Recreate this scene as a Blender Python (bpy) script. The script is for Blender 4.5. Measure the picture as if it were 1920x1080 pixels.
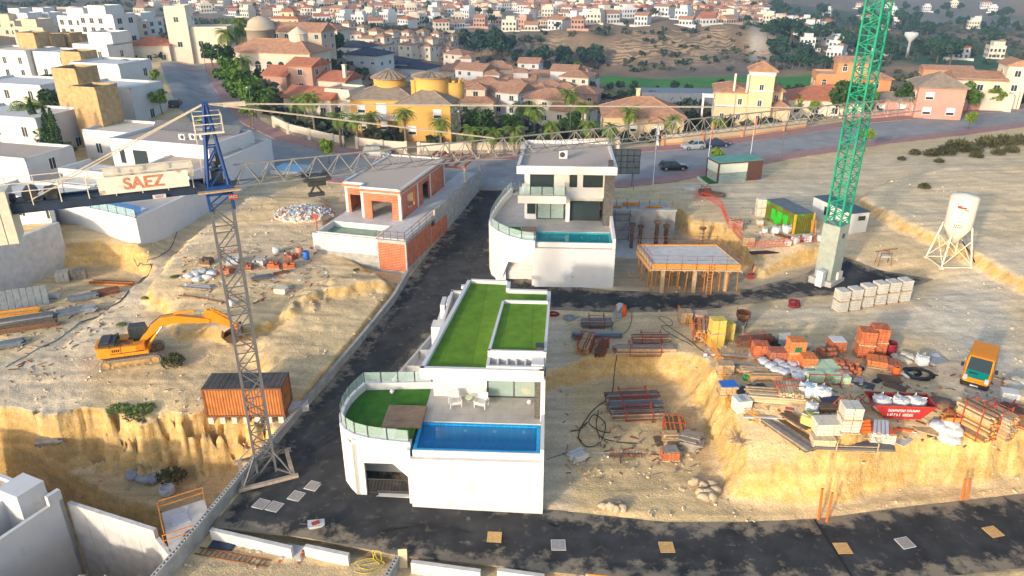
import bpy, bmesh, math, random
import numpy as np
from mathutils import Vector, Matrix
from mathutils.geometry import delaunay_2d_cdt
R=math.radians; PI=math.pi
rnd=random.Random(7)
for o in list(bpy.data.objects): bpy.data.objects.remove(o)
scn=bpy.context.scene; COL=scn.collection
# ---------------------------------------------------------------- camera, sky, sun, exposure
TILT=R(24.2); FPX=1380.0; CAMH=34.0
cd=bpy.data.cameras.new('camera'); cam=bpy.data.objects.new('camera',cd); COL.objects.link(cam)
cam.location=(0,0,CAMH); cam.rotation_euler=(PI/2-TILT,0,0)
cd.sensor_width=36; cd.lens=36*FPX/1920; cd.clip_end=6000; cd.clip_start=.5
scn.camera=cam
SUN_EL=R(13.5); SUN_AZ=R(218)            # direction the light comes FROM, clockwise from +Y
w=bpy.data.worlds.new('World'); scn.world=w; w.use_nodes=True
nt=w.node_tree; bg=nt.nodes['Background']; sk=nt.nodes.new('ShaderNodeTexSky')
sk.sky_type='NISHITA'; sk.sun_disc=False; sk.sun_elevation=SUN_EL; sk.sun_rotation=SUN_AZ
sk.air_density=.8; sk.dust_density=1.6; sk.ozone_density=.8
nt.links.new(sk.outputs[0],bg.inputs[0]); bg.inputs[1].default_value=.15
sl=bpy.data.lights.new('sun','SUN'); sl.energy=1.55; sl.angle=R(2.5); sl.color=(1,.87,.70)
so=bpy.data.objects.new('sun',sl); COL.objects.link(so)
sd_=Vector((math.sin(SUN_AZ)*math.cos(SUN_EL),math.cos(SUN_AZ)*math.cos(SUN_EL),math.sin(SUN_EL)))
so.rotation_euler=sd_.to_track_quat('Z','Y').to_euler(); so.location=(-60,-60,90)
vs=scn.view_settings; vs.view_transform='Standard'; vs.look='None'; vs.gamma=1; vs.use_curve_mapping=False; vs.exposure=1.16
# ---------------------------------------------------------------- pixel <-> place
_s,_c=math.sin(TILT),math.cos(TILT)
def ray(u,v):
    a=(u-960)/FPX; b=(v-540)/FPX
    return a,_c-b*_s,-_s-b*_c
def P(u,v,z):
    dx,dy,dz=ray(u,v); t=(z-CAMH)/dz
    return Vector((t*dx,t*dy,z))
def Q(u,v,y):
    dx,dy,dz=ray(u,v); t=y/dy
    return Vector((t*dx,y,CAMH+t*dz))
# ---------------------------------------------------------------- mesh builder
CH={}
class MB:
    def __init__(s): s.v=[]; s.f=[]; s.m=[]; s.mi=0; s.sm=[]
    def add(s,vs,fs,smooth=False):
        n=len(s.v); s.v+= [tuple(p) for p in vs]
        for f in fs: s.f.append(tuple(i+n for i in f)); s.m.append(s.mi); s.sm.append(smooth)
        return s
    def mat(s,i): s.mi=i; return s
    def box(s,x0,x1,y0,y1,z0,z1):
        return s.add([(x0,y0,z0),(x1,y0,z0),(x1,y1,z0),(x0,y1,z0),(x0,y0,z1),(x1,y0,z1),(x1,y1,z1),(x0,y1,z1)],
          [(3,2,1,0),(4,5,6,7),(0,1,5,4),(1,2,6,5),(2,3,7,6),(3,0,4,7)])
    def obox(s,c,sx,sy,sz,rz=0,rx=0,ry=0):     # centred box, rotated
        M=Matrix.Translation(c)@Matrix.Rotation(rz,4,'Z')@Matrix.Rotation(ry,4,'Y')@Matrix.Rotation(rx,4,'X')
        k=[(a*sx/2,b*sy/2,d*sz/2) for d in(-1,1) for b in(-1,1) for a in(-1,1)]
        return s.add([M@Vector(p) for p in k],[(2,3,1,0),(4,5,7,6),(0,1,5,4),(1,3,7,5),(3,2,6,7),(2,0,4,6)])
    def bar(s,p,q,w,h=None):
        p=Vector(p);q=Vector(q);h=h or w;d=(q-p)
        if d.length<1e-6: return s
        d.normalize(); a=d.cross(Vector((0,0,1)))
        if a.length<1e-4: a=Vector((1,0,0))
        a.normalize(); b=a.cross(d)
        a*=w/2;b*=h/2
        vs=[p-a-b,p+a-b,p+a+b,p-a+b,q-a-b,q+a-b,q+a+b,q-a+b]
        return s.add(vs,[(0,1,2,3),(7,6,5,4),(1,0,4,5),(2,1,5,6),(3,2,6,7),(0,3,7,4)])
    def cyl(s,p,q,r,r2=None,n=10,cap=True,smooth=True):
        p=Vector(p);q=Vector(q);r2=r if r2 is None else r2
        d=(q-p).normalized(); a=d.cross(Vector((0,0,1)))
        if a.length<1e-3: a=Vector((1,0,0))
        a.normalize(); b=d.cross(a)
        vs=[];
        for c,rr in((p,r),(q,r2)):
            for i in range(n):
                t=2*PI*i/n; vs.append(c+a*math.cos(t)*rr+b*math.sin(t)*rr)
        s.add(vs,[(i,(i+1)%n,n+(i+1)%n,n+i) for i in range(n)],smooth)
        if cap: s.add(vs,[tuple(range(n-1,-1,-1)),tuple(range(n,2*n))])
        return s
    def tube(s,pts,r,n=6):
        for i in range(len(pts)-1): s.cyl(pts[i],pts[i+1],r,n=n,cap=(i in(0,len(pts)-2)))
        return s
    def lathe(s,prof,c=(0,0,0),n=16,smooth=True):
        vs=[];c=Vector(c)
        for r,z in prof:
            for i in range(n): t=2*PI*i/n; vs.append(c+Vector((r*math.cos(t),r*math.sin(t),z)))
        fs=[(k*n+i,k*n+(i+1)%n,(k+1)*n+(i+1)%n,(k+1)*n+i) for k in range(len(prof)-1) for i in range(n)]
        return s.add(vs,fs,smooth)
    def prism(s,poly,z0,z1):                   # poly CCW list of xy; z may be per-vertex lists
        n=len(poly); a=z0 if hasattr(z0,'__len__') else [z0]*n; b=z1 if hasattr(z1,'__len__') else [z1]*n
        vs=[(p[0],p[1],a[i]) for i,p in enumerate(poly)]+[(p[0],p[1],b[i]) for i,p in enumerate(poly)]
        return s.add(vs,[tuple(range(n-1,-1,-1)),tuple(range(n,2*n))]+[(i,(i+1)%n,n+(i+1)%n,n+i) for i in range(n)])
    def side(s,poly,y0,y1,M=None):             # poly in xz extruded along y
        n=len(poly)
        vs=[Vector((p[0],y0,p[1])) for p in poly]+[Vector((p[0],y1,p[1])) for p in poly]
        if M: vs=[M@p for p in vs]
        return s.add(vs,[tuple(range(n)),tuple(range(2*n-1,n-1,-1))]+[(i,n+i,n+(i+1)%n,(i+1)%n) for i in range(n)])
    def wallpath(s,pts,t,z0,z1,closed=False):  # wall of thickness t along xy path (to the left side)
        n=len(pts)
        for i in range(n if closed else n-1):
            p=Vector(pts[i][:2]);q=Vector(pts[(i+1)%n][:2]); d=(q-p).normalized(); nn=Vector((-d.y,d.x))*t
            za=z0[i] if hasattr(z0,'__len__') else z0; zb=z0[(i+1)%n] if hasattr(z0,'__len__') else z0
            zc=z1[i] if hasattr(z1,'__len__') else z1; zd=z1[(i+1)%n] if hasattr(z1,'__len__') else z1
            e=d*.0
            A=[p,q,q+nn,p+nn]
            s.add([(A[0].x,A[0].y,za),(A[1].x,A[1].y,zb),(A[2].x,A[2].y,zb),(A[3].x,A[3].y,za),
                   (A[0].x,A[0].y,zc),(A[1].x,A[1].y,zd),(A[2].x,A[2].y,zd),(A[3].x,A[3].y,zc)],
                  [(3,2,1,0),(4,5,6,7),(0,1,5,4),(1,2,6,5),(2,3,7,6),(3,0,4,7)])
        return s
    def mesh(s,name,mats):
        me=bpy.data.meshes.new(name); me.from_pydata(s.v,[],s.f)
        for m in (mats if isinstance(mats,(list,tuple)) else [mats]): me.materials.append(m)
        me.polygons.foreach_set('material_index',s.m); me.polygons.foreach_set('use_smooth',s.sm)
        me.update(); return me
    def build(s,name,mats,parent=None,**k):
        return put(name,s.mesh(name,mats),parent,**k)
def put(name,me,parent=None,loc=None,rz=0,label=None,cat=None,group=None,kind=None):
    o=bpy.data.objects.new(name,me); COL.objects.link(o)
    if parent: o.parent=parent; CH.setdefault(parent.name,[]).append(o)
    if loc is not None: o.location=loc
    if rz: o.rotation_euler=(0,0,rz)
    tag(o,label,cat,group,kind); return o
def tag(o,label=None,cat=None,group=None,kind=None):
    for k,v in(('label',label),('category',cat),('group',group),('kind',kind)):
        if v: o[k]=v
    return o
def E(name,loc,rz,label,cat,group=None):
    return put(name,None,None,loc,rz,label,cat,group)
def copy_tree(o,loc=None,rz=None,label=None,parent=None,scale=None):
    c=o.copy(); COL.objects.link(c); c.parent=parent
    if parent: CH.setdefault(parent.name,[]).append(c)
    if loc is not None: c.location=loc
    if rz is not None: c.rotation_euler=(0,0,rz)
    if scale: c.scale=(scale,)*3 if not hasattr(scale,'__len__') else scale
    if label: c['label']=label
    for ch in KIDS(o): copy_tree(ch,parent=c)
    return c
def KIDS(o): return list(CH.get(o.name,()))
# ---------------------------------------------------------------- materials
MATS={}
def mat(name,col,rough=.85,var=.18,scale=2.5,bump=.0,bscale=None,metal=0,stain=None,spec=.3,detail=5,wave=None):
    if name in MATS: return MATS[name]
    m=bpy.data.materials.new(name); m.use_nodes=True; n=m.node_tree.nodes; L=m.node_tree.links
    b=n['Principled BSDF']; b.inputs['Roughness'].default_value=rough; b.inputs['Metallic'].default_value=metal
    b.inputs['Specular IOR Level'].default_value=spec
    geo=n.new('ShaderNodeNewGeometry'); no=n.new('ShaderNodeTexNoise'); no.inputs['Scale'].default_value=scale; no.inputs['Detail'].default_value=detail
    L.new(geo.outputs['Position'],no.inputs['Vector'])
    mx=n.new('ShaderNodeMix'); mx.data_type='RGBA'
    c=Vector(col); mx.inputs[6].default_value=(*(c*(1-var)),1); mx.inputs[7].default_value=(*[min(1,x) for x in c*(1+var)],1)
    rp=n.new('ShaderNodeMapRange'); rp.inputs[1].default_value=.3; rp.inputs[2].default_value=.7
    L.new(no.outputs['Fac'],rp.inputs[0]); L.new(rp.outputs[0],mx.inputs[0]); out=mx.outputs[2]
    if stain:                                   # (colour, amount threshold, scale)
        n2=n.new('ShaderNodeTexNoise'); n2.inputs['Scale'].default_value=stain[2]; n2.inputs['Detail'].default_value=6
        L.new(geo.outputs['Position'],n2.inputs['Vector'])
        r2=n.new('ShaderNodeMapRange'); r2.inputs[1].default_value=stain[1]; r2.inputs[2].default_value=stain[1]+.13
        L.new(n2.outputs['Fac'],r2.inputs[0]); m2=n.new('ShaderNodeMix'); m2.data_type='RGBA'
        L.new(r2.outputs[0],m2.inputs[0]); L.new(out,m2.inputs[6]); m2.inputs[7].default_value=(*stain[0],1); out=m2.outputs[2]
    L.new(out,b.inputs['Base Color'])
    if bump:
        n3=n.new('ShaderNodeTexNoise'); n3.inputs['Scale'].default_value=bscale or scale*4; n3.inputs['Detail'].default_value=6
        L.new(geo.outputs['Position'],n3.inputs['Vector'])
        bp=n.new('ShaderNodeBump'); bp.inputs['Strength'].default_value=bump; bp.inputs['Distance'].default_value=.1
        L.new(n3.outputs['Fac'],bp.inputs['Height']); L.new(bp.outputs[0],b.inputs['Normal'])
    MATS[name]=m; return m
def glassmat(name,col,rough=.05,alpha=1,trans=0):
    if name in MATS: return MATS[name]
    m=bpy.data.materials.new(name); m.use_nodes=True; b=m.node_tree.nodes['Principled BSDF']
    b.inputs['Base Color'].default_value=(*col,1); b.inputs['Roughness'].default_value=rough
    b.inputs['Alpha'].default_value=alpha; b.inputs['Transmission Weight'].default_value=trans; b.inputs['Specular IOR Level'].default_value=.6
    MATS[name]=m; return m
WHITE=mat('white_render',(.62,.61,.595),.9,.03,1.2,.04,20,stain=((.53,.51,.475),.62,.7))
WHITE2=mat('white_paint_far',(.60,.59,.57),.9,.05,.6)
CONC=mat('concrete',(.40,.385,.36),.9,.16,1.1,.12,14,stain=((.28,.27,.25),.62,.7))
CONCL=mat('pale_concrete',(.58,.56,.53),.9,.12,1.5,.08,14,stain=((.45,.43,.39),.62,.9))
BLOCKC=mat('concrete_block',(.52,.49,.43),.95,.12,2,.15,25)
ASPH=mat('asphalt',(.052,.052,.053),.95,.35,.5,.25,18,stain=((.10,.093,.082),.585,1.7),spec=.06)
def _edge_dust(m):
    n=m.node_tree.nodes; L=m.node_tree.links; b=n['Principled BSDF']; src=b.inputs['Base Color'].links[0].from_socket
    at=n.new('ShaderNodeAttribute'); at.attribute_name='edge'; geo=n.new('ShaderNodeNewGeometry'); no=n.new('ShaderNodeTexNoise'); no.inputs['Scale'].default_value=.8; no.inputs['Detail'].default_value=7; no.inputs['Roughness'].default_value=.65; L.new(geo.outputs['Position'],no.inputs['Vector'])
    a=n.new('ShaderNodeMapRange'); a.inputs[1].default_value=0; a.inputs[2].default_value=2.4; a.inputs[3].default_value=.25; a.inputs[4].default_value=-.06; L.new(at.outputs['Fac'],a.inputs[0])
    ad=n.new('ShaderNodeMath'); ad.operation='ADD'; L.new(a.outputs[0],ad.inputs[0]); L.new(no.outputs['Fac'],ad.inputs[1])
    r=n.new('ShaderNodeMapRange'); r.inputs[1].default_value=.60; r.inputs[2].default_value=.74; r.inputs[4].default_value=.75; L.new(ad.outputs[0],r.inputs[0])
    mx=n.new('ShaderNodeMix'); mx.data_type='RGBA'; L.new(r.outputs[0],mx.inputs[0]); L.new(src,mx.inputs[6]); mx.inputs[7].default_value=(.36,.29,.20,1); L.new(mx.outputs[2],b.inputs['Base Color'])
_edge_dust(ASPH)
STREET=mat('street_asphalt',(.29,.285,.28),.9,.14,.35,.08,9,stain=((.20,.20,.205),.60,.16))
PINK=mat('pink_paving',(.36,.215,.19),.9,.14,1.2,.05,10)
BRICK=mat('terracotta_brick',(.46,.135,.055),.85,.28,2.2,.15,12)
BRICKD=mat('old_brick',(.36,.13,.075),.9,.25,2.2,.15,12)
TILE=mat('roof_tile',(.40,.215,.13),.9,.25,1.2,.1,8)
TILER=mat('red_roof_tile',(.42,.155,.085),.9,.2,1.2,.1,8)
TILEG=mat('grey_brown_tile',(.27,.215,.165),.9,.2,1.2,.1,8)
STEEL=mat('galvanised_steel',(.15,.155,.165),.55,.14,3,metal=.3)
RUST=mat('rusty_steel',(.20,.075,.035),.85,.35,5)
REDST=mat('red_painted_steel',(.33,.05,.03),.7,.2,5)
BLUEST=mat('blue_painted_steel',(.012,.055,.20),.5,.2,2)
NAVY=mat('navy_steel',(.02,.035,.065),.6,.25,2)
CREAM=mat('cream_steel',(.66,.60,.47),.7,.1,3)
GREENST=mat('green_painted_steel',(.008,.25,.14),.5,.14,2)
ORANGE=mat('orange_wood',(.62,.24,.045),.8,.25,6)
YELLOWX=mat('excavator_paint',(.72,.26,.012),.45,.1,1.5,stain=((.45,.2,.05),.66,1.5))
BLACK=mat('black_rubber',(.018,.018,.019),.75,.25,4)
DARK=mat('dark_metal',(.05,.05,.052),.5,.15,3)
WOOD=mat('timber',(.47,.33,.19),.85,.25,5)
WOODG=mat('weathered_timber',(.27,.235,.20),.9,.25,4)
WOODD=mat('dark_timber',(.15,.095,.06),.85,.25,4)
PLAST=mat('plastic_bag',(.58,.585,.59),.6,.1,5,.3,9)
GRAVEL=mat('roof_gravel',(.50,.405,.33),.95,.25,9,.3,40)
PALEG=mat('pale_green_wrap',(.55,.68,.42),.6,.1,4)
BLUEP=mat('blue_plastic',(.02,.14,.50),.5,.1,3)
TURF_=mat('artificial_turf_plain',(.10,.24,.016),.95,.2,1.3,.5,60)
TURFD_=mat('lawn_plain',(.04,.145,.016),.95,.25,3,.5,60)
PAVE_=mat('terrace_tile_plain',(.46,.435,.41),.7,.08,1.5)
STONE=mat('dark_stone_cladding',(.095,.09,.085),.9,.35,6,.4,14)
FRAME=mat('dark_window_frame',(.03,.03,.032),.5,.1,3)
GLASS=glassmat('window_glass',(.03,.045,.05),.04)
GLASST=glassmat('clear_glass',(.55,.75,.72),.03,.28)
POOL=mat('pool_water_blue',(.010,.185,.43),.04,.12,.6,.03,3,spec=.5)
POOLT=mat('pool_water_teal',(.012,.26,.30),.04,.12,.6,.03,3,spec=.5)
POOLG=mat('stagnant_pool_water',(.09,.24,.16),.06,.12,.6,.03,3,spec=.5)
# ---------------------------------------------------------------- terrain
def vnoise(x,y,seed=0):
    xi=np.floor(x).astype(np.int64); yi=np.floor(y).astype(np.int64); xf=x-xi; yf=y-yi
    def h(a,b):
        n=(a*374761393+b*668265263+seed*982451653)&0xffffffff; n=((n^(n>>13))*1274126177)&0xffffffff
        return ((n^(n>>16))&0xffff)/65535.0
    u=xf*xf*(3-2*xf); v=yf*yf*(3-2*yf)
    return (h(xi,yi)*(1-u)+h(xi+1,yi)*u)*(1-v)+(h(xi,yi+1)*(1-u)+h(xi+1,yi+1)*u)*v-.5
def fbm(x,y,oct=4,seed=0):
    r=0;a=1.0
    for i in range(oct): r=r+a*vnoise(x*2**i+17.3*i,y*2**i-9.1*i,seed+i); a*=.5
    return r
CTRL=[ # pixel u, v and the height of the ground there (metres above the lower road)
 # lower road and its right end
 (450,980,0),(600,960,0),(800,1000,0),(1000,1010,0),(1250,1020,0),(1500,1010,0),(1750,990,0),(1920,990,.1),(1100,1100,-.3),(1500,1120,-.3),(1900,1110,-.2),(750,1130,-.6),(450,1100,-.9),
 (700,940,.35),(780,952,.25),(560,905,.4),(640,915,.45),
 # diagonal road
 (560,840,.3),(640,730,.7),(700,660,1.1),(770,590,1.6),(820,540,2.0),(850,470,2.6),(880,400,3.5),(900,365,4.1),
 # middle road
 (960,545,2.3),(1060,558,2.35),(1200,568,2.5),(1350,560,2.8),(1500,528,3.2),(1650,508,3.6),(1740,520,3.9),(1480,545,3.2),
 # left site
 (460,800,1.0),(330,780,1.0),(240,700,1.5),(60,760,1.2),(60,700,1.5),(150,640,1.8),(250,540,2.4),(330,640,1.7),(400,600,2.2),(560,720,1.2),(640,620,1.7),(520,660,1.6),(450,690,1.4),
 (400,520,3.2),(450,490,3.3),(560,500,3.0),(620,530,2.5),(700,530,2.3),(520,430,3.8),(600,400,4.2),(400,420,3.8),(330,470,3.0),(480,385,4.4),(560,345,4.9),(640,340,4.8),(100,600,1.5),(0,620,1.4),(180,560,1.6),(230,520,1.8),(20,560,1.4),(0,800,1.0),(150,800,1.0),(300,790,1.0),
 (520,350,4.9),(140,425,4.8),(200,445,4.4),(258,472,3.7),(60,440,4.4),
 # right plateau
 (1500,800,4),(1420,760,4),(1600,830,4),(1700,700,4),(1900,820,4),(1900,700,4.1),(1850,600,4.2),(1720,570,4.1),(1600,610,3.8),(1480,600,3.4),(1380,600,3.0),(1290,610,2.7),(1900,480,4.8),(1780,500,4.5),(1750,400,5),(1650,340,5),(1900,350,5.6),(1880,290,5.6),(1700,300,5.2),(1450,380,5),(1330,360,4.9),(1250,348,4.6),(1420,440,5),(1500,460,4.9),(1600,440,4.9),(1400,340,4.8),(1550,330,4.7),(1350,420,4.9),(1180,352,4.5),(1300,520,2.7),(1200,520,2.6),
 (1060,600,2.2),(1150,620,2.2),(1230,625,2.4),(1100,660,1.9),
 # upper street
 (345,112,11),(350,150,10),(365,185,9),(410,225,7.5),(470,262,6.2),(560,295,5.2),(680,315,4.8),(820,325,4.6),(960,328,4.5),(1120,322,4.4),(1280,308,4.4),(1450,285,4.4),(1620,255,4.4),(1780,238,4.4),(1960,222,4.4),
 # house row beyond the street
 (560,265,5.6),(700,275,5),(760,265,5),(880,280,4.6),(1000,285,4.4),(1150,270,4.3),(1400,240,4.3),(1600,215,4.2),(1800,200,4),(1940,190,4),(440,190,8),(520,215,6.5),(450,140,9),
 # left estate
 (60,300,5),(150,280,6),(230,270,6.5),(60,240,7),(200,180,8),(280,200,8.2),(100,160,7),(250,130,10),(300,110,10),(20,120,6),(350,85,10),(0,180,7),(40,390,3.0),(200,400,4.0),(300,350,4.6),
 # hill and valley
 (520,130,8),(600,130,4),(560,75,11),(540,60,10.5),(640,100,2),(700,140,-2),(780,120,-6),(850,160,-5),(940,190,-4),(860,205,-1.0),(980,235,-1.0),(1050,215,-2.5),(1100,190,-7),(1000,150,-9),(930,125,-13),(1000,120,-19),
 (1100,150,-15),(1250,150,-17),(1420,150,-17),(1300,180,-13),(1450,190,-8),(1250,128,-20),(1100,122,-20),(1400,122,-20),(1600,160,-14),(1750,150,-13),(1900,150,-12),(1500,130,-19),
 (880,108,-14),(900,78,-14),(930,62,-8),(800,62,-8),(960,70,-5),(1100,62,-5),(1250,56,-5),(1370,54,-5),(1430,70,-9),(1500,75,-12),(1400,105,-19),(700,55,-6),(600,50,-2),(480,45,-1),(400,60,3),
 (250,75,3),(100,80,2),(0,70,2),(300,35,-4),(100,40,-3),(0,30,0),(500,30,-6),(200,20,-5),
 (700,25,-7),(900,30,-7),(1100,30,-6.5),(1300,30,-6),(700,6,-8),(900,6,-8),(1100,6,-8),(1300,8,-9),(400,8,-6),(100,6,-2),
 (1550,85,-17),(1600,100,-17),(1700,110,-17),(1850,105,-18),(1480,40,-14),(1600,60,-22),(1750,70,-22),(1900,70,-22),(1600,30,-22),(1750,25,-22),(1900,20,-20),(1500,10,-16),(1420,15,-12),(1700,4,-20),(1900,4,-14),
]
cp=np.array([tuple(P(*a)) for a in CTRL])
extra=np.array([(-900,1500,70),(-450,1500,70),(0,1600,75),(450,1500,80),(900,1400,95),(1300,1100,90),(-1300,1100,60),(-900,700,15),(1000,600,-10),(-1400,3200,300),(0,3400,320),(1400,3200,300),(-200,100,4),(-150,60,0),(180,60,5),(220,120,5),(-60,12,-6),(0,12,-3),(60,12,-2),(110,30,2),(-110,20,-6),(-400,250,4),(400,250,-6)],float)
cp=np.vstack([cp,extra])
def _rbf_fit(p):
    n=len(p); d=np.hypot(p[:,None,0]-p[None,:,0],p[:,None,1]-p[None,:,1])
    A=np.zeros((n+3,n+3)); A[:n,:n]=-d+np.eye(n)*.0; A[:n,n]=1; A[:n,n+1]=p[:,0]; A[:n,n+2]=p[:,1]; A[n:,:n]=A[:n,n:].T
    A[:n,:n]-=np.eye(n)*1.2
    b=np.zeros(n+3); b[:n]=p[:,2]
    return np.linalg.solve(A,b)
_wt=_rbf_fit(cp)
def base(x,y):
    if x.size<20000: return _wt[-3]+_wt[-2]*x+_wt[-1]*y-np.hypot(x[:,None]-cp[None,:,0],y[:,None]-cp[None,:,1])@_wt[:-3]
    r=np.full(x.shape,_wt[-3])+_wt[-2]*x+_wt[-1]*y
    for i in range(len(cp)): r-= _wt[i]*np.hypot(x-cp[i,0],y-cp[i,1])
    return r
def sdist(x,y,poly):                                   # signed distance, positive inside
    if x.size<20000:
        p=np.array([q[:2] for q in poly],float); a=p[None]; b=np.roll(p,-1,0)[None]; e=b-a; X=x[:,None];Y=y[:,None]
        t=np.clip(((X-a[...,0])*e[...,0]+(Y-a[...,1])*e[...,1])/((e**2).sum(-1)+1e-9),0,1)
        d=np.hypot(X-a[...,0]-t*e[...,0],Y-a[...,1]-t*e[...,1]).min(1)
        ey=np.where(np.abs(e[...,1])<1e-9,1e-9,e[...,1]); c=((a[...,1]>Y)!=(b[...,1]>Y))&(X<e[...,0]*(Y-a[...,1])/ey+a[...,0])
        return np.where(c.sum(1)%2==1,d,-d)
    n=len(poly); d=np.full(x.shape,1e9); ins=np.zeros(x.shape,bool)
    for i in range(n):
        ax,ay=poly[i][:2]; bx,by=poly[(i+1)%n][:2]; ex,ey=bx-ax,by-ay
        t=np.clip(((x-ax)*ex+(y-ay)*ey)/(ex*ex+ey*ey+1e-9),0,1)
        d=np.minimum(d,np.hypot(x-ax-t*ex,y-ay-t*ey))
        c=((ay>y)!=(by>y))&(x<(bx-ax)*(y-ay)/((by-ay) if abs(by-ay)>1e-9 else 1e-9)+ax); ins^=c
    return np.where(ins,d,-d)
def WP(l,z): return [tuple(P(u,v,z)[:2]) for u,v in l]
def ss(a,b,x): t=np.clip((x-a)/(b-a),0,1); return t*t*(3-2*t)
# cut pits and banks: polygon of the foot or floor, level, run of the slope, noise in the edge
FLOORR=WP([(1010,985),(1010,760),(1060,742),(1120,728),(1200,722),(1262,735),(1292,770),(1312,820),(1330,880),(1345,945),(1430,966),(1530,962),(1700,938),(1925,912),(2300,880),(2300,1300),(1010,1300)],0)
PITC=WP([(1150,548),(1145,430),(1150,424),(1262,420),(1283,446),(1345,458),(1372,480),(1402,516),(1428,528),(1480,514),(1540,502),(1600,512),(1500,548),(1300,562)],2.7)
def pitz(x,y): return np.interp(x,[10,24,34],[2.55,2.75,3.25])
FLOORL=WP([(-60,930),(110,905),(200,895),(330,905),(420,895),(462,905),(436,960),(390,1012),(300,1110),(-60,1110)],-3.6)
DEEPL=WP([(-400,905),(60,920),(130,960),(215,1000),(330,1040),(290,1120),(-400,1300)],-6.0)
STORE=WP([(-60,575),(30,540),(120,505),(185,500),(255,512),(272,525),(240,550),(170,600),(110,650),(30,700),(-60,740)],1.5)
LOTS=WP([(310,1090),(395,992),(540,1022),(660,1040),(745,1066),(900,1082),(1100,1100),(1100,1250),(250,1300)],-.9)
BANKR=[tuple(P(u,v,5)[:2]) for u,v in [(1625,385),(1690,425),(1760,452),(1850,492),(1925,532),(2300,640),(2300,330),(1800,330),(1680,352)]]
SLABL=WP([(285,548),(335,562),(350,592),(430,602),(500,592),(560,564),(640,542),(720,532),(600,480),(600,400),(480,400),(385,450)],3.2)
MOUND=WP([(540,640),(590,592),(650,566),(715,560),(725,600),(640,668),(560,705)],2)
FEAT=[(BANKR,('add',1.15),1.6,.6),(SLABL,('add',.95),1.5,.9),(MOUND,('add',.85),3.2,1.2),(FLOORR,.15,2.0,.5),(PITC,pitz,.9,.3),(STORE,1.5,1.0,.3),(FLOORL,-3.6,2.3,1.7),(DEEPL,-7.5,1.2,.2),(LOTS,-.35,.4,.1)]
ROADPX={'lower':[(395,990),(470,905),(520,850),(600,860),(700,850),(780,900),(1018,955),(1250,980),(1380,980),(1530,974),(1700,951),(1925,926),(2100,905),(2100,1070),(1925,1064),(1800,1078),(1600,1100),(1300,1092),(1100,1080),(1020,1072),(900,1060),(750,1049),(650,1031),(550,1012)]}
ROADA=WP(ROADPX['lower'],0)
ROADB=[(-19.6,41.2),(-17.2,48.8),(-13.9,61.2),(-11.0,74.1),(-6.2,95.8),(-5.0,101.5),(2,101.5),(-.3,97),(.2,90),(-1.4,82),(-1.6,76.5),(-.6,74.2),(3,71.4),(10.6,69.4),(17,68.7),(24,68.5),(28,70.3),(31.5,71.8),(35.5,75.0),(38.5,73.0),(43.2,69.2),(38,66.6),(30,66.3),(24,65.2),(17,64.3),(10,64.6),(3,65.6),(-3.2,67.0),(-5.3,65.6),(-7.9,59.0),(-10.0,53.2),(-12.1,48.2),(-11,46),(-10,42),(-9,40)]
def asph_mask(x,y): return np.maximum(sdist(x,y,ROADA),sdist(x,y,ROADB))
S_FAR=[(385,120),(392,150),(420,195),(455,232),(510,260),(600,283),(700,297),(800,303),(960,300),(1130,292),(1300,280),(1450,261),(1620,233),(1750,221),(1960,203)]
S_NEAR=[(300,118),(312,150),(330,195),(375,245),(440,283),(530,318),(620,334),(720,344),(820,350),(905,354),(960,354),(1140,343),(1230,334),(1330,314),(1450,292),(1620,267),(1780,248),(1960,226)]
def zst(u): return float(np.interp(u,[300,345,385,420,470,560,680,820,960,1280,2000],[11,10.5,9.5,7.6,6.3,5.2,4.8,4.6,4.5,4.4,4.4]))
def zst2(u): return float(np.interp(u,[300,330,380,440,530,620,720,960,1280,2000],[10.8,9.2,7.4,6.2,5.2,4.9,4.7,4.5,4.4,4.4]))
SF=[P(u,v,zst(u)) for u,v in S_FAR]; SN=[P(u,v,zst2(u)) for u,v in S_NEAR]
STREETP=[(p.x,p.y) for p in SF]+[(p.x,p.y) for p in reversed(SN)]
def idw(pts):
    px=np.array([(p[0],p[1],p[2]) for p in pts])
    def f(x,y):
        if x.size<20000:
            w=((x[:,None]-px[None,:,0])**2+(y[:,None]-px[None,:,1])**2+1)**-2.0; return w@px[:,2]/w.sum(1)
        r=np.zeros(x.shape);w=np.zeros(x.shape)
        for a,b,c in px:
            d=((x-a)**2+(y-b)**2+1)**-2.0; r+=d*c; w+=d
        return r/w
    return f
def _dense(l):
    out=[]
    for i in range(len(l)-1):
        for k in range(4): out.append(tuple(l[i].lerp(l[i+1],k/4)))
    return out+[tuple(l[-1])]
STZ=idw(_dense(SF)+_dense(SN))
PADS=[]                                                # (polygon, z): level ground under things
def roadz(x,y):                                        # level of the tarmac
    x=np.asarray(x,float);y=np.asarray(y,float)
    za=np.interp(x,[-24,-19,-13,-8,-3,2,80],[-.1,.05,.35,.3,.12,0,0]); k=ss(40.0,48.0,y)*ss(3,1,x)+ss(52,60,y)*ss(1,3,x)
    return za+(base(x,y)-za)*np.clip(k,0,1)
def smooth_h(x,y):
    h=base(x,y)
    n1=fbm(x*.23,y*.23,3,3); n2=fbm(x*.9,y*.9,3,11); n3=fbm(x*2.6,y*2.6,2,19)
    for poly,z,wd,na in FEAT:
        sd=sdist(x,y,poly)
        sd=sd+n1*na*.9+n2*na*.8+n3*na*.5
        t=np.clip((sd+wd)/(wd+.15),0,1); k=1-(1-t)**2.3; k=k+.05*np.sin(k*9.42)*(t>0)*(t<1)
        # little ledges on the cut
        h=h+(k*z[1] if isinstance(z,tuple) else k*((z(x,y) if callable(z) else z)-h))
    return h
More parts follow.
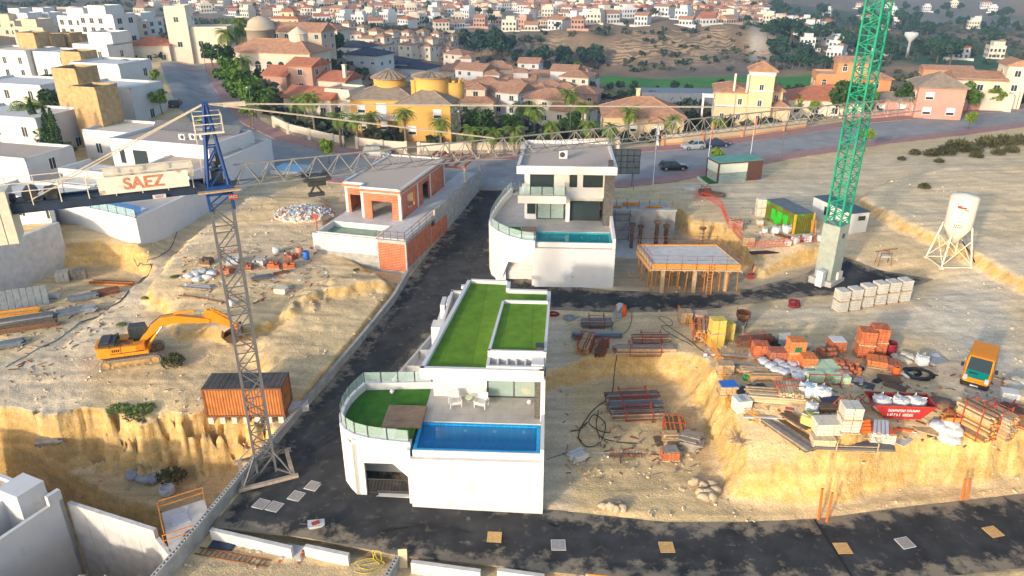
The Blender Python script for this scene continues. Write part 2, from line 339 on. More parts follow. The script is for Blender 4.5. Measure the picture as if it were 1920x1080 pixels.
def ground(x,y):
    x=np.asarray(x,float);y=np.asarray(y,float)
    h=smooth_h(x,y)
    a=asph_mask(x,y); st=sdist(x,y,STREETP); rough=ss(.5,-1.5,np.maximum(a,st))
    far=ss(110,190,y); k=ss(-9,-1.5,st); h=h+k*(STZ(x,y)+.02-h)
    h=h+rough*(fbm(x*.35,y*.35,4,5)*.16*(1-far)+fbm(x*1.7,y*1.7,3,8)*.09*(1-far)+far*fbm(x*.04,y*.04,5,6)*2.6*ss(150,300,y))
    return h
def gz(x,y): 
    x=np.array([x],float);y=np.array([y],float)
    h=ground(x,y); m=asph_mask(x,y)
    return float(max(h[0],roadz(x,y)[0]+.03) if m[0]>0 else h[0])
_c1=np.concatenate([np.arange(24,112,1.5),np.arange(112,300,5),np.arange(300,1500,18)])
def _gm(x,y):
    g=ground(x,y); m=asph_mask(x,y)>0
    return np.where(m,np.maximum(g,roadz(x,y)+.03),g) if m.any() else g
def GP(u,v):
    dx,dy,dz=ray(u,v); ys=_c1
    for it in range(3):
        t=ys/dy; x=t*dx; z=CAMH+t*dz; g=_gm(x,ys); i=int(np.argmax(z<g)); 
        if it==2: break
        ys=np.linspace(ys[max(0,i-1)],ys[i],14)
    return Vector((x[i],ys[i],g[i]))
def build_terrain():
    ys=[9.0]
    while ys[-1]<3300:
        y=ys[-1]; ys.append(y+(.8 if y<28 else .26 if y<84 else min(.26+(y-84)*.02,.8) if y<125 else .8+(y-125)*.0125))
    ys=np.array(ys); ts=np.linspace(-1,1,560)
    hw=ys*.86+20
    X=ts[None,:]*hw[:,None]; Y=np.repeat(ys[:,None],len(ts),1)
    x=X.ravel();y=Y.ravel(); h=ground(x,y)
    a=asph_mask(x,y); st=sdist(x,y,STREETP)
    h=np.where(a>-.2,np.minimum(h,roadz(x,y)+.03)-.10*ss(-.2,.5,a),h)
    h=np.where(st>-.1,h-.25*ss(-.1,.6,st),h)
    for poly,z in PADS: 
        sd=sdist(x,y,poly); k=ss(-1.2,0,sd); h=h+k*(z-h)
    nr,nc=len(ys),len(ts)
    idx=np.arange(nr*nc).reshape(nr,nc)
    f=np.stack([idx[:-1,:-1],idx[:-1,1:],idx[1:,1:],idx[1:,:-1]],-1).reshape(-1,4)
    me=bpy.data.meshes.new('ground'); me.vertices.add(len(x)); me.vertices.foreach_set('co',np.stack([x,y,h],1).astype(np.float32).ravel())
    me.loops.add(f.size); me.loops.foreach_set('vertex_index',f.ravel().astype(np.int32))
    me.polygons.add(len(f)); me.polygons.foreach_set('loop_start',(np.arange(len(f))*4).astype(np.int32)); me.polygons.foreach_set('loop_total',np.full(len(f),4,np.int32))
    me.polygons.foreach_set('use_smooth',np.ones(len(f),bool)); me.update(calc_edges=True)
    # soil, scrub, golf turf and so on: what grows or lies where
    C=np.zeros((len(x),3)); C[:]=(.70,.535,.31)
    def paint(poly,col,soft,amt=1,ns=0,nf=.1):
        sd=sdist(x,y,poly)
        if ns: sd=sd+fbm(x*nf,y*nf,4,21)*ns
        k=(ss(-soft,soft,sd)*amt)[:,None]; C[:]=C*(1-k)+np.array(col)*k
    pale=(.70,.60,.45)
    paint(WP([(-60,690),(60,655),(200,575),(330,480),(470,385),(560,350),(520,400),(420,450),(330,540),(250,600),(160,640),(150,760),(-60,790)],2.2),pale,2,.75,3)
    paint(WP([(1330,590),(1470,560),(1720,560),(1925,470),(1925,760),(1850,790),(1750,640),(1600,600)],4),(.70,.625,.50),3,.85,4)
    paint(WP([(1600,420),(1760,470),(1925,560),(1925,250),(1700,280),(1560,300),(1300,350)],5),(.73,.605,.42),4,.6,5)
    paint(WP([(1270,340),(1450,340),(1560,330),(1620,470),(1400,450)],5),(.70,.60,.44),3,.6,3)
    paint(WP([(350,470),(640,400),(640,520),(450,540)],3.3),(.66,.54,.39),2,.6,2)
    paint(FLOORR,(.70,.52,.27),2,.7,1); paint(WP([(1025,640),(1060,640),(1070,960),(1020,965)],0),(.66,.59,.48),1,.5,1)
    paint(FLOORL,(.50,.38,.20),2,.8,1)
    paint(PITC,(.43,.36,.26),.6,.7)
    # the far country
    far=ss(108,125,y)[:,None]*1.0
    scr=np.array((.21,.165,.125)); k=ss(-.12,.22,fbm(x*.02,y*.02,5,33))[:,None]
    farcol=(1-k)*np.array((.27,.19,.12))+k*scr
    behind=ss(2,10,-(sdist(x,y,STREETP)+0)) ; beyond=(y>np.interp(x,[p.x for p in SF[3:]],[p.y for p in SF[3:]]))
    kk=(far[:,0]*np.where(beyond,1,0)*ss(3,16,-st))[:,None]; C[:]=C*(1-kk)+farcol*kk
    golf=(.075,.24,.045)
    paint(WP([(1085,140),(1190,136),(1340,136),(1530,134),(1640,160),(1560,170),(1420,172),(1330,168),(1230,178),(1130,168)],-16),golf,4,1,8,.03)
    paint(WP([(1420,42),(1520,55),(1640,75),(1720,62),(1925,92),(1925,150),(1780,145),(1650,120),(1560,75),(1440,62),(1390,20),(1410,8)],-20),(.045,.12,.055),12,.95,20,.012)
    paint(WP([(1430,20),(1925,30),(1925,60),(1560,55),(1450,45)],-22),(.05,.10,.06),14,.8,30,.012)
    paint(WP([(1405,88),(1470,90),(1500,108),(1440,122),(1405,118)],-19),(.40,.36,.31),3,.9,2,.05)
    paint(WP([(1560,0),(1925,-8),(1925,45),(1700,32),(1600,18)],-18),(.225,.20,.165),20,.9,30,.01)
    paint(WP([(400,42),(1400,50),(1430,-20),(300,-20)],-7),(.34,.29,.24),10,.8,20,.02)
    paint(WP([(1090,190),(1300,172),(1330,205),(1130,215)],-10),(.19,.16,.11),4,.8,6,.04)
    ca=me.color_attributes.new('soil','FLOAT_COLOR','POINT'); ca.data.foreach_set('color',np.concatenate([C,np.ones((len(x),1))],1).astype(np.float32).ravel())
    m=bpy.data.materials.new('soil'); m.use_nodes=True; n=m.node_tree.nodes; L=m.node_tree.links; b=n['Principled BSDF']; b.inputs['Roughness'].default_value=.95; b.inputs['Specular IOR Level'].default_value=.1
    at=n.new('ShaderNodeVertexColor'); at.layer_name='soil'; geo=n.new('ShaderNodeNewGeometry')
    def noise(sc,det=6):
        q=n.new('ShaderNodeTexNoise'); q.inputs['Scale'].default_value=sc; q.inputs['Detail'].default_value=det; L.new(geo.outputs['Position'],q.inputs['Vector']); return q.outputs['Fac']
    def mr(src,a,bb,c=0,d=1):
        q=n.new('ShaderNodeMapRange'); 
        for i,vv in enumerate((a,bb,c,d)): q.inputs[i+1].default_value=vv
        L.new(src,q.inputs[0]); return q.outputs[0]
    def mix(fac,a,bb,blend='MIX'):
        q=n.new('ShaderNodeMix'); q.data_type='RGBA'; q.blend_type=blend
        if isinstance(fac,float): q.inputs[0].default_value=fac
        else: L.new(fac,q.inputs[0])
        for i,vv in((6,a),(7,bb)):
            if isinstance(vv,tuple): q.inputs[i].default_value=(*vv,1)
            else: L.new(vv,q.inputs[i])
        return q.outputs[2]
    sep=n.new('ShaderNodeSeparateXYZ'); L.new(geo.outputs['Normal'],sep.inputs[0])
    steep=mr(sep.outputs['Z'],.93,.70)
    cut=mix(mr(noise(1.6),.35,.65),(.62,.39,.13),(.66,.47,.22))
    # distance from the site: only fresh cuts near the site are ochre
    ps=n.new('ShaderNodeSeparateXYZ'); L.new(geo.outputs['Position'],ps.inputs[0]); near=mr(ps.outputs['Y'],130,110)
    mm=n.new('ShaderNodeMath'); mm.operation='MULTIPLY'; L.new(steep,mm.inputs[0]); L.new(near,mm.inputs[1])
    c1=mix(mm.outputs[0],at.outputs['Color'],cut)
    # strata on far cliffs
    wv=n.new('ShaderNodeTexWave'); wv.bands_direction='Z'; wv.inputs['Scale'].default_value=.20; wv.inputs['Distortion'].default_value=14; wv.inputs['Detail'].default_value=4; wv.inputs['Detail Scale'].default_value=.5; L.new(geo.outputs['Position'],wv.inputs['Vector'])
    st2=mr(sep.outputs['Z'],.992,.95); fr=mr(ps.outputs['Y'],250,300); f2=mr(ps.outputs['Y'],650,520)
    q1=n.new('ShaderNodeMath'); q1.operation='MULTIPLY'; L.new(st2,q1.inputs[0]); L.new(fr,q1.inputs[1])
    q2=n.new('ShaderNodeMath'); q2.operation='MULTIPLY'; L.new(q1.outputs[0],q2.inputs[0]); L.new(f2,q2.inputs[1])
    q3=n.new('ShaderNodeMath'); q3.operation='MULTIPLY'; L.new(q2.outputs[0],q3.inputs[0]); L.new(mr(noise(.035,5),.42,.54),q3.inputs[1])
    c1=mix(q3.outputs[0],c1,mix(mr(wv.outputs['Fac'],.3,.7),(.20,.145,.095),(.50,.345,.20)))
    def streak(rot,sc):
        mp=n.new('ShaderNodeMapping'); mp.inputs['Rotation'].default_value=(0,0,rot); mp.inputs['Scale'].default_value=(sc*.06,sc,sc); L.new(geo.outputs['Position'],mp.inputs[0])
        q=n.new('ShaderNodeTexNoise'); q.inputs['Scale'].default_value=1; q.inputs['Detail'].default_value=5; L.new(mp.outputs[0],q.inputs['Vector']); return mr(q.outputs['Fac'],.36,.66)
    side=mr(ps.outputs['X'],-8,4)
    sa=mix(streak(R(-58),1.3),(.80,.80,.81),(1.14,1.12,1.08)); sb_=mix(streak(R(38),1.2),(.83,.83,.85),(1.13,1.11,1.08))
    c1=mix(near,c1,mix(1.0,c1,mix(side,sa,sb_),'MULTIPLY'))
    v1=mix(mr(noise(.45),.3,.7),(.88,.87,.86),(1.10,1.09,1.07)); c2=mix(1.0,c1,v1,'MULTIPLY')
    v2=mix(mr(noise(5.5),.3,.7),(.84,.83,.81),(1.12,1.11,1.10)); c3=mix(1.0,c2,v2,'MULTIPLY')
    L.new(c3,b.inputs['Base Color'])
    bp=n.new('ShaderNodeBump'); bp.inputs['Strength'].default_value=.45; bp.inputs['Distance'].default_value=.16
    mpv=n.new('ShaderNodeMapping'); mpv.inputs['Scale'].default_value=(1.7,1.7,.35); L.new(geo.outputs['Position'],mpv.inputs[0])
    gv=n.new('ShaderNodeTexNoise'); gv.inputs['Scale'].default_value=1; gv.inputs['Detail'].default_value=6; L.new(mpv.outputs[0],gv.inputs['Vector'])
    gm=n.new('ShaderNodeMath'); gm.operation='MULTIPLY'; L.new(gv.outputs['Fac'],gm.inputs[0]); L.new(mm.outputs[0],gm.inputs[1]); gk=n.new('ShaderNodeMath'); gk.operation='MULTIPLY'; L.new(gm.outputs[0],gk.inputs[0]); gk.inputs[1].default_value=1.2
    ga=n.new('ShaderNodeMath'); ga.operation='ADD'
    ad=n.new('ShaderNodeMath'); L.new(noise(2.2,9),ad.inputs[0]); L.new(noise(9,4),ad.inputs[1]); ad.operation='ADD'
    L.new(ad.outputs[0],ga.inputs[0]); L.new(gk.outputs[0],ga.inputs[1]); L.new(ga.outputs[0],bp.inputs['Height']); L.new(bp.outputs[0],b.inputs['Normal'])
    me.materials.append(m)
    return put('ground',me,None,kind='structure')
def drape(name,poly,zf,mats,cell=.7,thick=0,kind='structure',label=None,parent=None):
    p=np.array([q[:2] for q in poly]); x0,y0=p.min(0); x1,y1=p.max(0)
    bpts=[]
    for i in range(len(p)):
        a=p[i];b=p[(i+1)%len(p)]; n=max(1,int(np.hypot(*(b-a))/cell))
        for k in range(n): bpts.append(a+(b-a)*k/n)
    gx,gy=np.meshgrid(np.arange(x0,x1,cell),np.arange(y0,y1,cell)); gx=gx.ravel();gy=gy.ravel()
    ins=sdist(gx,gy,[tuple(q) for q in p])>cell*.4
    allp=[Vector((a,b)) for a,b in bpts]+[Vector((a,b)) for a,b in zip(gx[ins],gy[ins])]
    nb=len(bpts)
    V,_,F,*_r=delaunay_2d_cdt(allp,[],[list(range(nb))],1,1e-4)
    x=np.array([q.x for q in V]);y=np.array([q.y for q in V]); z=zf(x,y)
    mb=MB(); mb.add([(a,b,c) for a,b,c in zip(x,y,z)],[tuple(f) for f in F],True)
    if thick:
        bx=np.array([q[0] for q in bpts]);by=np.array([q[1] for q in bpts]);bz=zf(bx,by); n0=len(bpts)
        area=sum(bx[i]*by[(i+1)%n0]-bx[(i+1)%n0]*by[i] for i in range(n0))
        vs=[(a,b,c) for a,b,c in zip(bx,by,bz)]+[(a,b,c-thick) for a,b,c in zip(bx,by,bz)]
        mb.add(vs,[((i,n0+i,n0+(i+1)%n0,(i+1)%n0) if area>0 else (i,(i+1)%n0,n0+(i+1)%n0,n0+i)) for i in range(n0)])
    o=mb.build(name,mats,parent); at=o.data.attributes.new('edge','FLOAT','POINT'); ev=np.array([c[:2] for c in mb.v]); at.data.foreach_set('value',np.maximum(0,asph_mask(ev[:,0],ev[:,1])).astype(np.float32))
    if kind: o['kind']=kind
    return o
terrain=build_terrain()
road=drape('road',ROADA,lambda x,y:roadz(x,y)+.040,ASPH,.8,.12)
lane=drape('lane',ROADB,lambda x,y:roadz(x,y)+.046,ASPH,.8,.12)
street=drape('street',STREETP,lambda x,y:STZ(x,y)+.05,STREET,2.0,.3)
def offset_line(pts,d):
    out=[]
    for i,p in enumerate(pts):
        a=Vector(pts[max(0,i-1)][:2]);b=Vector(pts[min(len(pts)-1,i+1)][:2]); t=(b-a).normalized(); out.append(Vector((p[0]-t.y*d,p[1]+t.x*d)))
    return out
f0=offset_line([tuple(p) for p in SF],-.02); f1=offset_line([tuple(p) for p in SF],3.2)
side_far=drape('pavement',[tuple(p) for p in f0]+[tuple(p) for p in reversed(f1)],lambda x,y:STZ(x,y)+.19,PINK,1.5,.35)
sn=[tuple(p) for p in SN]
for nm,i0,i1,wd in(('pavement',11,18,3.0),('pavement',5,9,2.2)):
    g0=offset_line(sn,.02)[i0:i1]; g1=offset_line(sn,-wd)[i0:i1]
    drape(nm,[tuple(p) for p in g0]+[tuple(p) for p in reversed(g1)],lambda x,y:STZ(x,y)+.18,PINK,1.5,.4)
# ---------------------------------------------------------------- brick-type materials and building helpers
def brickmat(name,c1,c2,mortar,bw,bh,ms=.02,rough=.9,bump=.4,var=.5,plan=False):
    if name in MATS: return MATS[name]
    m=bpy.data.materials.new(name); m.use_nodes=True; n=m.node_tree.nodes; L=m.node_tree.links; b=n['Principled BSDF']; b.inputs['Roughness'].default_value=rough; b.inputs['Specular IOR Level'].default_value=.2
    tc=n.new('ShaderNodeTexCoord'); sp=n.new('ShaderNodeSeparateXYZ'); L.new(tc.outputs['Object'],sp.inputs[0])
    ad=n.new('ShaderNodeMath'); ad.operation='ADD'; L.new(sp.outputs[0],ad.inputs[0]); L.new(sp.outputs[1],ad.inputs[1])
    cb=n.new('ShaderNodeCombineXYZ'); L.new(sp.outputs[0] if plan else ad.outputs[0],cb.inputs[0]); L.new(sp.outputs[1 if plan else 2],cb.inputs[1])
    br=n.new('ShaderNodeTexBrick'); L.new(cb.outputs[0],br.inputs['Vector']); br.inputs['Scale'].default_value=1
    br.inputs['Color1'].default_value=(*c1,1); br.inputs['Color2'].default_value=(*c2,1); br.inputs['Mortar'].default_value=(*mortar,1)
    br.inputs['Brick Width'].default_value=bw; br.inputs['Row Height'].default_value=bh; br.inputs['Mortar Size'].default_value=ms
    no=n.new('ShaderNodeTexNoise'); no.inputs['Scale'].default_value=1.3; no.inputs['Detail'].default_value=6; L.new(tc.outputs['Object'],no.inputs['Vector'])
    mx=n.new('ShaderNodeMix'); mx.data_type='RGBA'; mx.blend_type='MULTIPLY'; mx.inputs[0].default_value=1
    mr=n.new('ShaderNodeMapRange'); mr.inputs[1].default_value=.3; mr.inputs[2].default_value=.7; mr.inputs[3].default_value=1-var*.5; mr.inputs[4].default_value=1+var*.3
    L.new(no.outputs['Fac'],mr.inputs[0]); L.new(br.outputs['Color'],mx.inputs[6]); L.new(mr.outputs[0],mx.inputs[7]); L.new(mx.outputs[2],b.inputs['Base Color'])
    bp=n.new('ShaderNodeBump'); bp.inputs['Strength'].default_value=bump; bp.inputs['Distance'].default_value=.02; bp.invert=True; L.new(br.outputs['Fac'],bp.inputs['Height']); L.new(bp.outputs[0],b.inputs['Normal'])
    MATS[name]=m; return m
BRW=brickmat('brick_wall',(.56,.105,.03),(.46,.085,.028),(.50,.33,.23),.36,.19,.022)
BLW=brickmat('block_wall',(.42,.405,.375),(.36,.35,.325),(.30,.29,.27),.5,.22,.012)
PANELW=brickmat('board_marked_concrete',(.47,.46,.44),(.43,.42,.40),(.33,.325,.31),2.4,1.25,.012)
STONEW=brickmat('stone_cladding',(.30,.25,.19),(.22,.19,.15),(.38,.33,.26),.5,.28,.03)
BEIGEB=brickmat('beige_brick',(.50,.33,.155),(.43,.28,.13),(.52,.38,.22),.5,.16,.012)
DECKW=brickmat('decking',(.33,.235,.16),(.27,.195,.135),(.16,.11,.08),2.7,.146,.012,plan=True)
TURF=brickmat('artificial_turf',(.145,.275,.022),(.12,.24,.018),(.095,.20,.016),2.0,30,.025,.95,.2,.45,True)
TURFD=brickmat('lawn',(.05,.165,.018),(.042,.145,.016),(.035,.12,.014),2.0,30,.025,.95,.2,.5,True)
PAVE=brickmat('terrace_tile',(.47,.445,.42),(.44,.42,.395),(.34,.325,.30),.9,.9,.012,.75,.1,.25,True)
def window(par,c,w,h,rz=0,n=2,fr=None,gl=None,fw=.07,name='window',blind=0):
    fr=fr or FRAME; gl=gl or GLASS
    m=MB()
    m.box(-w/2,w/2,-.06,.06,0,fw).box(-w/2,w/2,-.06,.06,h-fw,h)
    for i in range(n+1):
        x=-w/2+fw/2+(w-fw)*i/n; m.box(x-fw/2,x+fw/2,-.055,.055,fw,h-fw)
    o=m.build(name,fr,par,loc=c,rz=rz)
    for i in range(n):
        x0=-w/2+fw+(w-fw)*i/n; x1=-w/2+(w-fw)*(i+1)/n
        MB().box(x0,x1,-.02,.01,fw,h-fw).build('pane',gl,o)
    return o
def glass_rail(par,pts,z,h=.95,step=1.2,post=DARK,t=.025,rail=False):
    for i in range(len(pts)-1):
        a=Vector(pts[i][:2]);b=Vector(pts[i+1][:2]); za=z if not hasattr(z,'__len__') else z[i]; zb=z if not hasattr(z,'__len__') else z[i+1]
        L=(b-a).length; n=max(1,round(L/step))
        for k in range(n):
            p=a.lerp(b,k/n);q=a.lerp(b,(k+1)/n); z0=za+(zb-za)*k/n; z1=za+(zb-za)*(k+1)/n
            d=(q-p).normalized()*.05; nn=Vector((-d.y,d.x)).normalized()*t/2
            A=[p+d-nn,q-d-nn,q-d+nn,p+d+nn]
            MB().prism([(v.x,v.y) for v in A],[z0+.06,z1+.06,z1+.06,z0+.06],[z0+h,z1+h,z1+h,z0+h]).build('glass_panel',GLASST,par)
            MB().box(p.x-.03,p.x+.03,p.y-.03,p.y+.03,z0-.02,z0+h+.03).build('post',post,par)
    p=pts[-1]; zz=z if not hasattr(z,'__len__') else z[-1]
    MB().box(p[0]-.03,p[0]+.03,p[1]-.03,p[1]+.03,zz-.02,zz+h+.03).build('post',post,par)
WATER=glassmat('pool_surface',(.004,.20,.50),.03,.35)
TILEB=brickmat('blue_pool_tile',(.006,.27,.62),(.010,.32,.68),(.05,.48,.76),.5,.5,.02,.4,.05,.25,True)
TILET=brickmat('teal_pool_tile',(.010,.30,.36),(.012,.35,.40),(.05,.48,.50),.5,.5,.02,.4,.05,.25,True)
def pool(par,x0,x1,y0,y1,zt,depth,tile,water=None,coping=WHITE,front_low=0):
    b=MB(); t=.22
    b.box(x0-t,x1+t,y0-t,y1+t,zt-depth-.2,zt-depth)
    b.box(x0-t,x0,y0-t,y1+t,zt-depth,zt-.03).box(x1,x1+t,y0-t,y1+t,zt-depth,zt-.03).box(x0,x1,y0-t,y0,zt-depth,zt-.03).box(x0,x1,y1,y1+t,zt-depth,zt-.03)
    b.build('pool_basin',tile,par)
    MB().box(x0+.002,x1-.002,y0+.002,y1-.002,zt-.16,zt-.13).build('pool_water',water or WATER,par)
    w=MB(); n=4
    for k,(xa) in enumerate([x0+.9+i*((x1-x0-1.8)/3) for i in range(4)]):
        MB().cyl((xa,y1-.03,zt-.5),(xa,y1,zt-.5),.11,n=10).build('pool_light',PLAST,par)
def ring(mb,poly,t,z0,z1):      # parapet inside polygon (CCW)
    mb.wallpath(poly,t,z0,z1,True)
# ---------------------------------------------------------------- front villa
v1=E('villa',(2.05,38.7,0),R(-2.8),'front white villa with green turf roof, blue pool and curved terrace over a garage','house')
# main masonry, local frame: x to the right, y away from the road
w=MB()
w.box(-8.75,0,0,.3,-1.2,4.15)                      # wall under the pool
w.prism([(-.25,.3),(.02,.3),(.02,17.0),(-.25,17.0)],-1.5,4.7)
w.prism([(-.24,.0),(.0,.0),(.0,5.2),(-.24,5.2)],4.15,[5.25,5.25,5.35,5.35])   # parapet on the right side
w.box(-8.75,-.25,.02,.3,4.15,4.20)
w.build('front_wall',WHITE,v1)
MB().box(-8.58,-.26,.31,.395,4.15,4.69).build('pool_overflow_wall',WHITE,v1)
# garage front, opening with a slanted upper corner
g=MB(); gy=.95
g.side([(-8.75,-1),(-8.75,4.9),(-12.75,4.9),(-12.75,-1),(-12.05,-1),(-12.05,3.05),(-10.1,3.05),(-8.98,1.85),(-8.98,-1)],gy,gy+.28)
g.build('garage_wall',WHITE,v1)
MB().box(-8.98,-8.75,.3,gy,-1,4.7).build('return_wall',WHITE,v1)
gt=MB().box(-12.0,-9.0,gy+.16,gy+.20,1.55,1.62).box(-12.0,-9.0,gy+.16,gy+.20,.42,.5)
for i in range(31): x=-11.97+i*.098; gt.box(x-.018,x+.018,gy+.165,gy+.195,.5,1.55)
gt.build('gate',DARK,v1)
MB().box(-12.05,-8.98,gy-.12,gy+.5,.0,.36).build('threshold',WHITE,v1)
MB().box(-13.6,-8.7,3.4,3.6,-1,4.3).build('garage_back_wall',CONCL,v1)
MB().box(-13.0,-8.99,gy+.51,3.4,.2,.3).build('garage_floor',CONC,v1)
# curved outer wall
cur=[(-8.75,.62),(-10.3,.70),(-11.6,.86),(-12.6,1.15),(-13.35,1.62),(-13.85,2.3),(-14.12,3.2),(-14.2,4.3),(-14.12,5.4),(-13.85,6.4),(-13.45,7.35)]
base_c=[(-12.5,.98),(-13.1,1.35),(-13.6,2.0),(-13.95,2.9),(-14.08,4.0),(-14.0,5.2),(-13.75,6.3),(-13.38,7.3)]
def curvewall(mb,pts,t,z0,z1): mb.wallpath(list(reversed(pts)),-t,z0,z1)
cw=MB(); top=[5.05,5.1,5.15,5.2,5.25,5.3,5.3,5.3,5.3,5.3,5.3]
n=len(cur); outs=offset_=[]
vsx=[];
for i,p in enumerate(cur):
    a=Vector(cur[max(0,i-1)]);b=Vector(cur[min(n-1,i+1)]); d=(b-a).normalized(); nn=Vector((d.y,-d.x)) # inward
    if nn.dot(Vector((-9,4))-Vector(p))<0: nn=-nn
    q=Vector(p)+nn*.25; zb=4.35 if i<4 else -1.2
    vsx.append([(p[0],p[1],zb),(p[0],p[1],top[i]),(q.x,q.y,top[i]),(q.x,q.y,zb)])
V=[p for r in vsx for p in r]; F=[]
for i in range(n-1):
    for k in range(4):
        F.append((i*4+k,i*4+(k+1)%4,(i+1)*4+(k+1)%4,(i+1)*4+k))
F+= [(0,1,2,3),((n-1)*4+3,(n-1)*4+2,(n-1)*4+1,(n-1)*4)]
cw.add(V,F,False); cw.prism([(-12.75,.95),(-12.6,1.15),(-12.4,1.3),(-12.45,.95)],-1.2,4.6); cw.add([(-12.74,.96,-1.2),(-12.74,.96,4.6),(-13.35,1.62,4.6),(-13.35,1.62,-1.2)],[(0,1,2,3)])
cw.build('curved_wall',WHITE,v1)
MB().prism([(-13.5,7.35),(-8.2,7.75),(-8.2,8.0),(-13.4,7.62)],-1,5.3).build('garden_wall',WHITE,v1)
MB().prism([(-8.75,.72),(-10.3,.92),(-12.5,1.25),(-13.2,1.85),(-13.7,2.9),(-13.88,4.3),(-13.7,5.8),(-13.3,7.2),(-8.45,7.6),(-8.45,3.6),(-8.75,3.6)][::-1],4.35,4.78).build('lawn',TURFD,v1)
MB().prism([(-8.45,3.55),(-.25,3.55),(-.25,7.9),(-8.45,7.9)],4.3,4.76).build('terrace_floor',PAVE,v1)
dk=MB()
for i in range(17): dk.box(-11.05,-8.35,2.62+i*.146,2.75+i*.146,4.78,4.98)
dk.build('wooden_deck',DECKW,v1)
pool(v1,-8.35,-.5,.62,3.35,4.70,1.35,TILEB)
st=MB()
for k in range(4): st.box(-10.0+k*.38,-9.62+k*.38,1.26,2.4,4.0,4.72-k*.16)
st.build('pool_steps',TILEB,v1)
MB().box(-10.9,-10.02,.95,2.55,4.5,4.8).build('step_landing',PAVE,v1)
glass_rail(v1,[(x,y) for x,y in [(-8.85,.74),(-10.3,.83),(-11.6,.99),(-12.55,1.28),(-13.22,1.72),(-13.7,2.36),(-13.98,3.22),(-14.06,4.3),(-13.98,5.4),(-13.72,6.4),(-13.35,7.45),(-8.4,7.85)]],[5.06,5.11,5.16,5.21,5.26,5.31,5.31,5.31,5.31,5.31,5.31,5.31],.85,1.15)
# house body under the roof
hb=MB()
hb.box(-8.1,-7.9,6.9,18.0,.3,8.2).box(-8.1,-4.2,6.75,6.95,4.7,8.2).box(-4.2,-.3,6.75,6.95,7.05,8.2).box(-.3,0,3.9,17,4.7,8.2).box(-8.1,0,17.6,17.9,1,8.2)
hb.build('house_wall',WHITE,v1)
MB().box(-.72,.02,4.15,5.2,4.7,8.3).build('stone_pillar',STONE,v1)
MB().box(-7.9,-.3,11,11.1,4.7,8.2).build('inner_wall',CREAM,v1)
MB().box(-7.9,-.3,6.95,11,4.66,4.74).build('inner_floor',PAVE,v1)
window(v1,(-2.25,6.85,4.76),3.85,2.28,0,2,name='sliding_door',gl=GLASST)
rf=MB()
RO=[(-8.4,3.5),(-.12,3.5),(.35,16.6),(-3.1,16.7),(-3.05,18.4),(-6.7,18.6)]
rf.prism(RO,8.15,8.62); ring(rf,RO,.28,8.62,9.0)
rf.build('roof',WHITE,v1)
MB().prism([(-8.1,3.82),(-3.9,3.82),(-3.35,13.6),(.05,13.6),(.05,16.3),(-3.4,16.4),(-3.35,18.1),(-6.45,18.3)],8.62,8.70).build('roof_turf',TURF,v1)
ur=MB(); UO=[(-3.95,5.0),(.02,5.0),(.28,13.2),(-3.45,13.2)]
ur.prism(UO,8.62,9.3); ring(ur,UO,.18,9.3,9.62); ur.build('upper_roof',WHITE,v1)
MB().prism([(-3.75,5.2),(-.17,5.2),(.09,13.0),(-3.26,13.0)],9.3,9.38).build('upper_turf',TURF,v1)
pg=MB().box(-3.95,-.2,3.75,3.95,8.64,9.12).box(-3.98,-3.78,3.95,4.99,8.64,9.12).box(-.95,-.12,3.95,4.99,8.64,9.2)
pg.build('pergola_frame',WHITE,v1)
for k in range(4): MB().box(-3.3+k*.62,-3.18+k*.62,3.96,4.98,8.74,9.05).build('pergola_beam',WHITE,v1)
MB().box(-.7,-.2,5.25,6.0,9.4,9.78).build('flue_cap',DARK,v1)
# side passage towards the lane
sp=MB(); ZT=[1.9,2.35,3.0]
la=[(-12.75,13.6),(-10.75,20.0),(-8.75,26.2)]
sp.wallpath(la,-.2,[.2,.6,1.2],ZT); sp.build('side_wall',WHITE,v1)
for k,(x,y) in enumerate([(-11.9,15.6),(-11.1,18.0),(-10.3,20.4),(-9.6,22.6)]):
    MB().box(x,x+2.6,y,y+.18,.3,2.0+k*.25).build('planter_wall',WHITE,v1); MB().box(x+.5,x+1.6,y+.5,y+1.1,.9+k*.25,1.25+k*.25).build('planter',WOODD,v1)
MB().prism([(-12.6,13.4),(-8.1,9.3),(-6.6,18.6),(-6.4,26.0),(-8.6,26.2),(-10.6,20)],[.3]*6,[1.0,1.0,1.6,2.1,2.1,1.6]).build('passage_floor',CONCL,v1)
MB().box(-8.6,-.2,26.0,26.25,1.0,3.0).build('rear_wall',WHITE,v1); MB().box(-6.4,-.2,18.6,26.0,.8,2.15).build('rear_yard',CONCL,v1)
MB().box(-6.3,-6.1,24.0,24.2,2,5.6).box(-8.0,-6.0,23.9,24.3,5.6,5.9).build('carport_post',WHITE,v1)
rl=MB()
for i in range(len(la)-1):
    a=Vector(la[i]);b=Vector(la[i+1]); z0=ZT[i];z1=ZT[i+1]
    rl.bar((a.x-.05,a.y,z0+.95),(b.x-.05,b.y,z1+.95),.06)
    for k in range(26): p=a.lerp(b,k/26); zz=z0+(z1-z0)*k/26; rl.bar((p.x-.05,p.y,zz),(p.x-.05,p.y,zz+.95),.025)
rl.build('railing',DARK,v1)
for k in range(2): MB().box(-8.75+k*.45,-8.4+k*.45,15.6+k*.2,17.2+k*.2,6.6,7.9).build('air_conditioner',PLAST,v1)
MB().box(-9.3,-8.4,13.9,15.2,3,6.7).box(-9.0,-7.0,15.2,19.5,3,6.6).build('utility_block',WHITE,v1)
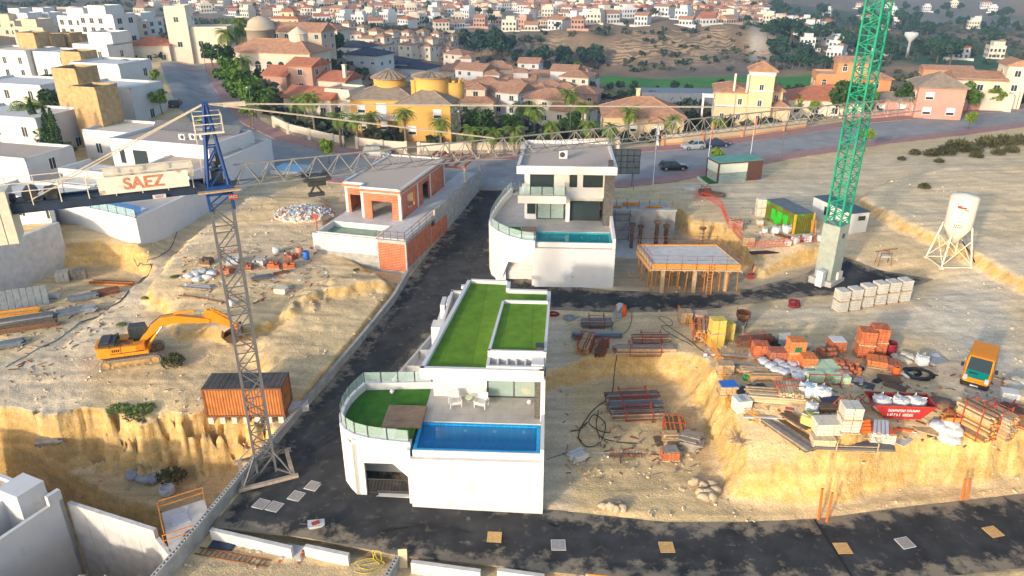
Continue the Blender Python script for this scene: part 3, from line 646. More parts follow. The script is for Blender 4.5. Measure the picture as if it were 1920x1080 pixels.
# loose things on the terrace
def sunchair(loc,rz,label):
    e=E('garden_armchair',loc,rz,label,'armchair','garden armchairs on the terrace')
    MB().box(-.36,.36,-.35,.3,.3,.45).build('seat',PLAST,e); MB().obox((0,.36,.66),.72,.12,.6,rx=R(-14)).build('backrest',PLAST,e)
    f=MB()
    for sx in(-1,1):
        f.bar((sx*.4,-.38,0),(sx*.4,-.38,.58),.05).bar((sx*.4,.36,0),(sx*.4,.36,.58),.05).bar((sx*.4,-.38,.58),(sx*.4,.4,.58),.07,.04)
    f.bar((-.4,-.38,.3),(.4,-.38,.3),.05); f.build('frame',WHITE,e)
def inV(o,x,y,z=0): return o.matrix_world@Vector((x,y,z)) if False else Matrix.Translation(o.location)@Matrix.Rotation(o.rotation_euler.z,4,'Z')@Vector((x,y,z))
sunchair(inV(v1,-6.4,5.6,4.76),R(15),'left white garden armchair under the villa roof overhang')
sunchair(inV(v1,-4.5,5.6,4.76),R(-20),'right white garden armchair beside the dark sliding door')
p=MB().lathe([(.02,0),(.3,.02),(.4,.15),(.4,.3),(.28,.42),(.02,.44)],n=14)
p.build('pouf',mat('mustard_fabric',(.62,.30,.02),.95,.15,6),None,loc=inV(v1,-1.35,7.5,4.76),label='mustard yellow round pouf behind the front villa sliding door',cat='pouf')
for x,y,lb in((-11.2,6.9,'white globe lamp standing on the lawn by the garden wall'),(-1.1,6.0,'white globe lamp on the terrace near the stone pillar')):
    MB().lathe([(.01,0),(.13,.05),(.19,.18),(.13,.32),(.01,.37)],n=12).build('globe_lamp',PLAST,None,loc=inV(v1,x,y,4.77),label=lb,cat='lamp',group='globe lamps')
t=E('side_table',inV(v1,-5.45,6.0,4.76),0,'small round side table between the two garden armchairs','table')
MB().cyl((0,0,.4),(0,0,.44),.28,n=14).build('top',PALEG,t); MB().cyl((0,0,0),(0,0,.4),.04,n=8).build('leg',WHITE,t)
# ---------------------------------------------------------------- second villa
v2=E('villa',(10.55,70.1,0),R(-3.2),'rear white villa with turquoise pool, glass balcony and flat gravel roof','house')
w=MB()
w.box(-8.2,0,0,.3,1.2,6.75).prism([(-.28,.3),(0,.3),(0,15),(-.28,15)],1.2,7.3)
w.prism([(-.28,.0),(0,.0),(0,7.4),(-.28,7.4)],[6.7]*4,[7.9,7.9,8.7,8.7]).build('front_wall',WHITE,v2)
MB().box(-8.19,-.28,.34,.435,6.75,7.31).build('pool_overflow_wall',WHITE,v2)
MB().box(-8.1,-.3,.08,.3,6.75,6.79).build('overflow_ledge',GRAVEL,v2)
d=MB().box(-5.1,-4.15,-.05,-.004,2.6,4.75); dd=d.build('service_door',PLAST,v2); MB().box(-4.3,-4.24,-.1,-.05,3.6,3.72).build('handle',DARK,dd)
g=MB(); gy=1.4
g.side([(-8.2,1.2),(-8.2,7.6),(-12.4,7.6),(-12.4,1.2),(-11.3,1.2),(-11.3,4.75),(-9.6,4.6),(-8.5,4.3),(-8.5,1.2)],gy,gy+.25); g.build('garage_wall',WHITE,v2)
MB().box(-8.5,-8.2,.3,gy,1.2,7.4).build('return_wall',WHITE,v2)
gd=MB()
for k in range(6): gd.box(-11.25,-8.55,gy+.5,gy+.56,2.4+k*.4,2.785+k*.4)
gd.build('garage_door',WHITE,v2)
cur=[(-8.2,-.02),(-9.6,.15),(-11.0,.75),(-12.2,1.75),(-13.0,3.1),(-13.35,4.8),(-13.3,6.8),(-13.0,9.5),(-12.4,13),(-11.6,16.5)]
top=[7.55,7.65,7.8,7.95,8.0,8.0,8.05,8.1,8.2,8.3]; n=len(cur); V=[];F=[]
for i,p in enumerate(cur):
    a=Vector(cur[max(0,i-1)]);b=Vector(cur[min(n-1,i+1)]); dv=(b-a).normalized(); nn=Vector((dv.y,-dv.x))
    if nn.dot(Vector((-7,7))-Vector(p))<0: nn=-nn
    q=Vector(p)+nn*.25; zb=[5.1,5.0,4.9,4.6][i] if i<3 else 1.4
    V+=[(p[0],p[1],zb),(p[0],p[1],top[i]),(q.x,q.y,top[i]),(q.x,q.y,zb)]
for i in range(n-1):
    for k in range(4): F.append((i*4+k,i*4+(k+1)%4,(i+1)*4+(k+1)%4,(i+1)*4+k))
F+=[(0,1,2,3),((n-1)*4+3,(n-1)*4+2,(n-1)*4+1,(n-1)*4)]
cw=MB().add(V,F); cw.prism([(-12.4,1.42),(-12.2,1.75),(-11.3,1.7),(-11.3,1.45)],1.2,5.4); cw.build('curved_wall',WHITE,v2)
MB().prism([(-8.2,.3),(-9.5,.45),(-10.9,1.0),(-12.0,2.0),(-12.75,3.2),(-13.1,4.8),(-13.05,6.8),(-12.7,9.5),(-12,13.2),(-11.3,16.5),(-.28,16.5),(-.28,3.5),(-8.2,3.5)][::-1],6.9,7.36).build('terrace_floor',PAVE,v2)
pool(v2,-8.0,-.55,.66,3.3,7.32,1.3,TILET,glassmat('pool_surface_teal',(.01,.30,.36),.03,.4))
MB().prism([(-12.0,4.6),(-10.2,2.2),(-9.7,2.6),(-9.9,4.7)],7.365,7.40).build('lawn_patch',TURFD,v2)
MB().box(-9.75,-8.2,2.6,4.2,7.37,7.62).build('wooden_deck',DECKW,v2)
glass_rail(v2,[(-8.3,.12),(-9.6,.28),(-10.9,.86),(-12.07,1.85),(-12.87,3.15),(-13.2,4.8),(-13.15,6.8),(-12.85,9.5),(-12.27,13),(-11.5,16.3)],[7.55,7.65,7.8,7.95,8.0,8.0,8.05,8.1,8.2,8.3],.85,1.3)
hb=MB()
hb.box(-9.6,-9.4,7.6,16.5,7.3,10.2).box(-9.4,-8.3,7.5,7.7,7.3,10.2).box(-8.3,-.9,7.5,7.7,9.55,10.2).box(-5.05,-4.6,6.8,7.7,7.36,10.2).box(-.9,-.2,7.5,16,7.3,13.3).box(-9.6,-.2,16.3,16.5,7.3,13.3)
hb.box(-9.6,-.9,7.0,7.2,13.0,13.3).box(-9.6,-9.4,7.2,16.3,10.2,13.3)
hb.box(-5.2,-.9,6.4,6.6,10.2,11.4).box(-5.2,-5.0,6.6,7.2,10.2,13.2).box(-3.9,-3.3,6.42,6.62,11.4,13.2).box(-5.0,-4.75,6.42,6.62,11.4,13.2).box(-1.15,-.9,6.42,6.62,11.4,13.2).box(-9.4,-9.0,6.9,7.1,10.4,13.2).box(-6.4,-5.2,6.9,7.1,10.4,13.2)
hb.build('house_wall',WHITE,v2)
MB().box(-9.4,-.9,11,11.15,7.3,13.2).build('inner_wall',CREAM,v2)
MB().box(-1.0,.02,5.6,7.5,7.3,13.25).build('stone_pillar',STONE,v2)
MB().box(-10.2,-5.1,4.4,7.0,10.15,10.4).box(-10.2,-5.1,4.4,4.6,10.4,11.0).box(-10.2,-10.0,4.6,7.0,10.4,11.0).box(-5.3,-5.1,4.6,6.4,10.4,11.0).build('balcony',WHITE,v2)
MB().box(-10.0,-.9,7.0,11.0,10.15,10.4).build('upper_floor',WHITE,v2)
glass_rail(v2,[(-10.1,6.9),(-10.1,4.5),(-5.2,4.5),(-5.2,6.3)],11.0,.95,1.2)
window(v2,(-7.7,7.0,10.42),2.6,2.5,0,2,name='sliding_door'); window(v2,(-4.33,6.52,11.4),.75,1.75,0,1); window(v2,(-2.22,6.52,11.42),2.1,1.72,0,2)
window(v2,(-3.0,7.3,7.38),3.4,2.2,0,2,name='sliding_door'); window(v2,(-6.7,7.6,7.38),3.0,2.2,0,2,name='sliding_door',gl=GLASST)
window(v2,(-8.85,7.45,8.0),.9,1.2,0,1)
rf=MB(); RO=[(-10.35,4.7),(.15,4.7),(.1,16.8),(-9.9,16.8)]; rf.prism(RO,13.25,13.7); ring(rf,RO,.3,13.7,14.12); rf.build('roof',WHITE,v2)
MB().prism([(-10.0,5.05),(-.2,5.05),(-.22,16.45),(-9.6,16.45)],13.7,13.78).build('roof_gravel',GRAVEL,v2)
ac=MB().box(-5.9,-5.0,9.0,9.4,13.85,14.75); a=ac.build('air_conditioner',PLAST,v2); MB().cyl((-5.55,8.97,14.3),(-5.55,9.0,14.3),.3,n=14).build('fan',DARK,a)
MB().box(-.75,-.25,5.3,5.9,13.78,14.6).build('flue_cap',DARK,v2)
# ---------------------------------------------------------------- brick house under construction
v3=E('unfinished_house',(-11.4,73.9,0),R(-15),'unfinished red brick house with raw concrete terrace and green water in its pool','house')
MB().box(-11.0,-3.35,0,.25,1.5,6.2).box(-11.0,-10.75,.25,20,1.5,6.2).build('terrace_wall',BLW,v3)
MB().box(-11.05,-3.35,-.06,0,4.3,6.25).build('pool_wall',CONCL,v3)
MB().box(-3.2,-.12,.02,.3,2.7,5.85).build('brick_panel',BRW,v3)
MB().box(-3.35,-3.2,-.03,.3,1.5,6.2).box(-3.2,.02,-.01,.3,5.85,6.2).box(-3.2,.02,-.02,.3,1.5,2.7).box(-.12,.04,-.015,.3,2.7,5.85).build('corner_frame',CONC,v3)
sw=MB()
sw.box(-.25,0,.3,28,1.5,3.1).box(-.25,.03,.3,9.0,5.85,6.25).box(-.25,.02,9.0,28,5.2,6.9); sw.build('side_wall',BLW,v3)
MB().box(-.22,.015,.3,7.4,3.1,5.85).box(-.22,.015,7.6,13,3.1,5.2).build('brick_panel',BRW,v3)
MB().box(-.24,.02,13,28,3.1,5.2).box(-.22,.03,7.4,7.6,3.1,5.85).build('concrete_panel',BLW,v3)
MB().box(-3.3,-.25,.3,28,5.9,6.3).box(-10.75,-3.3,4.3,21,5.9,6.28).build('terrace_slab',CONCL,v3)
TILEW=mat('pale_plaster',(.66,.65,.60),.9,.08,2)
pb=MB().box(-10.75,-3.4,.3,4.2,4.4,4.6).box(-10.75,-3.4,3.95,4.25,4.6,6.32).box(-10.75,-10.5,.3,3.95,4.6,6.32).box(-3.6,-3.35,.3,3.95,4.6,6.34).box(-10.5,-3.6,.26,.5,4.6,6.3)
pb.build('pool_basin',TILEW,v3); MB().box(-10.5,-3.6,.5,3.95,5.6,5.66).build('pool_water',POOLG,v3)
bw=MB(); cc=MB(); ins=MB(); H0,H1=6.28,9.5
X0,X1,Y0,Y1=-10.6,-3.0,7.5,20.8
def wall_open(bm,axis,fixed,a,b,opens,z0,z1,t=.25):
    segs=sorted(opens); cur_=a
    for (o0,o1,zz0,zz1) in segs+[(b,b,0,0)]:
        def bx(p,q,za,zb):
            if q-p<.02 or zb-za<.02: return
            if axis=='x': bm.box(p,q,fixed,fixed+t,za,zb)
            else: bm.box(fixed,fixed+t,p,q,za,zb)
        bx(cur_,o0,z0,z1)
        if o1>o0: bx(o0,o1,z0,zz0); bx(o0,o1,zz1,z1)
        cur_=o1
wall_open(bw,'x',Y0,X0+.3,-7.9,[(-10.0,-8.3,6.28,8.5)],H0,H1-.25)
wall_open(bw,'x',Y0-1.4,-7.6,X1-.3,[(-6.6,-4.1,6.28,8.4)],H0,H1-.25)
wall_open(bw,'y',X1-.24,Y0-1.1,Y1-.3,[(8.2,10.4,6.9,8.7),(13.0,15.2,6.28,8.7)],H0,H1-.25,.22)
wall_open(bw,'y',X0+.02,Y0+.3,Y1-.3,[],H0,H1-.25,.22); wall_open(bw,'x',Y1-.27,X0+.3,X1-.3,[],H0,H1-.25)
wall_open(bw,'y',-7.86,Y0-1.1,Y0+.1,[],H0,H1-.25,.22)
bw.build('brick_wall',BRW,v3)
for x,y in((X0-.02,Y0-.02),(-7.92,Y0-1.42),(X1-.28,Y0-1.42),(X1-.29,11.2),(X1-.29,15.4),(X1-.28,Y1-.28),(X0-.02,Y1-.28),(-7.9,Y0-.03)):
    MB().box(x,x+.32,y,y+.32,H0,H1-.2).build('column',CONCL,v3)
cc.prism([(X0-.05,Y0-.06),(-7.95,Y0-.06),(-7.95,Y0-1.46),(X1+.05,Y0-1.46),(X1+.05,Y1+.05),(X0-.05,Y1+.05)],H1-.22,H1+.05); cc.build('ring_beam',CONC,v3)
RP=[(X0-.15,Y0-.2),(-8.1,Y0-.2),(-8.1,Y0-1.6),(X1+.15,Y0-1.6),(X1+.15,Y1+.15),(X0-.15,Y1+.15)]
rr=MB().prism(RP,H1+.05,H1+.3); rr.build('roof_slab',BRW,v3)
p2=MB(); ring(p2,RP,.25,H1+.3,H1+.55); p2.build('parapet',WHITE,v3)
MB().prism([(p[0]*.985-.1,p[1]) for p in [(X0+.1,Y0+.05),(-7.8,Y0+.05),(-7.8,Y0-1.3),(X1-.2,Y0-1.3),(X1-.2,Y1-.1),(X0+.1,Y1-.1)]],H1+.3,H1+.38).build('roof_gravel',GRAVEL,v3)
MB().box(X0+.3,X1-.3,13.5,13.6,H0,H1-.3).build('inner_wall',CREAM,v3)
# rear porch with brick beams
for y in(21.2,27.5):
    for x in(-6.6,-.5): MB().box(x,x+.3,y,y+.3,6.2,8.9).build('column',CONC,v3)
for k in range(6): MB().box(-6.7+k*1.22,-6.4+k*1.22,21.1,27.9,8.9,9.15).build('porch_beam',BRICKD,v3)
MB().box(-6.8,-.1,21.0,21.25,8.72,8.9).box(-6.8,-.1,27.6,27.85,8.72,8.9).build('porch_lintel',BRICKD,v3)
MB().box(-11,-.25,21,28.2,3,6.26).build('porch_floor',CONC,v3)
sr=MB()
pts=[(-10.6,.1),(-3.4,.12),(-.15,.12),(-.12,8.6)]
for i in range(3):
    a=Vector(pts[i]);b=Vector(pts[i+1])
    for z in(.5,.95): 
        if i!=0: sr.bar((a.x,a.y,6.2+z),(b.x,b.y,6.2+z),.04)
    for k in range(5):
        q=a.lerp(b,k/4); 
        if i!=0: sr.bar((q.x,q.y,6.2),(q.x,q.y,7.25),.05)
sr.build('safety_rail',RUST,v3)
MB().box(-10.68,-10.6,.3,.38,4.6,8.1).box(-10.95,-10.32,.28,.3,7.75,8.25).build('sign_post',REDST,v3)
# ---------------------------------------------------------------- boundary wall of the lane: hollow blocks, top course open
WL=[(-23.2,26.5,-1.2),(-20.4,34.6,-.1),(-18.75,42.0,.1),(-16.95,48.8,.35),(-13.65,61.2,1.15),(-11.9,68.0,1.7),(-11.15,73.2,2.2)]
bwall=E('block_wall',(0,0,0),0,'long grey hollow-block wall along the left side of the asphalt lane','wall')
m=MB(); cse=MB()
for i in range(len(WL)-1):
    a=Vector(WL[i]);b=Vector(WL[i+1]); d=(b-a); L=Vector((d.x,d.y)).length; t=Vector((d.x,d.y))/L; nn=Vector((-t.y,t.x))
    h=1.05
    for (o0,o1,za,zb,mm) in((0,.28,-5.5,h-.2,m),(0,.07,h-.2,h,cse),(.21,.28,h-.2,h,cse)):
        A=[Vector((a.x,a.y))+nn*o0,Vector((b.x,b.y))+nn*o0,Vector((b.x,b.y))+nn*o1,Vector((a.x,a.y))+nn*o1]
        mm.prism([(p.x,p.y) for p in A],[a.z+za,b.z+za,b.z+za,a.z+za],[a.z+zb,b.z+zb,b.z+zb,a.z+zb])
    n=int(L/.27)
    for k in range(n):
        f=(k+.5)/n; p=Vector((a.x,a.y)).lerp(Vector((b.x,b.y)),f); z=a.z+(b.z-a.z)*f+h-.2
        A=[p-t*.045+nn*.071,p+t*.045+nn*.071,p+t*.045+nn*.209,p-t*.045+nn*.209]
        cse.prism([(q.x,q.y) for q in A],z,z+.197)
m.build('wall_body',BLW,bwall); cse.build('open_top_course',CONC,bwall)
# ---------------------------------------------------------------- tower cranes
def lattice(mb,w,z0,z1,bay,ch,br):
    h=w/2
    for sx in(-1,1):
        for sy in(-1,1): mb.box(sx*h-ch/2,sx*h+ch/2,sy*h-ch/2,sy*h+ch/2,z0,z1)
    n=max(1,round((z1-z0)/bay)); b=(z1-z0)/n
    for k in range(n):
        a=z0+k*b; c=a+b
        for s in(-1,1):
            f=1 if (k%2==0) else -1
            mb.bar((-h*f,s*h,a),(h*f,s*h,c),br); mb.bar((s*h,-h*f,a),(s*h,h*f,c),br)
            mb.bar((-h,s*h,c),(h,s*h,c),br*.8); mb.bar((s*h,-h,c),(s*h,h,c),br*.8)
def text_mesh(name,txt,size,m,par,loc,rot,ext=.01,bold=0):
    cu=bpy.data.curves.new(name,'FONT'); cu.body=txt; cu.size=size; cu.extrude=ext; cu.align_x='CENTER'; cu.align_y='CENTER'; cu.offset=bold
    t=bpy.data.objects.new(name,cu); COL.objects.link(t); dg=bpy.context.evaluated_depsgraph_get()
    me=bpy.data.meshes.new_from_object(t.evaluated_get(dg)); bpy.data.objects.remove(t)
    me.materials.clear(); me.materials.append(m)
    o=put(name,me,par,loc=loc); o.rotation_euler=rot; return o
JA=math.atan2(24.2,54.1)
c1=E('tower_crane',(-17.65,42.85,gz(-17.65,42.85)),JA,'grey lattice tower crane with blue head and rusty white name board, jib across the picture','tower crane')
MW=1.25
sec=MB(); lattice(sec,MW,0,2.8,1.4,.15,.075); sm=sec.mesh('mast_section',STEEL)
for k in range(7): put('mast_section',sm,c1,loc=(0,0,.15+k*2.8))
fr=MB()
for s in(-1,1): fr.box(-2.0,2.0,s*1.65-.14,s*1.65+.14,.0,.22).box(s*1.65-.14,s*1.65+.14,-1.5,1.5,.22,.38)
fr.build('base_frame',mat('weathered_frame',(.42,.33,.25),.9,.2,4),c1)
for sx in(-1,1):
    for sy in(-1,1): MB().bar((sx*1.6,sy*1.6,.35),(sx*.62,sy*.62,1.9),.09).bar((sx*1.6,sy*1.6,.35),(sx*.62,sy*.62,.4),.1).build('base_strut',STEEL,c1)
zs=19.75
hd=MB(); lattice(hd,1.35,zs,zs+.95,.95,.16,.08); hd.lathe([(.01,zs+.95),(.85,zs+.95),(.85,zs+1.2),(.01,zs+1.2)],n=18); hd.build('slewing_ring',BLUEST,c1)
MB().box(-1.2,1.2,-1.1,1.1,zs+1.2,zs+1.28).build('slewing_platform',WOOD,c1)
hb=MB()
za,zb=zs+1.28,zs+6.2
for sx in(-1,1):
    for sy in(-1,1): hb.bar((sx*.6,sy*.62,za),(.0+sx*.06,sy*.10,zb),.15)
for k in range(4):
    t0=k/4;t1=(k+1)/4; w0=.6*(1-t0)+.06*t0; w1=.6*(1-t1)+.06*t1; a=za+(zb-za)*t0; b=za+(zb-za)*t1
    for s in(-1,1): hb.bar((-w0,s*w0,a),(w1,s*w1,b),.08).bar((s*w0,w0,a),(s*w1,-w1,b),.08).bar((-w1,s*w1,b),(w1,s*w1,b),.07).bar((s*w1,-w1,b),(s*w1,w1,b),.07)
hb.obox((0,0,zb-.55),.34,.36,1.3); hb.obox((0,0,za+.1),1.5,1.5,.25); hb.build('tower_head',BLUEST,c1)
cg=MB(); zc=zb-1.55
for z in(0,.5,1.0):
    for s in(-1,1): cg.bar((-.75,s*.75,zc+z),(.75,s*.75,zc+z),.045).bar((s*.75,-.75,zc+z),(s*.75,.75,zc+z),.045)
for sx in(-1,1):
    for sy in(-1,1): cg.bar((sx*.75,sy*.75,zc),(sx*.75,sy*.75,zc+1.05),.05)
cg.box(-.8,.8,-.8,-.4,zc-.06,zc).box(-.8,.8,.4,.8,zc-.06,zc); cg.build('head_cage',CREAM,c1)
ld=MB()
for s in(-.22,.22): ld.bar((-.75,s,za),(-.75,s,zc),.04)
for k in range(12): ld.bar((-.75,-.22,za+k*.28),(-.75,.22,za+k*.28),.03)
ld.build('ladder',CREAM,c1)
eq=MB().box(-.3,.35,-.35,.3,za+.3,za+1.0).cyl((0,.1,za+1.0),(0,.1,za+1.5),.2,n=10).box(.1,.4,-.2,.2,za+1.4,za+2.4); eq.build('slewing_motor',DARK,c1)
JZ=zs+1.35; JL=59.0
jb=MB(); hh=.62; jt=1.15; x0=1.0; nb=41; bl=(JL-x0)/nb
jb.bar((x0,0,JZ+jt),(JL-.8,0,JZ+jt),.085); 
for s in(-1,1): jb.bar((x0-.3,s*hh,JZ),(JL,s*hh,JZ),.075)
for k in range(nb):
    a=x0+k*bl; mid=a+bl/2; b=a+bl
    for s in(-1,1): jb.bar((a,s*hh,JZ),(mid,0,JZ+jt),.042).bar((mid,0,JZ+jt),(b,s*hh,JZ),.042)
    jb.bar((a,-hh,JZ),(a,hh,JZ),.05).bar((a,-hh,JZ),(b,hh,JZ),.035)
jb.build('jib',mat('jib_steel',(.23,.225,.21),.6,.2,3,metal=.2),c1)
tr=MB().box(11.3,13.0,-.75,.75,JZ-.22,JZ-.05).box(11.6,12.7,-.5,.5,JZ-.6,JZ-.22)
for xx in(11.5,12.8):
    for s in(-.62,.62): tr.cyl((xx,s-.08,JZ-.02),(xx,s+.08,JZ-.02),.12,n=8)
tr.bar((12.1,0,JZ-.6),(11.7,0,JZ-1.2),.12).bar((12.1,0,JZ-.6),(12.5,0,JZ-1.2),.12).box(11.6,12.6,-.18,.18,JZ-1.35,JZ-1.15); tr.v=[(x-6.4,y,z) for x,y,z in tr.v]; tr.build('trolley',DARK,c1)
TB=mat('tie_steel',(.55,.47,.36),.6,.15,3)
tie=MB()
for s in(-.12,.12):
    tie.bar((0,s,zb),(18.0,s,JZ+jt+.05),.05); tie.bar((0,s,zb),(45.5,s,JZ+jt+.05),.05); tie.bar((0,s,zb),(-9.5,s*5,JZ+.5),.06)
tie.obox((1.6,0,zb-.15),1.2,.3,.25); tie.build('tie_bar',TB,c1)
CJ=-15.5
cj=MB()
for s in(-.62,.62): cj.box(CJ,-.7,s-.1,s+.1,JZ-.18,JZ-.13).box(CJ,-.7,s-.04,s+.04,JZ-.13,JZ+.3).box(CJ,-.7,s-.1,s+.1,JZ+.3,JZ+.36)
cj.build('counter_jib',NAVY,c1)
MB().box(CJ,-.9,-.55,.55,JZ+.2,JZ+.25).build('walkway',NAVY,c1)
rl=MB()
for s in(-.78,.78):
    for z in(.75,1.2): rl.bar((CJ+2,s,JZ+.3+z),(-1.2,s,JZ+.3+z),.04)
    for k in range(10): xx=CJ+2+k*1.35; rl.bar((xx,s,JZ+.25),(xx,s,JZ+1.52),.05)
rl.build('handrail',CREAM,c1)
SIGN=mat('rusty_white_board',(.72,.66,.56),.8,.08,3,stain=((.20,.075,.03),.62,1.1))
sg=MB().box(-6.2,-1.55,-.98,-.93,JZ+.42,JZ+1.38); so_=sg.build('name_board',SIGN,c1)
text_mesh('lettering','SAEZ',.92,mat('faded_red_paint',(.55,.20,.10),.8,.2,6),so_,(-3.9,-.99,JZ+.9),(PI/2,0,0),.012,.022)
sb=MB().box(-6.0,-1.2,.93,.98,JZ+.5,JZ+1.5).build('name_board',SIGN,c1)
pb=MB().box(-3.6,-2.9,-.80,-.76,JZ-.16,JZ+.06).build('small_plate',PLAST,c1)
text_mesh('lettering','SAEZ',.2,REDST,pb,(-3.25,-.81,JZ-.05),(PI/2,0,0),.004)
pb=MB().box(.45,.95,-.86,-.83,zs+.62,zs+.95).build('head_plate',REDST,c1)
text_mesh('lettering','SAEZ',.22,PLAST,pb,(.7,-.87,zs+.79),(PI/2,0,0),.004)
wn=MB().cyl((-9.6,-.4,JZ+.75),(-9.6,.4,JZ+.75),.36,n=14).box(-10.3,-9.0,-.5,.5,JZ+.25,JZ+.45).box(-8.9,-8.3,-.35,.35,JZ+.25,JZ+.95).cyl((-10.9,-.2,JZ+.6),(-10.3,-.2,JZ+.6),.22,n=10); wn.build('winch',DARK,c1)
for k in range(4): 
    MB().box(-12.6+k*.52,-12.12+k*.52,-.95,.95,JZ-1.75,JZ+1.15).build('counterweight',CREAM,c1)
for k in range(3): MB().box(-14.6+k*.36,-14.28+k*.36,-.62,.62,JZ+.25,JZ+1.6).build('upper_counterweight',CREAM,c1)
# green crane
p=P(1548,530,3.2); c2=E('tower_crane',(p.x,p.y,gz(p.x,p.y)),R(38),'green lattice tower crane mast rising out of the picture from a grey base','tower crane')
sec=MB(); lattice(sec,1.55,0,3.0,.75,.17,.075); sm=sec.mesh('mast_section',GREENST)
for k in range(11): put('mast_section',sm,c2,loc=(0,0,6.2+k*3.0))
b=MB().box(-.9,.9,-.9,.9,.5,6.3); b.build('base_tower',mat('grey_green_steel',(.30,.335,.29),.7,.12,2),c2)
MB().box(-1.25,1.25,-1.25,1.25,-.4,.5).build('footing',CONC,c2)
MB().box(-.2,.15,-.96,-.9,5.0,5.45).build('hatch',DARK,c2)
MB().box(-2.0,-1.35,-.6,.1,.0,1.7).build('control_cabinet',PLAST,c2); MB().box(.0,.8,-1.2,-.95,.5,1.3).build('switch_box',CONCL,c2)
hd=MB(); hd.lathe([(.01,0),(1.0,0),(1.0,.5),(.01,.5)],n=16)
for sx in(-1,1):
    for sy in(-1,1): hd.bar((sx*.7,sy*.7,.5),(0,0,7),.14)
hd.build('tower_head',GREENST,c2,loc=(0,0,39.2))
jb=MB()
for s in(-.6,.6): jb.bar((-9,s,0),(34,s,0),.12)
jb.bar((1,0,1.2),(34,0,1.2),.12)
for k in range(24):
    a=1+k*1.375
    for s in(-.6,.6): jb.bar((a,s,0),(a+.69,0,1.2),.06).bar((a+.69,0,1.2),(a+1.375,s,0),.06)
o=jb.build('jib',GREENST,c2,loc=(0,0,39.8)); o.rotation_euler=(0,0,R(30))
# ---------------------------------------------------------------- excavator
p=P(246,672,1.6); ex=E('excavator',(p.x+.3,p.y,gz(p.x,p.y)-.02),R(17),'orange tracked excavator with its boom stretched out to the right','excavator')
TRK=mat('track_steel',(.20,.165,.12),.85,.3,4)
def track(y):
    prof=[]; L,Rr=1.95,.42
    for i in range(9): a=PI/2+PI*i/8; prof.append((-L+Rr*math.cos(a),.44+Rr*math.sin(a)))
    for i in range(9): a=-PI/2+PI*i/8; prof.append((L+Rr*math.cos(a),.44+Rr*math.sin(a)))
    m=MB().side(prof,y-.27,y+.27); t=m.build('track',TRK,ex)
    pd=MB(); n=44; per=[]
    pts=[Vector((a,0,b)) for a,b in prof]; tot=sum((pts[(i+1)%18]-pts[i]).length for i in range(18)); 
    for k in range(n):
        s=tot*k/n
        for i in range(18):
            d=(pts[(i+1)%18]-pts[i]); 
            if s<=d.length: q=pts[i]+d.normalized()*s; dn=d.normalized(); break
            s-=d.length
        an=math.atan2(dn.z,dn.x); pd.obox((q.x,y,q.z),.17,.58,.06,ry=-an)
    pd.build('track_pad',mat('track_pad_steel',(.30,.25,.19),.8,.25,4),t)
    wl=MB()
    for k in range(6): xx=-1.5+k*.6; wl.cyl((xx,y-.3,.22),(xx,y+.3,.22),.14,n=10)
    for xx in(-L,L): wl.cyl((xx,y-.31,.44),(xx,y+.31,.44),.3,n=14)
    wl.box(-1.5,1.5,y-.29,y+.29,.3,.62); wl.build('roller_frame',mat('muddy_yellow',(.42,.26,.10),.9,.3,3),t)
track(-1.2); track(1.2)
MB().box(-.9,.9,-.95,.95,.5,.75).cyl((0,0,.7),(0,0,1.0),.75,n=18).build('undercarriage',TRK,ex)
up=E('upper_body',(0,0,0),0,None,None); COL.objects.unlink(up); bpy.data.objects.remove(up)
bd=MB().prism([(-2.55,-.9),(-2.35,-1.3),(1.5,-1.3),(1.5,.2),(1.2,.2),(1.2,1.3),(-2.35,1.3),(-2.55,.9)],1.0,1.35)
bd.prism([(-1.5,-1.32),(.6,-1.32),(1.25,-1.1),(1.25,-.5),(-1.5,-.5)],1.35,1.95).prism([(-1.5,-.5),(.2,-.5),(.2,.3),(-1.5,.3)],1.35,1.8).prism([(-1.5,.3),(-.2,.3),(-.2,1.3),(-1.5,1.3)],1.35,1.95); bd.build('body',YELLOWX,ex)
MB().prism([(-2.7,-.6),(-2.5,-1.22),(-1.5,-1.32),(-1.5,1.32),(-2.5,1.22),(-2.7,.6)],1.05,1.98).build('counterweight',YELLOWX,ex)
hd=MB().prism([(-2.35,-1.0),(-1.1,-1.0),(-1.1,.95),(-2.35,.95)],1.98,2.22).prism([(-2.2,-.85),(-1.5,-.85),(-1.5,.8),(-2.2,.8)],2.22,2.34); hd.cyl((-1.0,.6,1.9),(-1.0,.6,2.45),.09,n=8)
hd.build('engine_hood',DARK,ex)
MB().box(-1.45,1.2,-1.335,-1.325,1.36,1.42).box(-2.3,1.45,-1.315,-1.302,1.0,1.06).box(-.62,-.58,-1.335,-1.322,1.42,1.94).build('panel_gap',BLACK,ex)
for k in range(4): MB().box(-1.3+k*.16,-1.2+k*.16,-1.334,-1.322,1.55,1.8).build('vent_slot',BLACK,ex)
MB().tube([(1.0,-.1,2.0),(1.9,-.1,3.25),(2.9,-.1,3.95),(3.9,-.1,4.0)],.035,6).build('hydraulic_hose',BLACK,ex)
MB().bar((-1.4,-1.25,1.98),(-1.4,-1.25,2.35),.03).bar((.4,-1.25,1.98),(.4,-1.25,2.35),.03).bar((-1.4,-1.25,2.35),(.4,-1.25,2.35),.03).build('handrail',BLACK,ex)
MB().box(-.5,.05,-1.0,-.45,1.95,2.02).box(-.95,-.6,-1.15,-.6,1.95,2.0).box(-.9,-.3,-.45,.2,1.8,1.86).build('access_panel',RUST,ex)
cb=MB().prism([(-.1,.38),(1.45,.38),(1.45,1.28),(-.1,1.28)],1.35,1.6); cb.build('cab_base',YELLOWX,ex)
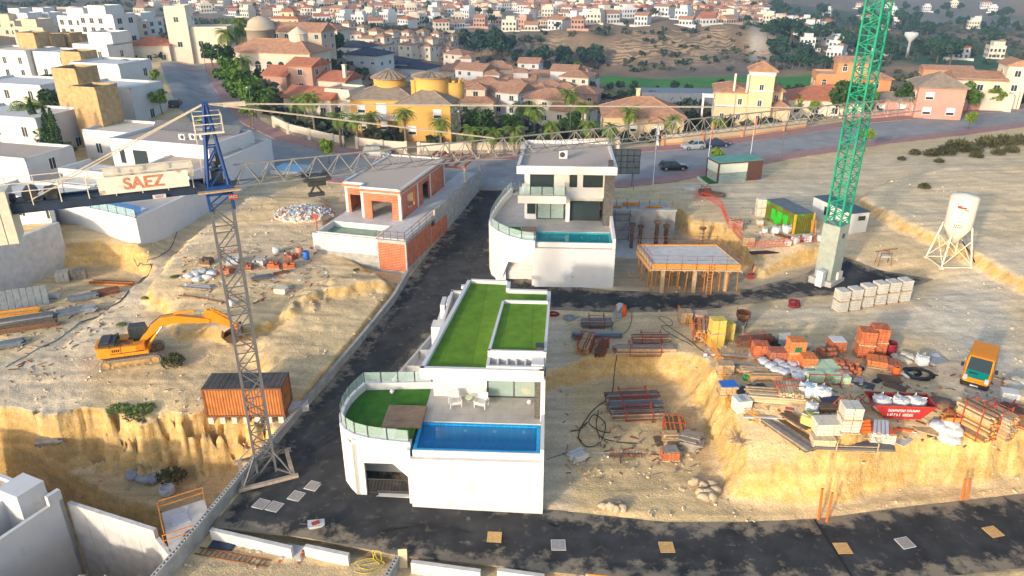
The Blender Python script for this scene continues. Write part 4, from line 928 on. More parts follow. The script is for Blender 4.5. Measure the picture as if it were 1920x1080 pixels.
c=MB().side([(-.1,1.6),(1.5,1.6),(1.42,2.2),(1.15,2.85),(-.05,2.85)],.4,1.26); c.build('cab_glass',GLASS,ex)
MB().box(-.08,1.2,.36,1.3,2.83,2.93).bar((1.5,.4,1.6),(1.15,.4,2.85),.07).bar((1.5,1.26,1.6),(1.15,1.26,2.85),.07).box(-.12,.0,.37,1.29,1.6,2.85).box(.5,.58,.37,.42,1.6,2.85).build('cab_frame',DARK,ex)
bm=MB().side([(.7,1.75),(.95,1.55),(2.7,2.9),(3.6,3.15),(6.6,2.75),(6.75,3.0),(6.6,3.15),(4.0,3.85),(2.9,3.78),(1.9,3.1)],-.32,.16); bm.build('boom',YELLOWX,ex)
sk_=MB().side([(6.35,3.35),(6.2,3.75),(6.6,4.0),(7.1,3.85),(9.15,1.95),(9.05,1.72),(8.85,1.72),(7.0,2.75),(6.55,2.75)],-.24,.08); sk_.build('stick',YELLOWX,ex)
CH1=mat('chrome_rod',(.6,.6,.6),.25,.05,3,metal=.8)
for y in(-.52,.34):
    MB().cyl((1.3,y,1.25),(2.3,y,2.45),.13,n=10).build('boom_cylinder',YELLOWX,ex); MB().cyl((2.3,y,2.45),(2.85,y,3.1),.07,n=8).build('cylinder_rod',CH1,ex)
MB().cyl((3.9,-.08,3.98),(5.6,-.08,4.0),.13,n=10).build('stick_cylinder',YELLOWX,ex); MB().cyl((5.6,-.08,4.0),(6.4,-.08,3.8),.07,n=8).build('cylinder_rod',CH1,ex)
MB().cyl((6.95,-.08,4.02),(8.2,-.08,3.1),.11,n=10).build('bucket_cylinder',YELLOWX,ex); MB().cyl((8.2,-.08,3.1),(9.0,-.08,2.45),.06,n=8).build('cylinder_rod',CH1,ex)
bk=MB(); prof=[(9.2,2.15),(9.3,1.5),(9.1,.9),(8.55,.55),(7.9,.75),(7.6,1.2)]
for i in range(len(prof)-1):
    a,b=prof[i],prof[i+1]; bk.add([(a[0],-.75,a[1]),(a[0],.6,a[1]),(b[0],.6,b[1]),(b[0],-.75,b[1])],[(0,1,2,3),(3,2,1,0)])
for y in(-.75,.6): bk.add([(a,y,b) for a,b in prof],[tuple(range(6)),tuple(range(5,-1,-1))])
for k in range(5): bk.obox((7.52,-.65+k*.29,1.32),.26,.11,.09,ry=R(58))
bk.side([(9.25,2.2),(9.0,1.65),(8.75,2.0),(9.0,2.35)],-.25,.1); bk.build('bucket',mat('bucket_steel',(.17,.10,.065),.8,.3,3),ex)
# ---------------------------------------------------------------- containers
def corrugated(mb,x0,x1,z0,z1,y,depth,n,sgn):       # corrugated sheet in the xz plane
    st=(x1-x0)/n; vs=[]
    for k in range(n):
        a=x0+k*st
        for dx,dy in((0,0),(.3*st,0),(.5*st,depth),(.8*st,depth)): vs.append((a+dx,y+dy*sgn))
    vs.append((x1,y)); m=len(vs)
    mb.add([(p[0],p[1],z0) for p in vs]+[(p[0],p[1],z1) for p in vs],[(i,i+1,m+i+1,m+i) for i in range(m-1)])
def container(loc,rz,L,W,H,side,roof,frame,label,cat='shipping container',n=26,panels=None):
    e=E('shipping_container',loc,rz,label,cat)
    for sg in(1,-1):
        sd=MB(); corrugated(sd,-L/2+.1,L/2-.1,.15,H-.12,-sg*(W/2-.03),.045,n,sg); sd.build('side_panel',side,e)
        en=MB(); corrugated(en,-W/2+.1,W/2-.1,.15,H-.12,-sg*(L/2-.03),.045,max(6,int(n*W/L)),sg); en.v=[(-y,x,z) for x,y,z in en.v]; en.build('end_panel',side,e)
    f=MB()
    for sx in(-1,1):
        for sy in(-1,1): f.box(sx*(L/2-.07)-.075,sx*(L/2-.07)+.075,sy*(W/2-.07)-.075,sy*(W/2-.07)+.075,0,H)
    for sy in(-1,1):
        for z in(0,H-.13): f.box(-L/2+.1,L/2-.1,sy*(W/2-.06)-.055,sy*(W/2-.06)+.055,z,z+.13)
    for sx in(-1,1):
        for z in(0,H-.13): f.box(sx*(L/2-.06)-.055,sx*(L/2-.06)+.055,-W/2+.1,W/2-.1,z,z+.13)
    f.build('frame',frame,e)
    r=MB().box(-L/2+.02,L/2-.02,-W/2+.02,W/2-.02,H-.06,H+.012)
    for k in range(14): xx=-L/2+.3+k*(L-.6)/13; r.box(xx-.05,xx+.05,-W/2+.1,W/2-.1,H+.012,H+.03)
    r.build('roof',roof,e)
    return e
ROOFD=mat('rusty_dark_roof',(.085,.075,.068),.8,.3,1.2,stain=((.17,.085,.05),.6,.6))
cl=P(388,792,1.0); cr=P(536,790,1.0); a=math.atan2(cr.y-cl.y,cr.x-cl.x)
L_=6.06; W_=2.44; mid=cl.lerp(cr,.5); ctr=mid+Vector((-math.sin(a),math.cos(a),0))*W_/2
con=container((ctr.x,ctr.y,gz(ctr.x,ctr.y)+.28),a,L_,W_,2.55,mat('orange_brown_steel',(.40,.15,.045),.75,.2,1.5,stain=((.22,.08,.03),.62,1.3)),ROOFD,RUST,'rusty orange-brown shipping container behind the grey crane mast')
for k in range(7):
    q=Matrix.Translation(con.location)@Matrix.Rotation(a,4,'Z')@Vector((-2.7+k*.9,-1.0,-.28))
    MB().box(-.2,.2,-.25,.45,-.3,.275).build('concrete_block',BLOCKC,None,loc=q,rz=a,label=['leftmost','second','third','middle','fifth','sixth','rightmost'][k]+' grey concrete block under the front edge of the rusty container',cat='block',group='blocks under the container')
GREENC=mat('green_over_brown_paint',(.10,.105,.012),.8,.3,1.0,stain=((.02,.40,.02),.56,.75))
q=P(1490,438,4.9); gc=container((q.x-.2,q.y+2.2,4.92),R(90+15),6.06,2.5,2.6,GREENC,mat('blue_grey_roof',(.10,.125,.15),.6,.2,1.2,stain=((.12,.085,.06),.62,.8)),GREENC,'green and brown painted shipping container with yellow corner posts','shipping container',22)
for sy in(-1,1): MB().box(-3.08,-2.9,sy*1.2-.1,sy*1.2+.1,.0,2.62).build('corner_post',mat('yellow_paint',(.62,.34,.01),.6,.15,4),gc)
for k in range(3): MB().box(-1.7+k*1.25,-.95+k*1.25,1.225,1.262,.7,2.0).build('painted_panel',mat('fresh_green_paint',(.02,.45,.02),.6,.1,3),gc)
o_=E('site_office',(q.x+6.2,q.y+3.2,4.92),R(90+15),'white site office cabin with dark blue roof behind the green crane','cabin')
MB().box(-3.4,3.4,-1.25,1.25,.1,2.5).build('wall',WHITE2,o_); 
r=MB().box(-3.45,3.45,-1.3,1.3,2.5,2.6)
for k in range(18): r.box(-3.35+k*.38,-3.2+k*.38,-1.25,1.25,2.6,2.64)
r.build('roof',mat('dark_blue_roof',(.055,.085,.12),.5,.15,2),o_)
window(o_,(-3.41,-.3,1.6),.9,.5,R(-90),1); window(o_,(.6,1.26,1.0),1.0,1.0,R(180),2); d=MB().box(1.6,2.5,1.25,1.29,.15,2.1).build('door',PLAST,o_)
# ---------------------------------------------------------------- cement silo
q=GP(1778,492); si=E('cement_silo',q,0,'white cement silo on four splayed legs with red logo and faded black print','silo')
SIL=mat('silo_paint',(.68,.62,.52),.7,.08,1.2,stain=((.5,.4,.28),.66,.9))
MB().lathe([(.02,2.2),(.25,2.2),(1.32,4.0),(1.32,7.2),(1.1,7.42),(.02,7.55)],n=24).build('tank',SIL,si)
MB().lathe([(1.325,4.0),(1.36,4.0),(1.36,4.12),(1.325,4.12)],n=24).lathe([(1.325,7.1),(1.37,7.1),(1.37,7.2),(1.325,7.2)],n=24).build('band',CREAM,si)
for sx in(-1,1):
    for sy in(-1,1): MB().bar((sx*1.55,sy*1.55,0),(sx*.95,sy*.95,4.2),.15).box(sx*1.55-.2,sx*1.55+.2,sy*1.55-.2,sy*1.55+.2,-.1,.05).build('leg',CREAM,si)
br=MB()
for s in(-1,1):
    br.bar((-1.5,s*1.5,.3),(1.15,s*1.15,2.8),.07).bar((1.5,s*1.5,.3),(-1.15,s*1.15,2.8),.07).bar((s*1.5,-1.5,.3),(s*1.15,1.15,2.8),.07).bar((s*1.5,1.5,.3),(s*1.15,-1.15,2.8),.07)
    br.bar((-1.6,s*1.6,.08),(1.6,s*1.6,.08),.12).bar((s*1.6,-1.6,.08),(s*1.6,1.6,.08),.12)
br.build('brace',CREAM,si)
def onsil(name,ang,z,w,h,m):
    n=5; vs=[]
    for zz in(z-h/2,z+h/2):
        for k in range(n+1): t=ang+(k/n-.5)*w/1.33; vs.append((1.334*math.sin(t),-1.334*math.cos(t),zz))
    MB().add(vs,[(k,k+1,n+2+k,n+1+k) for k in range(n)]).build(name,m,si)
A0=-.55
onsil('logo',A0-.03,6.35,.85,.2,mat('logo_red',(.6,.04,.02),.7,.1,4)); onsil('logo',A0+.3,6.12,.42,.14,mat('logo_green',(.03,.3,.05),.7,.1,4)); onsil('logo',A0-.2,6.5,.35,.1,MATS['logo_red'])
for k,(w_,z_,n_) in enumerate(((.7,5.85,7),(.3,5.3,3),(.6,4.9,6),(.75,4.5,5),(.75,4.28,5))):
    for j in range(n_): onsil('print',A0+(j-(n_-1)/2)*w_/n_/1.33*1.1,z_,w_/n_*.7,.1+.05*(k>2),mat('faded_print',(.10,.095,.085),.8,.2,5))
MB().tube([(1.0,.2,2.3),(1.7,-.6,1.2),(2.1,-1.2,.3),(2.6,-1.4,.15)],.07).build('hose',BLACK,si)
# ---------------------------------------------------------------- sales kiosk and flags
q=GP(1374,335); kz=q.z; kk=E('sales_kiosk',(q.x,q.y,kz),R(14),'brown steel and glass sales kiosk with green roof beside the street','kiosk')
BRN=mat('corten_brown',(.11,.05,.035),.7,.2,3)
MB().box(1.3,3.5,-1.7,1.7,.1,2.95).build('side_block',BRN,kk)
f=MB()
for x in(-3.4,1.25):
    for y in(-1.65,1.65): f.box(x-.1,x+.1,y-.1,y+.1,0,2.9)
f.box(-3.5,1.3,-1.75,-1.55,2.75,2.95).box(-3.5,1.3,1.55,1.75,2.75,2.95).box(-3.5,-3.3,-1.55,1.55,2.75,2.95); f.build('frame',BRN,kk)
MB().box(-3.35,1.2,-1.62,-1.6,.1,1.4).build('pane',GLASST,kk); MB().box(-3.42,-3.4,-1.5,1.5,.1,1.4).build('pane',GLASST,kk)
MB().box(-3.3,1.15,-1.64,-1.6,1.42,2.74).build('blind',mat('pale_blind',(.62,.66,.55),.8,.05,3),kk); MB().box(-3.45,-3.41,-1.5,1.5,1.42,2.74).build('blind',MATS['pale_blind'],kk)
MB().box(-3.5,3.55,-1.75,1.75,2.955,3.02).build('roof',mat('verdigris_roof',(.10,.30,.22),.6,.25,.9,stain=((.35,.36,.1),.66,1.5)),kk)
MB().prism([(-5.2,-2.2),(-3.2,-3.1),(3.2,-2.6),(4.1,-1.9),(3.9,2.2),(-4.6,2.2)],-.4,.08).build('plinth',WHITE2,kk)
MB().prism([(-4.9,-2.0),(-3.4,-2.0),(-3.4,1.9),(-4.4,1.9)],.08,.12).build('lawn_patch',TURFD,kk)
MB().box(-.6,.5,-.6,.3,.1,.55).build('sofa',REDST,kk); MB().box(-3.0,1.0,1.4,1.5,.1,2.6).build('inner_panel',ORANGE,kk)
FLAG=mat('orange_flag',(.70,.16,.03),.8,.12,5)
for k,(u,v,top,lb) in enumerate(((1224,349,247,'white flagpole beside the rear villa with orange and white flag'),(1324,334,240,'white flagpole left of the kiosk with orange and white flag'),(1403,322,225,'white flagpole behind the kiosk with orange and white flag'))):
    q=GP(u,v); L=8.2
    e=E('flagpole',q,0,lb,'flagpole','flagpoles by the sales kiosk'); MB().cyl((0,0,-.2),(0,0,L),.06,.04,n=8).build('pole',PLAST,e)
    fl=MB(); fl.mi=0; n=6
    vs=[(.05+.02*math.sin(i),.02*math.sin(i*1.3),L-.2-i*.42) for i in range(n)]+[(.32+.05*math.sin(i*1.7),.10*math.sin(i*.9),L-.35-i*.42) for i in range(n)]
    fl.add(vs,[(i,i+1,n+i+1,n+i) for i in range(n-1)]); fl.build('flag',FLAG if k else PLAST,e)
q=GP(1168,352); bb=E('billboard',(q.x,q.y+.5,q.z),0,'dark grey panelled billboard seen from behind, right of the rear villa','billboard')
f=MB()
for i in range(6): f.box(-2.2+i*.88-.03,-2.2+i*.88+.03,-.08,0,1.9,5.3)
for i in range(5): f.box(-2.2,2.2,-.1,-.02,1.9+i*.85-.03,1.9+i*.85+.03)
f.build('frame',DARK,bb); MB().box(-2.25,2.25,0,.06,1.85,5.35).build('panel',mat('billboard_back',(.13,.155,.17),.6,.15,2),bb)
for x in(-1.6,1.3): MB().bar((x,0,0),(x,0,2.2),.14).bar((x,-1.6,0),(x,0,3.4),.09).build('post',STEEL,bb)
# ---------------------------------------------------------------- vehicles
TYRE=mat('tyre',(.02,.02,.021),.8,.15,6); RIM=mat('wheel_rim',(.45,.45,.46),.35,.1,5,metal=.6)
def wheels(e,L,W,r,xs):
    for x in xs:
        for s in(-1,1):
            t=MB().cyl((x,s*(W/2-.2),r),(x,s*(W/2+.01),r),r,n=18).build('wheel',TYRE,e)
            MB().cyl((x,s*(W/2+.005),r),(x,s*(W/2+.02),r),r*.62,n=14).build('rim',RIM,t)
def loft(mb,secs,smooth=False):      # secs: list of closed rings with the same count
    n=len(secs[0]); V=[p for s in secs for p in s]
    F=[(i*n+k,i*n+(k+1)%n,(i+1)*n+(k+1)%n,(i+1)*n+k) for i in range(len(secs)-1) for k in range(n)]
    F+=[tuple(range(n-1,-1,-1)),tuple((len(secs)-1)*n+k for k in range(n))]
    mb.add(V,F,smooth)
def carpaint(name,col): 
    m=mat(name,col,.4,.05,2,spec=.4); m.node_tree.nodes['Principled BSDF'].inputs['Coat Weight'].default_value=.25; return m
def car(loc,rz,paint,label,L=4.2,W=1.76,H=1.45,kind='hatch',cat='car',group=None):
    e=E('parked_car',loc,rz,label,cat,group)
    h=L/2
    st=[(-h,.35,.72,.78),(-h+.12,.24,.88,.90),(-h+.9,.2,.95,1),(0,.18,.93,1),(h-1.1,.2,.90,1),(h-.35,.22,.78,.93),(h-.05,.3,.62,.78),(h,.38,.55,.7)]
    secs=[]
    for x,z0,z1,wf in st:
        w=W/2*wf; secs.append([(x,-w*.95,z0),(x,-w,(z0+z1)/2),(x,-w*.93,z1),(x,w*.93,z1),(x,w,(z0+z1)/2),(x,w*.95,z0)])
    b=MB(); loft(b,secs); b.build('body',paint,e)
    rear=-h+.15 if kind!='saloon' else -h+.75
    gl=MB(); w0=W/2*.9; w1=W/2*.72
    fx=h-1.25 if kind!='mpv' else h-.85
    loft(gl,[[(rear,-w0,.88),(fx,-w0,.88),(fx,w0,.88),(rear,w0,.88)],[(rear+.38,-w1,H-.05),(fx-.75,-w1,H-.05),(fx-.75,w1,H-.05),(rear+.38,w1,H-.05)]]); gl.build('window',GLASS,e)
    rf=MB(); loft(rf,[[(rear+.34,-w1-.02,H-.07),(fx-.7,-w1-.02,H-.07),(fx-.7,w1+.02,H-.07),(rear+.34,w1+.02,H-.07)],[(rear+.5,-w1+.1,H),(fx-.95,-w1+.1,H),(fx-.95,w1-.1,H),(rear+.5,w1-.1,H)]]); rf.build('roof',paint,e)
    pl=MB()
    for s in(-1,1):
        for xa,xb in((rear+.05,rear+.42),(fx-.02,fx-.74),((rear+fx)/2,(rear+fx)/2)): pl.bar((xa,s*(w0+.005),.88),(xb,s*(w1+.01),H-.04),.08)
    pl.build('pillar',paint,e)
    wheels(e,L,W,.32,(-h+.75,h-.85))
    for s in(-1,1):
        MB().box(h-.16,h-.02,s*W*.32-.14,s*W*.32+.14,.58,.7).build('headlight',PLAST,e); MB().box(-h-.01,-h+.1,s*W*.36-.1,s*W*.36+.1,.6,.82).build('taillight',REDST,e)
    MB().box(-h-.02,-h+.02,-.25,.25,.45,.56).build('number_plate',PLAST,e)
    return e
def dirp(u0,v0,u1,v1,z): a=P(u0,v0,z);b=P(u1,v1,z); return math.atan2(b.y-a.y,b.x-a.x)
def onst(u,v):
    q=P(u,v,4.5)
    for _ in range(4): q=P(u,v,float(STZ(np.array([q.x]),np.array([q.y]))[0])+.05)
    return q
car(onst(1262,318),R(6),carpaint('black_car_paint',(.012,.014,.018)),'black hatchback parked on the street behind the rear villa',4.2)
car(onst(1299,279),R(180+12),carpaint('silver_car_paint',(.33,.35,.37)),'silver hatchback parked on the far side of the street',4.0)
car(onst(1343,275),R(12),carpaint('navy_car_paint',(.02,.03,.07)),'dark blue saloon parked behind the silver hatchback',4.4,kind='saloon')
car(onst(706,293),R(-8),carpaint('silver_blue_paint',(.33,.36,.38)),'silver people carrier parked by the yellow villa wall',4.6,1.8,1.7,'mpv')
car(onst(330,200),R(100),MATS['black_car_paint'],'black car parked on the upper bend of the street',4.1)
# orange van
q=GP(1832,735); van=E('delivery_van',(36.1,49.3,gz(36.1,49.3)),R(-127),'orange panel van with teal bonnet and dark windscreen','van')
VO=mat('orange_van_paint',(.74,.24,.006),.55,.06,2,spec=.15); VT=mat('teal_van_paint',(.004,.20,.16),.5,.06,2,spec=.15)
b=MB(); W=1.9
def sec(x,zb,zm,zt,wb,wt): return [(x,-wb,zb),(x,-wb*1.01,zm),(x,-wt,zt),(x,wt,zt),(x,wb*1.01,zm),(x,wb,zb)]
loft(b,[sec(-2.4,.4,1.1,1.9,.92,.84),sec(-2.3,.28,1.1,1.98,.94,.86),sec(0,.25,1.1,2.0,.95,.86),sec(.55,.25,1.1,1.98,.95,.85),sec(.72,.25,1.0,1.9,.95,.84)]); b.build('body',VO,van)
f=MB(); loft(f,[sec(.72,.25,.9,1.26,.95,.90),sec(1.55,.25,.8,1.12,.95,.86),sec(2.1,.3,.62,.88,.90,.74),sec(2.32,.38,.55,.68,.80,.66)]); f.build('front_body',VO,van)
MB().add([(1.42,-.80,1.20),(2.16,-.68,.90),(2.2,0,.90),(2.16,.68,.90),(1.42,.80,1.20),(1.38,0,1.22)],[(0,1,2,5),(5,2,3,4)]).add([(1.42,-.80,1.10),(2.16,-.68,.80),(2.16,.68,.80),(1.42,.80,1.10)],[(0,3,2,1)]).build('bonnet',VT,van)
g=MB(); loft(g,[[(.70,-.86,1.24),(1.5,-.80,1.13),(1.5,.80,1.13),(.70,.86,1.24)],[(.66,-.78,1.92),(.72,-.74,1.92),(.72,.74,1.92),(.66,.78,1.92)]]); g.build('windscreen',GLASS,van)
pl=MB()
for s in(-1,1): pl.bar((1.52,s*.82,1.12),(.72,s*.78,1.93),.09)
pl.build('pillar',VO,van)
for s in(-1,1):
    sg=MB().add([(-.1,s*.962,1.18),(.75,s*.962,1.18),(.6,s*.885,1.78),(-.1,s*.885,1.78)],[(0,1,2,3),(3,2,1,0)]).build('side_window',GLASS,van)
    MB().obox((.95,s*1.12,1.25),.12,.22,.3).build('mirror',BLACK,van)
    MB().obox((2.14,s*.70,.84),.36,.26,.18,ry=R(18)).build('headlight',PLAST,van)
bp=MB(); loft(bp,[sec(1.95,.2,.4,.6,.96,.95),sec(2.3,.2,.4,.58,.86,.85),sec(2.42,.26,.4,.52,.7,.68)]); bp.build('bumper',BLACK,van)
MB().box(2.40,2.44,-.27,.27,.34,.46).build('number_plate',PLAST,van); MB().obox((1.75,-.25,1.085),.1,.55,.03,ry=R(22)).build('air_vent',BLACK,van); MB().obox((2.33,0,.66),.06,.16,.12).build('badge',RIM,van)
wheels(van,4.8,1.9,.34,(-1.5,1.6))
# ---------------------------------------------------------------- house under construction: slab on props
A=P(1196,461,5.7);B=P(1342,461,5.7);C_=P(1388,499,5.7);D=P(1224,497,5.7)
fw=E('slab_formwork',(0,0,0),0,'fresh concrete slab in timber formwork carried on many orange props','formwork')
quad=[D,C_,B,A]; cen=(A+B+C_+D)/4
def grow(k): return [((p-cen)*k+cen) for p in quad]
MB().prism([(p.x,p.y) for p in quad],5.3,5.7).build('slab',CONCL,fw)
for i in range(4):
    g=grow(1.012); a=g[i];b=g[(i+1)%4]; MB().bar((a.x,a.y,5.6),(b.x,b.y,5.6),.05,.5).build('edge_board',ORANGE if i in(0,2) else WOOD,fw)
g=grow(1.05); MB().prism([(p.x,p.y) for p in g],5.14,5.28).build('soffit_board',WOOD,fw)
bd=MB()
for k in range(9):
    a=g[0].lerp(g[1],k/8);b=g[3].lerp(g[2],k/8); bd.bar((a.x,a.y,5.06),(b.x,b.y,5.06),.1,.16)
bd.build('joist',ORANGE,fw)
r2=random.Random(3)
pm=MB().cyl((0,0,0),(0,0,1.5),.06,n=6).cyl((0,0,1.4),(0,0,2.5),.045,n=6).box(-.1,.1,-.1,.1,0,.02).box(-.1,.1,-.1,.1,2.48,2.5).mesh('prop',mat('orange_prop_paint',(.50,.20,.025),.7,.25,4))
gg=grow(.97)
for i in range(11):
    for j in range(4):
        a=gg[0].lerp(gg[1],i/10);b=gg[3].lerp(gg[2],i/10); q=a.lerp(b,j/3)+Vector((r2.uniform(-.2,.2),r2.uniform(-.2,.2),0))
        o=put('prop',pm,fw,loc=(q.x,q.y,2.52)); o.rotation_euler=(r2.uniform(-.05,.05),r2.uniform(-.05,.05),0)
for f_ in(.12,.5,.88):
    q=gg[0].lerp(gg[1],f_); MB().box(q.x-.18,q.x+.18,q.y-.05,q.y+.3,2.3,5.14).build('column',WOOD,fw)
rr=MB()
for i in range(4):
    a=grow(1.03)[i];b=grow(1.03)[(i+1)%4]
    for z in(.6,1.05): rr.bar((a.x,a.y,5.7+z),(b.x,b.y,5.7+z),.03)
    for k in range(6): q=a.lerp(b,k/6); rr.bar((q.x,q.y,5.2),(q.x,q.y,6.8),.04)
rr.build('guard_rail',RUST,fw)
def ladder(name,p,q,w,m,label,par=None):
    p=Vector(p);q=Vector(q); d=(q-p); s=d.cross(Vector((0,0,1))).normalized()*w/2
    if d.z>abs(d.x)+abs(d.y): s=Vector((w/2,0,0))
    b=MB().bar(p-s,q-s,.05,.09).bar(p+s,q+s,.05,.09); n=max(3,int(d.length/.32))
    o=b.build(name,m,par,label=label,cat='ladder') if not par else b.build(name,m,par)
    rm=MB()
    for k in range(1,n): c=p.lerp(q,k/n); rm=MB().bar(c-s*.98,c+s*.98,.04); rm.build('rung',m,o)
    return o
q=gg[0].lerp(gg[1],.66); ladder('ladder',(q.x,q.y-.7,2.6),(q.x+.1,q.y-.25,5.9),.5,ORANGE,'orange ladder leaning on the front of the propped slab')
# pit back walls and columns
bw=E('basement_wall',(0,0,0),0,'grey concrete block basement wall at the back of the construction pit','wall')
MB().box(10.9,19.6,84.0,84.35,2.2,6.3).build('wall_body',BLW,bw); MB().box(10.9,19.7,83.9,84.5,6.3,6.5).build('wall_cap',CONC,bw)
MB().box(11.2,19.3,84.6,88.2,5.6,6.1).build('slab',CONC,bw)
for k,(x,y) in enumerate(((12.3,85.5),(14.6,86.8),(17.2,85.5))): MB().box(x-1,x+1,y-.1,y+.1,6.1,6.5).build('form_board',ORANGE,bw)
for k in range(7): MB().box(11.3+k*1.33,11.36+k*1.33,85+.4*(k%3),85.06+.4*(k%3),6.1,7.3).build('starter_bar',RUST,bw)
MB().prism([(11.0,78.2),(17.8,78.2),(20.6,72.6),(20.9,72.9),(18.2,78.9),(18.6,83.9),(11.0,83.9)],2.3,2.78).build('floor_slab',CONCL,bw)
COLF=mat('rusty_formwork',(.13,.075,.05),.8,.35,3)
for k,(u,v,h,ds) in enumerate(((1183,466,3.3,'left front'),(1199,459,2.6,'second'),(1229,463,3.4,'third'),(1247,459,2.7,'right'),(1314,462,2.6,'lone pale'))):
    q=P(u,v,2.7); e=E('column_formwork',(q.x,q.y,2.6),R(8*k),['tall rusty column form nearest the rear villa','shorter rusty column form behind the left tall one','tall rusty column form in the middle of the pit','shorter brown column form right of the tall middle one','pale wooden column form against the earth bank'][k],'column form','column forms in the pit')
    MB().box(-.17,.17,-.17,.17,-.2,h).build('shutter',COLF if k<4 else WOOD,e)
    c=MB()
    for j in range(5): c.box(-.21,.21,-.21,.21,.4+j*(h-.8)/4,.47+j*(h-.8)/4)
    c.build('clamp',RUST,e); MB().box(-.32,.32,-.25,.25,h-.35,h-.05).build('head',WOODD,e)
    s=MB()
    for a in(-.12,.12):
        for b in(-.12,.12): s.box(a-.012,a+.012,b-.012,b+.012,h,h+1.1)
    s.build('starter_bar',RUST,e)
sc=E('scaffold_tower',P(1162,452,2.7),R(5),'blue steel scaffold tower against the basement wall','scaffold')
s=MB()
for x in(-.9,.9):
    for y in(-.6,.6): s.bar((x,y,0),(x,y,4.2),.06)
for z in(.4,1.6,2.8,3.6):
    for y in(-.6,.6): s.bar((-.9,y,z),(.9,y,z),.04)
    for x in(-.9,.9): s.bar((x,-.6,z),(x,.6,z),.04)
s.bar((-.9,-.6,.4),(.9,-.6,2.8),.04).bar((.9,.6,.4),(-.9,.6,2.8),.04); s.build('frame',BLUEST,sc); MB().box(-1.2,1.2,-.55,.55,3.2,3.3).build('platform',WOODG,sc)
# ---------------------------------------------------------------- houses beyond the site
def wcol(n,c): return mat(n,c,.9,.06,.5,.03,8,stain=(tuple(x*.86 for x in c),.64,.35))
W_WHITE=WHITE2; W_CREAM=wcol('cream_render',(.64,.54,.41)); W_YEL=wcol('yellow_render',(.60,.345,.09)); W_PEACH=wcol('peach_render',(.64,.48,.29)); W_PINK=wcol('pink_render',(.58,.28,.22)); W_ORG=wcol('orange_render',(.60,.27,.12)); W_SAND=wcol('sand_render',(.55,.44,.32)); W_ROSE=wcol('rose_render',(.50,.29,.21)); W_IVORY=wcol('ivory_render',(.66,.58,.46))
DKTILE=mat('slate_tile',(.045,.055,.085),.8,.2,1.2)
SHUT=mat('white_shutter',(.70,.69,.67),.7,.05,3); 
_wm={}
def winmesh(w,h,kind):
    k=(round(w,1),round(h,1),kind)
    if k not in _wm:
        m=MB(); fr=.09
        m.box(-w/2-fr,w/2+fr,-.09,.02,-fr,0).box(-w/2-fr,w/2+fr,-.06,.02,h,h+fr).box(-w/2-fr,-w/2,-.06,.02,0,h).box(w/2,w/2+fr,-.06,.02,0,h)
        m.mat(1)
        if kind=='shutter': m.mat(0); m.box(-w/2,w/2,-.03,.02,h*.35,h); m.mat(1); m.box(-w/2,w/2,-.02,.02,0,h*.35)
        else: m.box(-w/2,w/2,-.02,.02,0,h); m.mat(0); m.box(-.03,.03,-.04,-.02,0,h)
        if kind=='arch':
            m.mat(1); n=8; V=[(w/2*math.cos(PI*i/n),-.02,h+fr+w/2*math.sin(PI*i/n)) for i in range(n+1)]; m.add(V,[tuple(range(n+1))])
        _wm[k]=m.mesh('window',[SHUT,GLASS])
    return _wm[k]
def hiproof(mb,x0,x1,y0,y1,z,h,ov=.45,t=.18):
    x0-=ov;x1+=ov;y0-=ov;y1+=ov; W=x1-x0;D=y1-y0; 
    if W>=D: r0=(x0+D/2,(y0+y1)/2); r1=(x1-D/2,(y0+y1)/2)
    else: r0=((x0+x1)/2,y0+W/2); r1=((x0+x1)/2,y1-W/2)
    V=[(x0,y0,z),(x1,y0,z),(x1,y1,z),(x0,y1,z),(r0[0],r0[1],z+h),(r1[0],r1[1],z+h),(x0,y0,z-t),(x1,y0,z-t),(x1,y1,z-t),(x0,y1,z-t)]
    if W>=D: F=[(0,1,5,4),(1,2,5),(2,3,4,5),(3,0,4)]
    else: F=[(0,1,4),(1,2,5,4),(2,3,5),(3,0,4,5)]
    mb.add(V,F+[(6,7,1,0),(7,8,2,1),(8,9,3,2),(9,6,0,3),(9,8,7,6)])
    for a,b in((0,4),(1,5 if W>=D else 4),(2,5),(3,4 if W>=D else 5),(4,5)): mb.bar(V[a],V[b],.22,.14)
def gableroof(mb,x0,x1,y0,y1,z,h,ov=.4,axis='x'):
    if axis=='x':
        m=(y0+y1)/2; mb.add([(x0-ov,y0-ov,z-.15),(x1+ov,y0-ov,z-.15),(x1+ov,m,z+h),(x0-ov,m,z+h),(x0-ov,y1+ov,z-.15),(x1+ov,y1+ov,z-.15),(x0-ov,y0-ov,z-.33),(x1+ov,y0-ov,z-.33),(x1+ov,y1+ov,z-.33),(x0-ov,y1+ov,z-.33)],[(0,1,2,3),(3,2,5,4),(0,3,4,9,6),(1,7,8,5,2),(6,7,1,0),(9,4,5,8),(9,8,7,6)])
    else:
        m=(x0+x1)/2; mb.add([(x0-ov,y0-ov,z-.15),(x0-ov,y1+ov,z-.15),(m,y1+ov,z+h),(m,y0-ov,z+h),(x1+ov,y0-ov,z-.15),(x1+ov,y1+ov,z-.15),(x0-ov,y0-ov,z-.33),(x1+ov,y0-ov,z-.33),(x1+ov,y1+ov,z-.33),(x0-ov,y1+ov,z-.33)],[(1,0,3,2),(2,3,4,5),(0,6,7,4,3),(1,2,5,8,9),(6,0,1,9),(4,7,8,5),(9,8,7,6)])
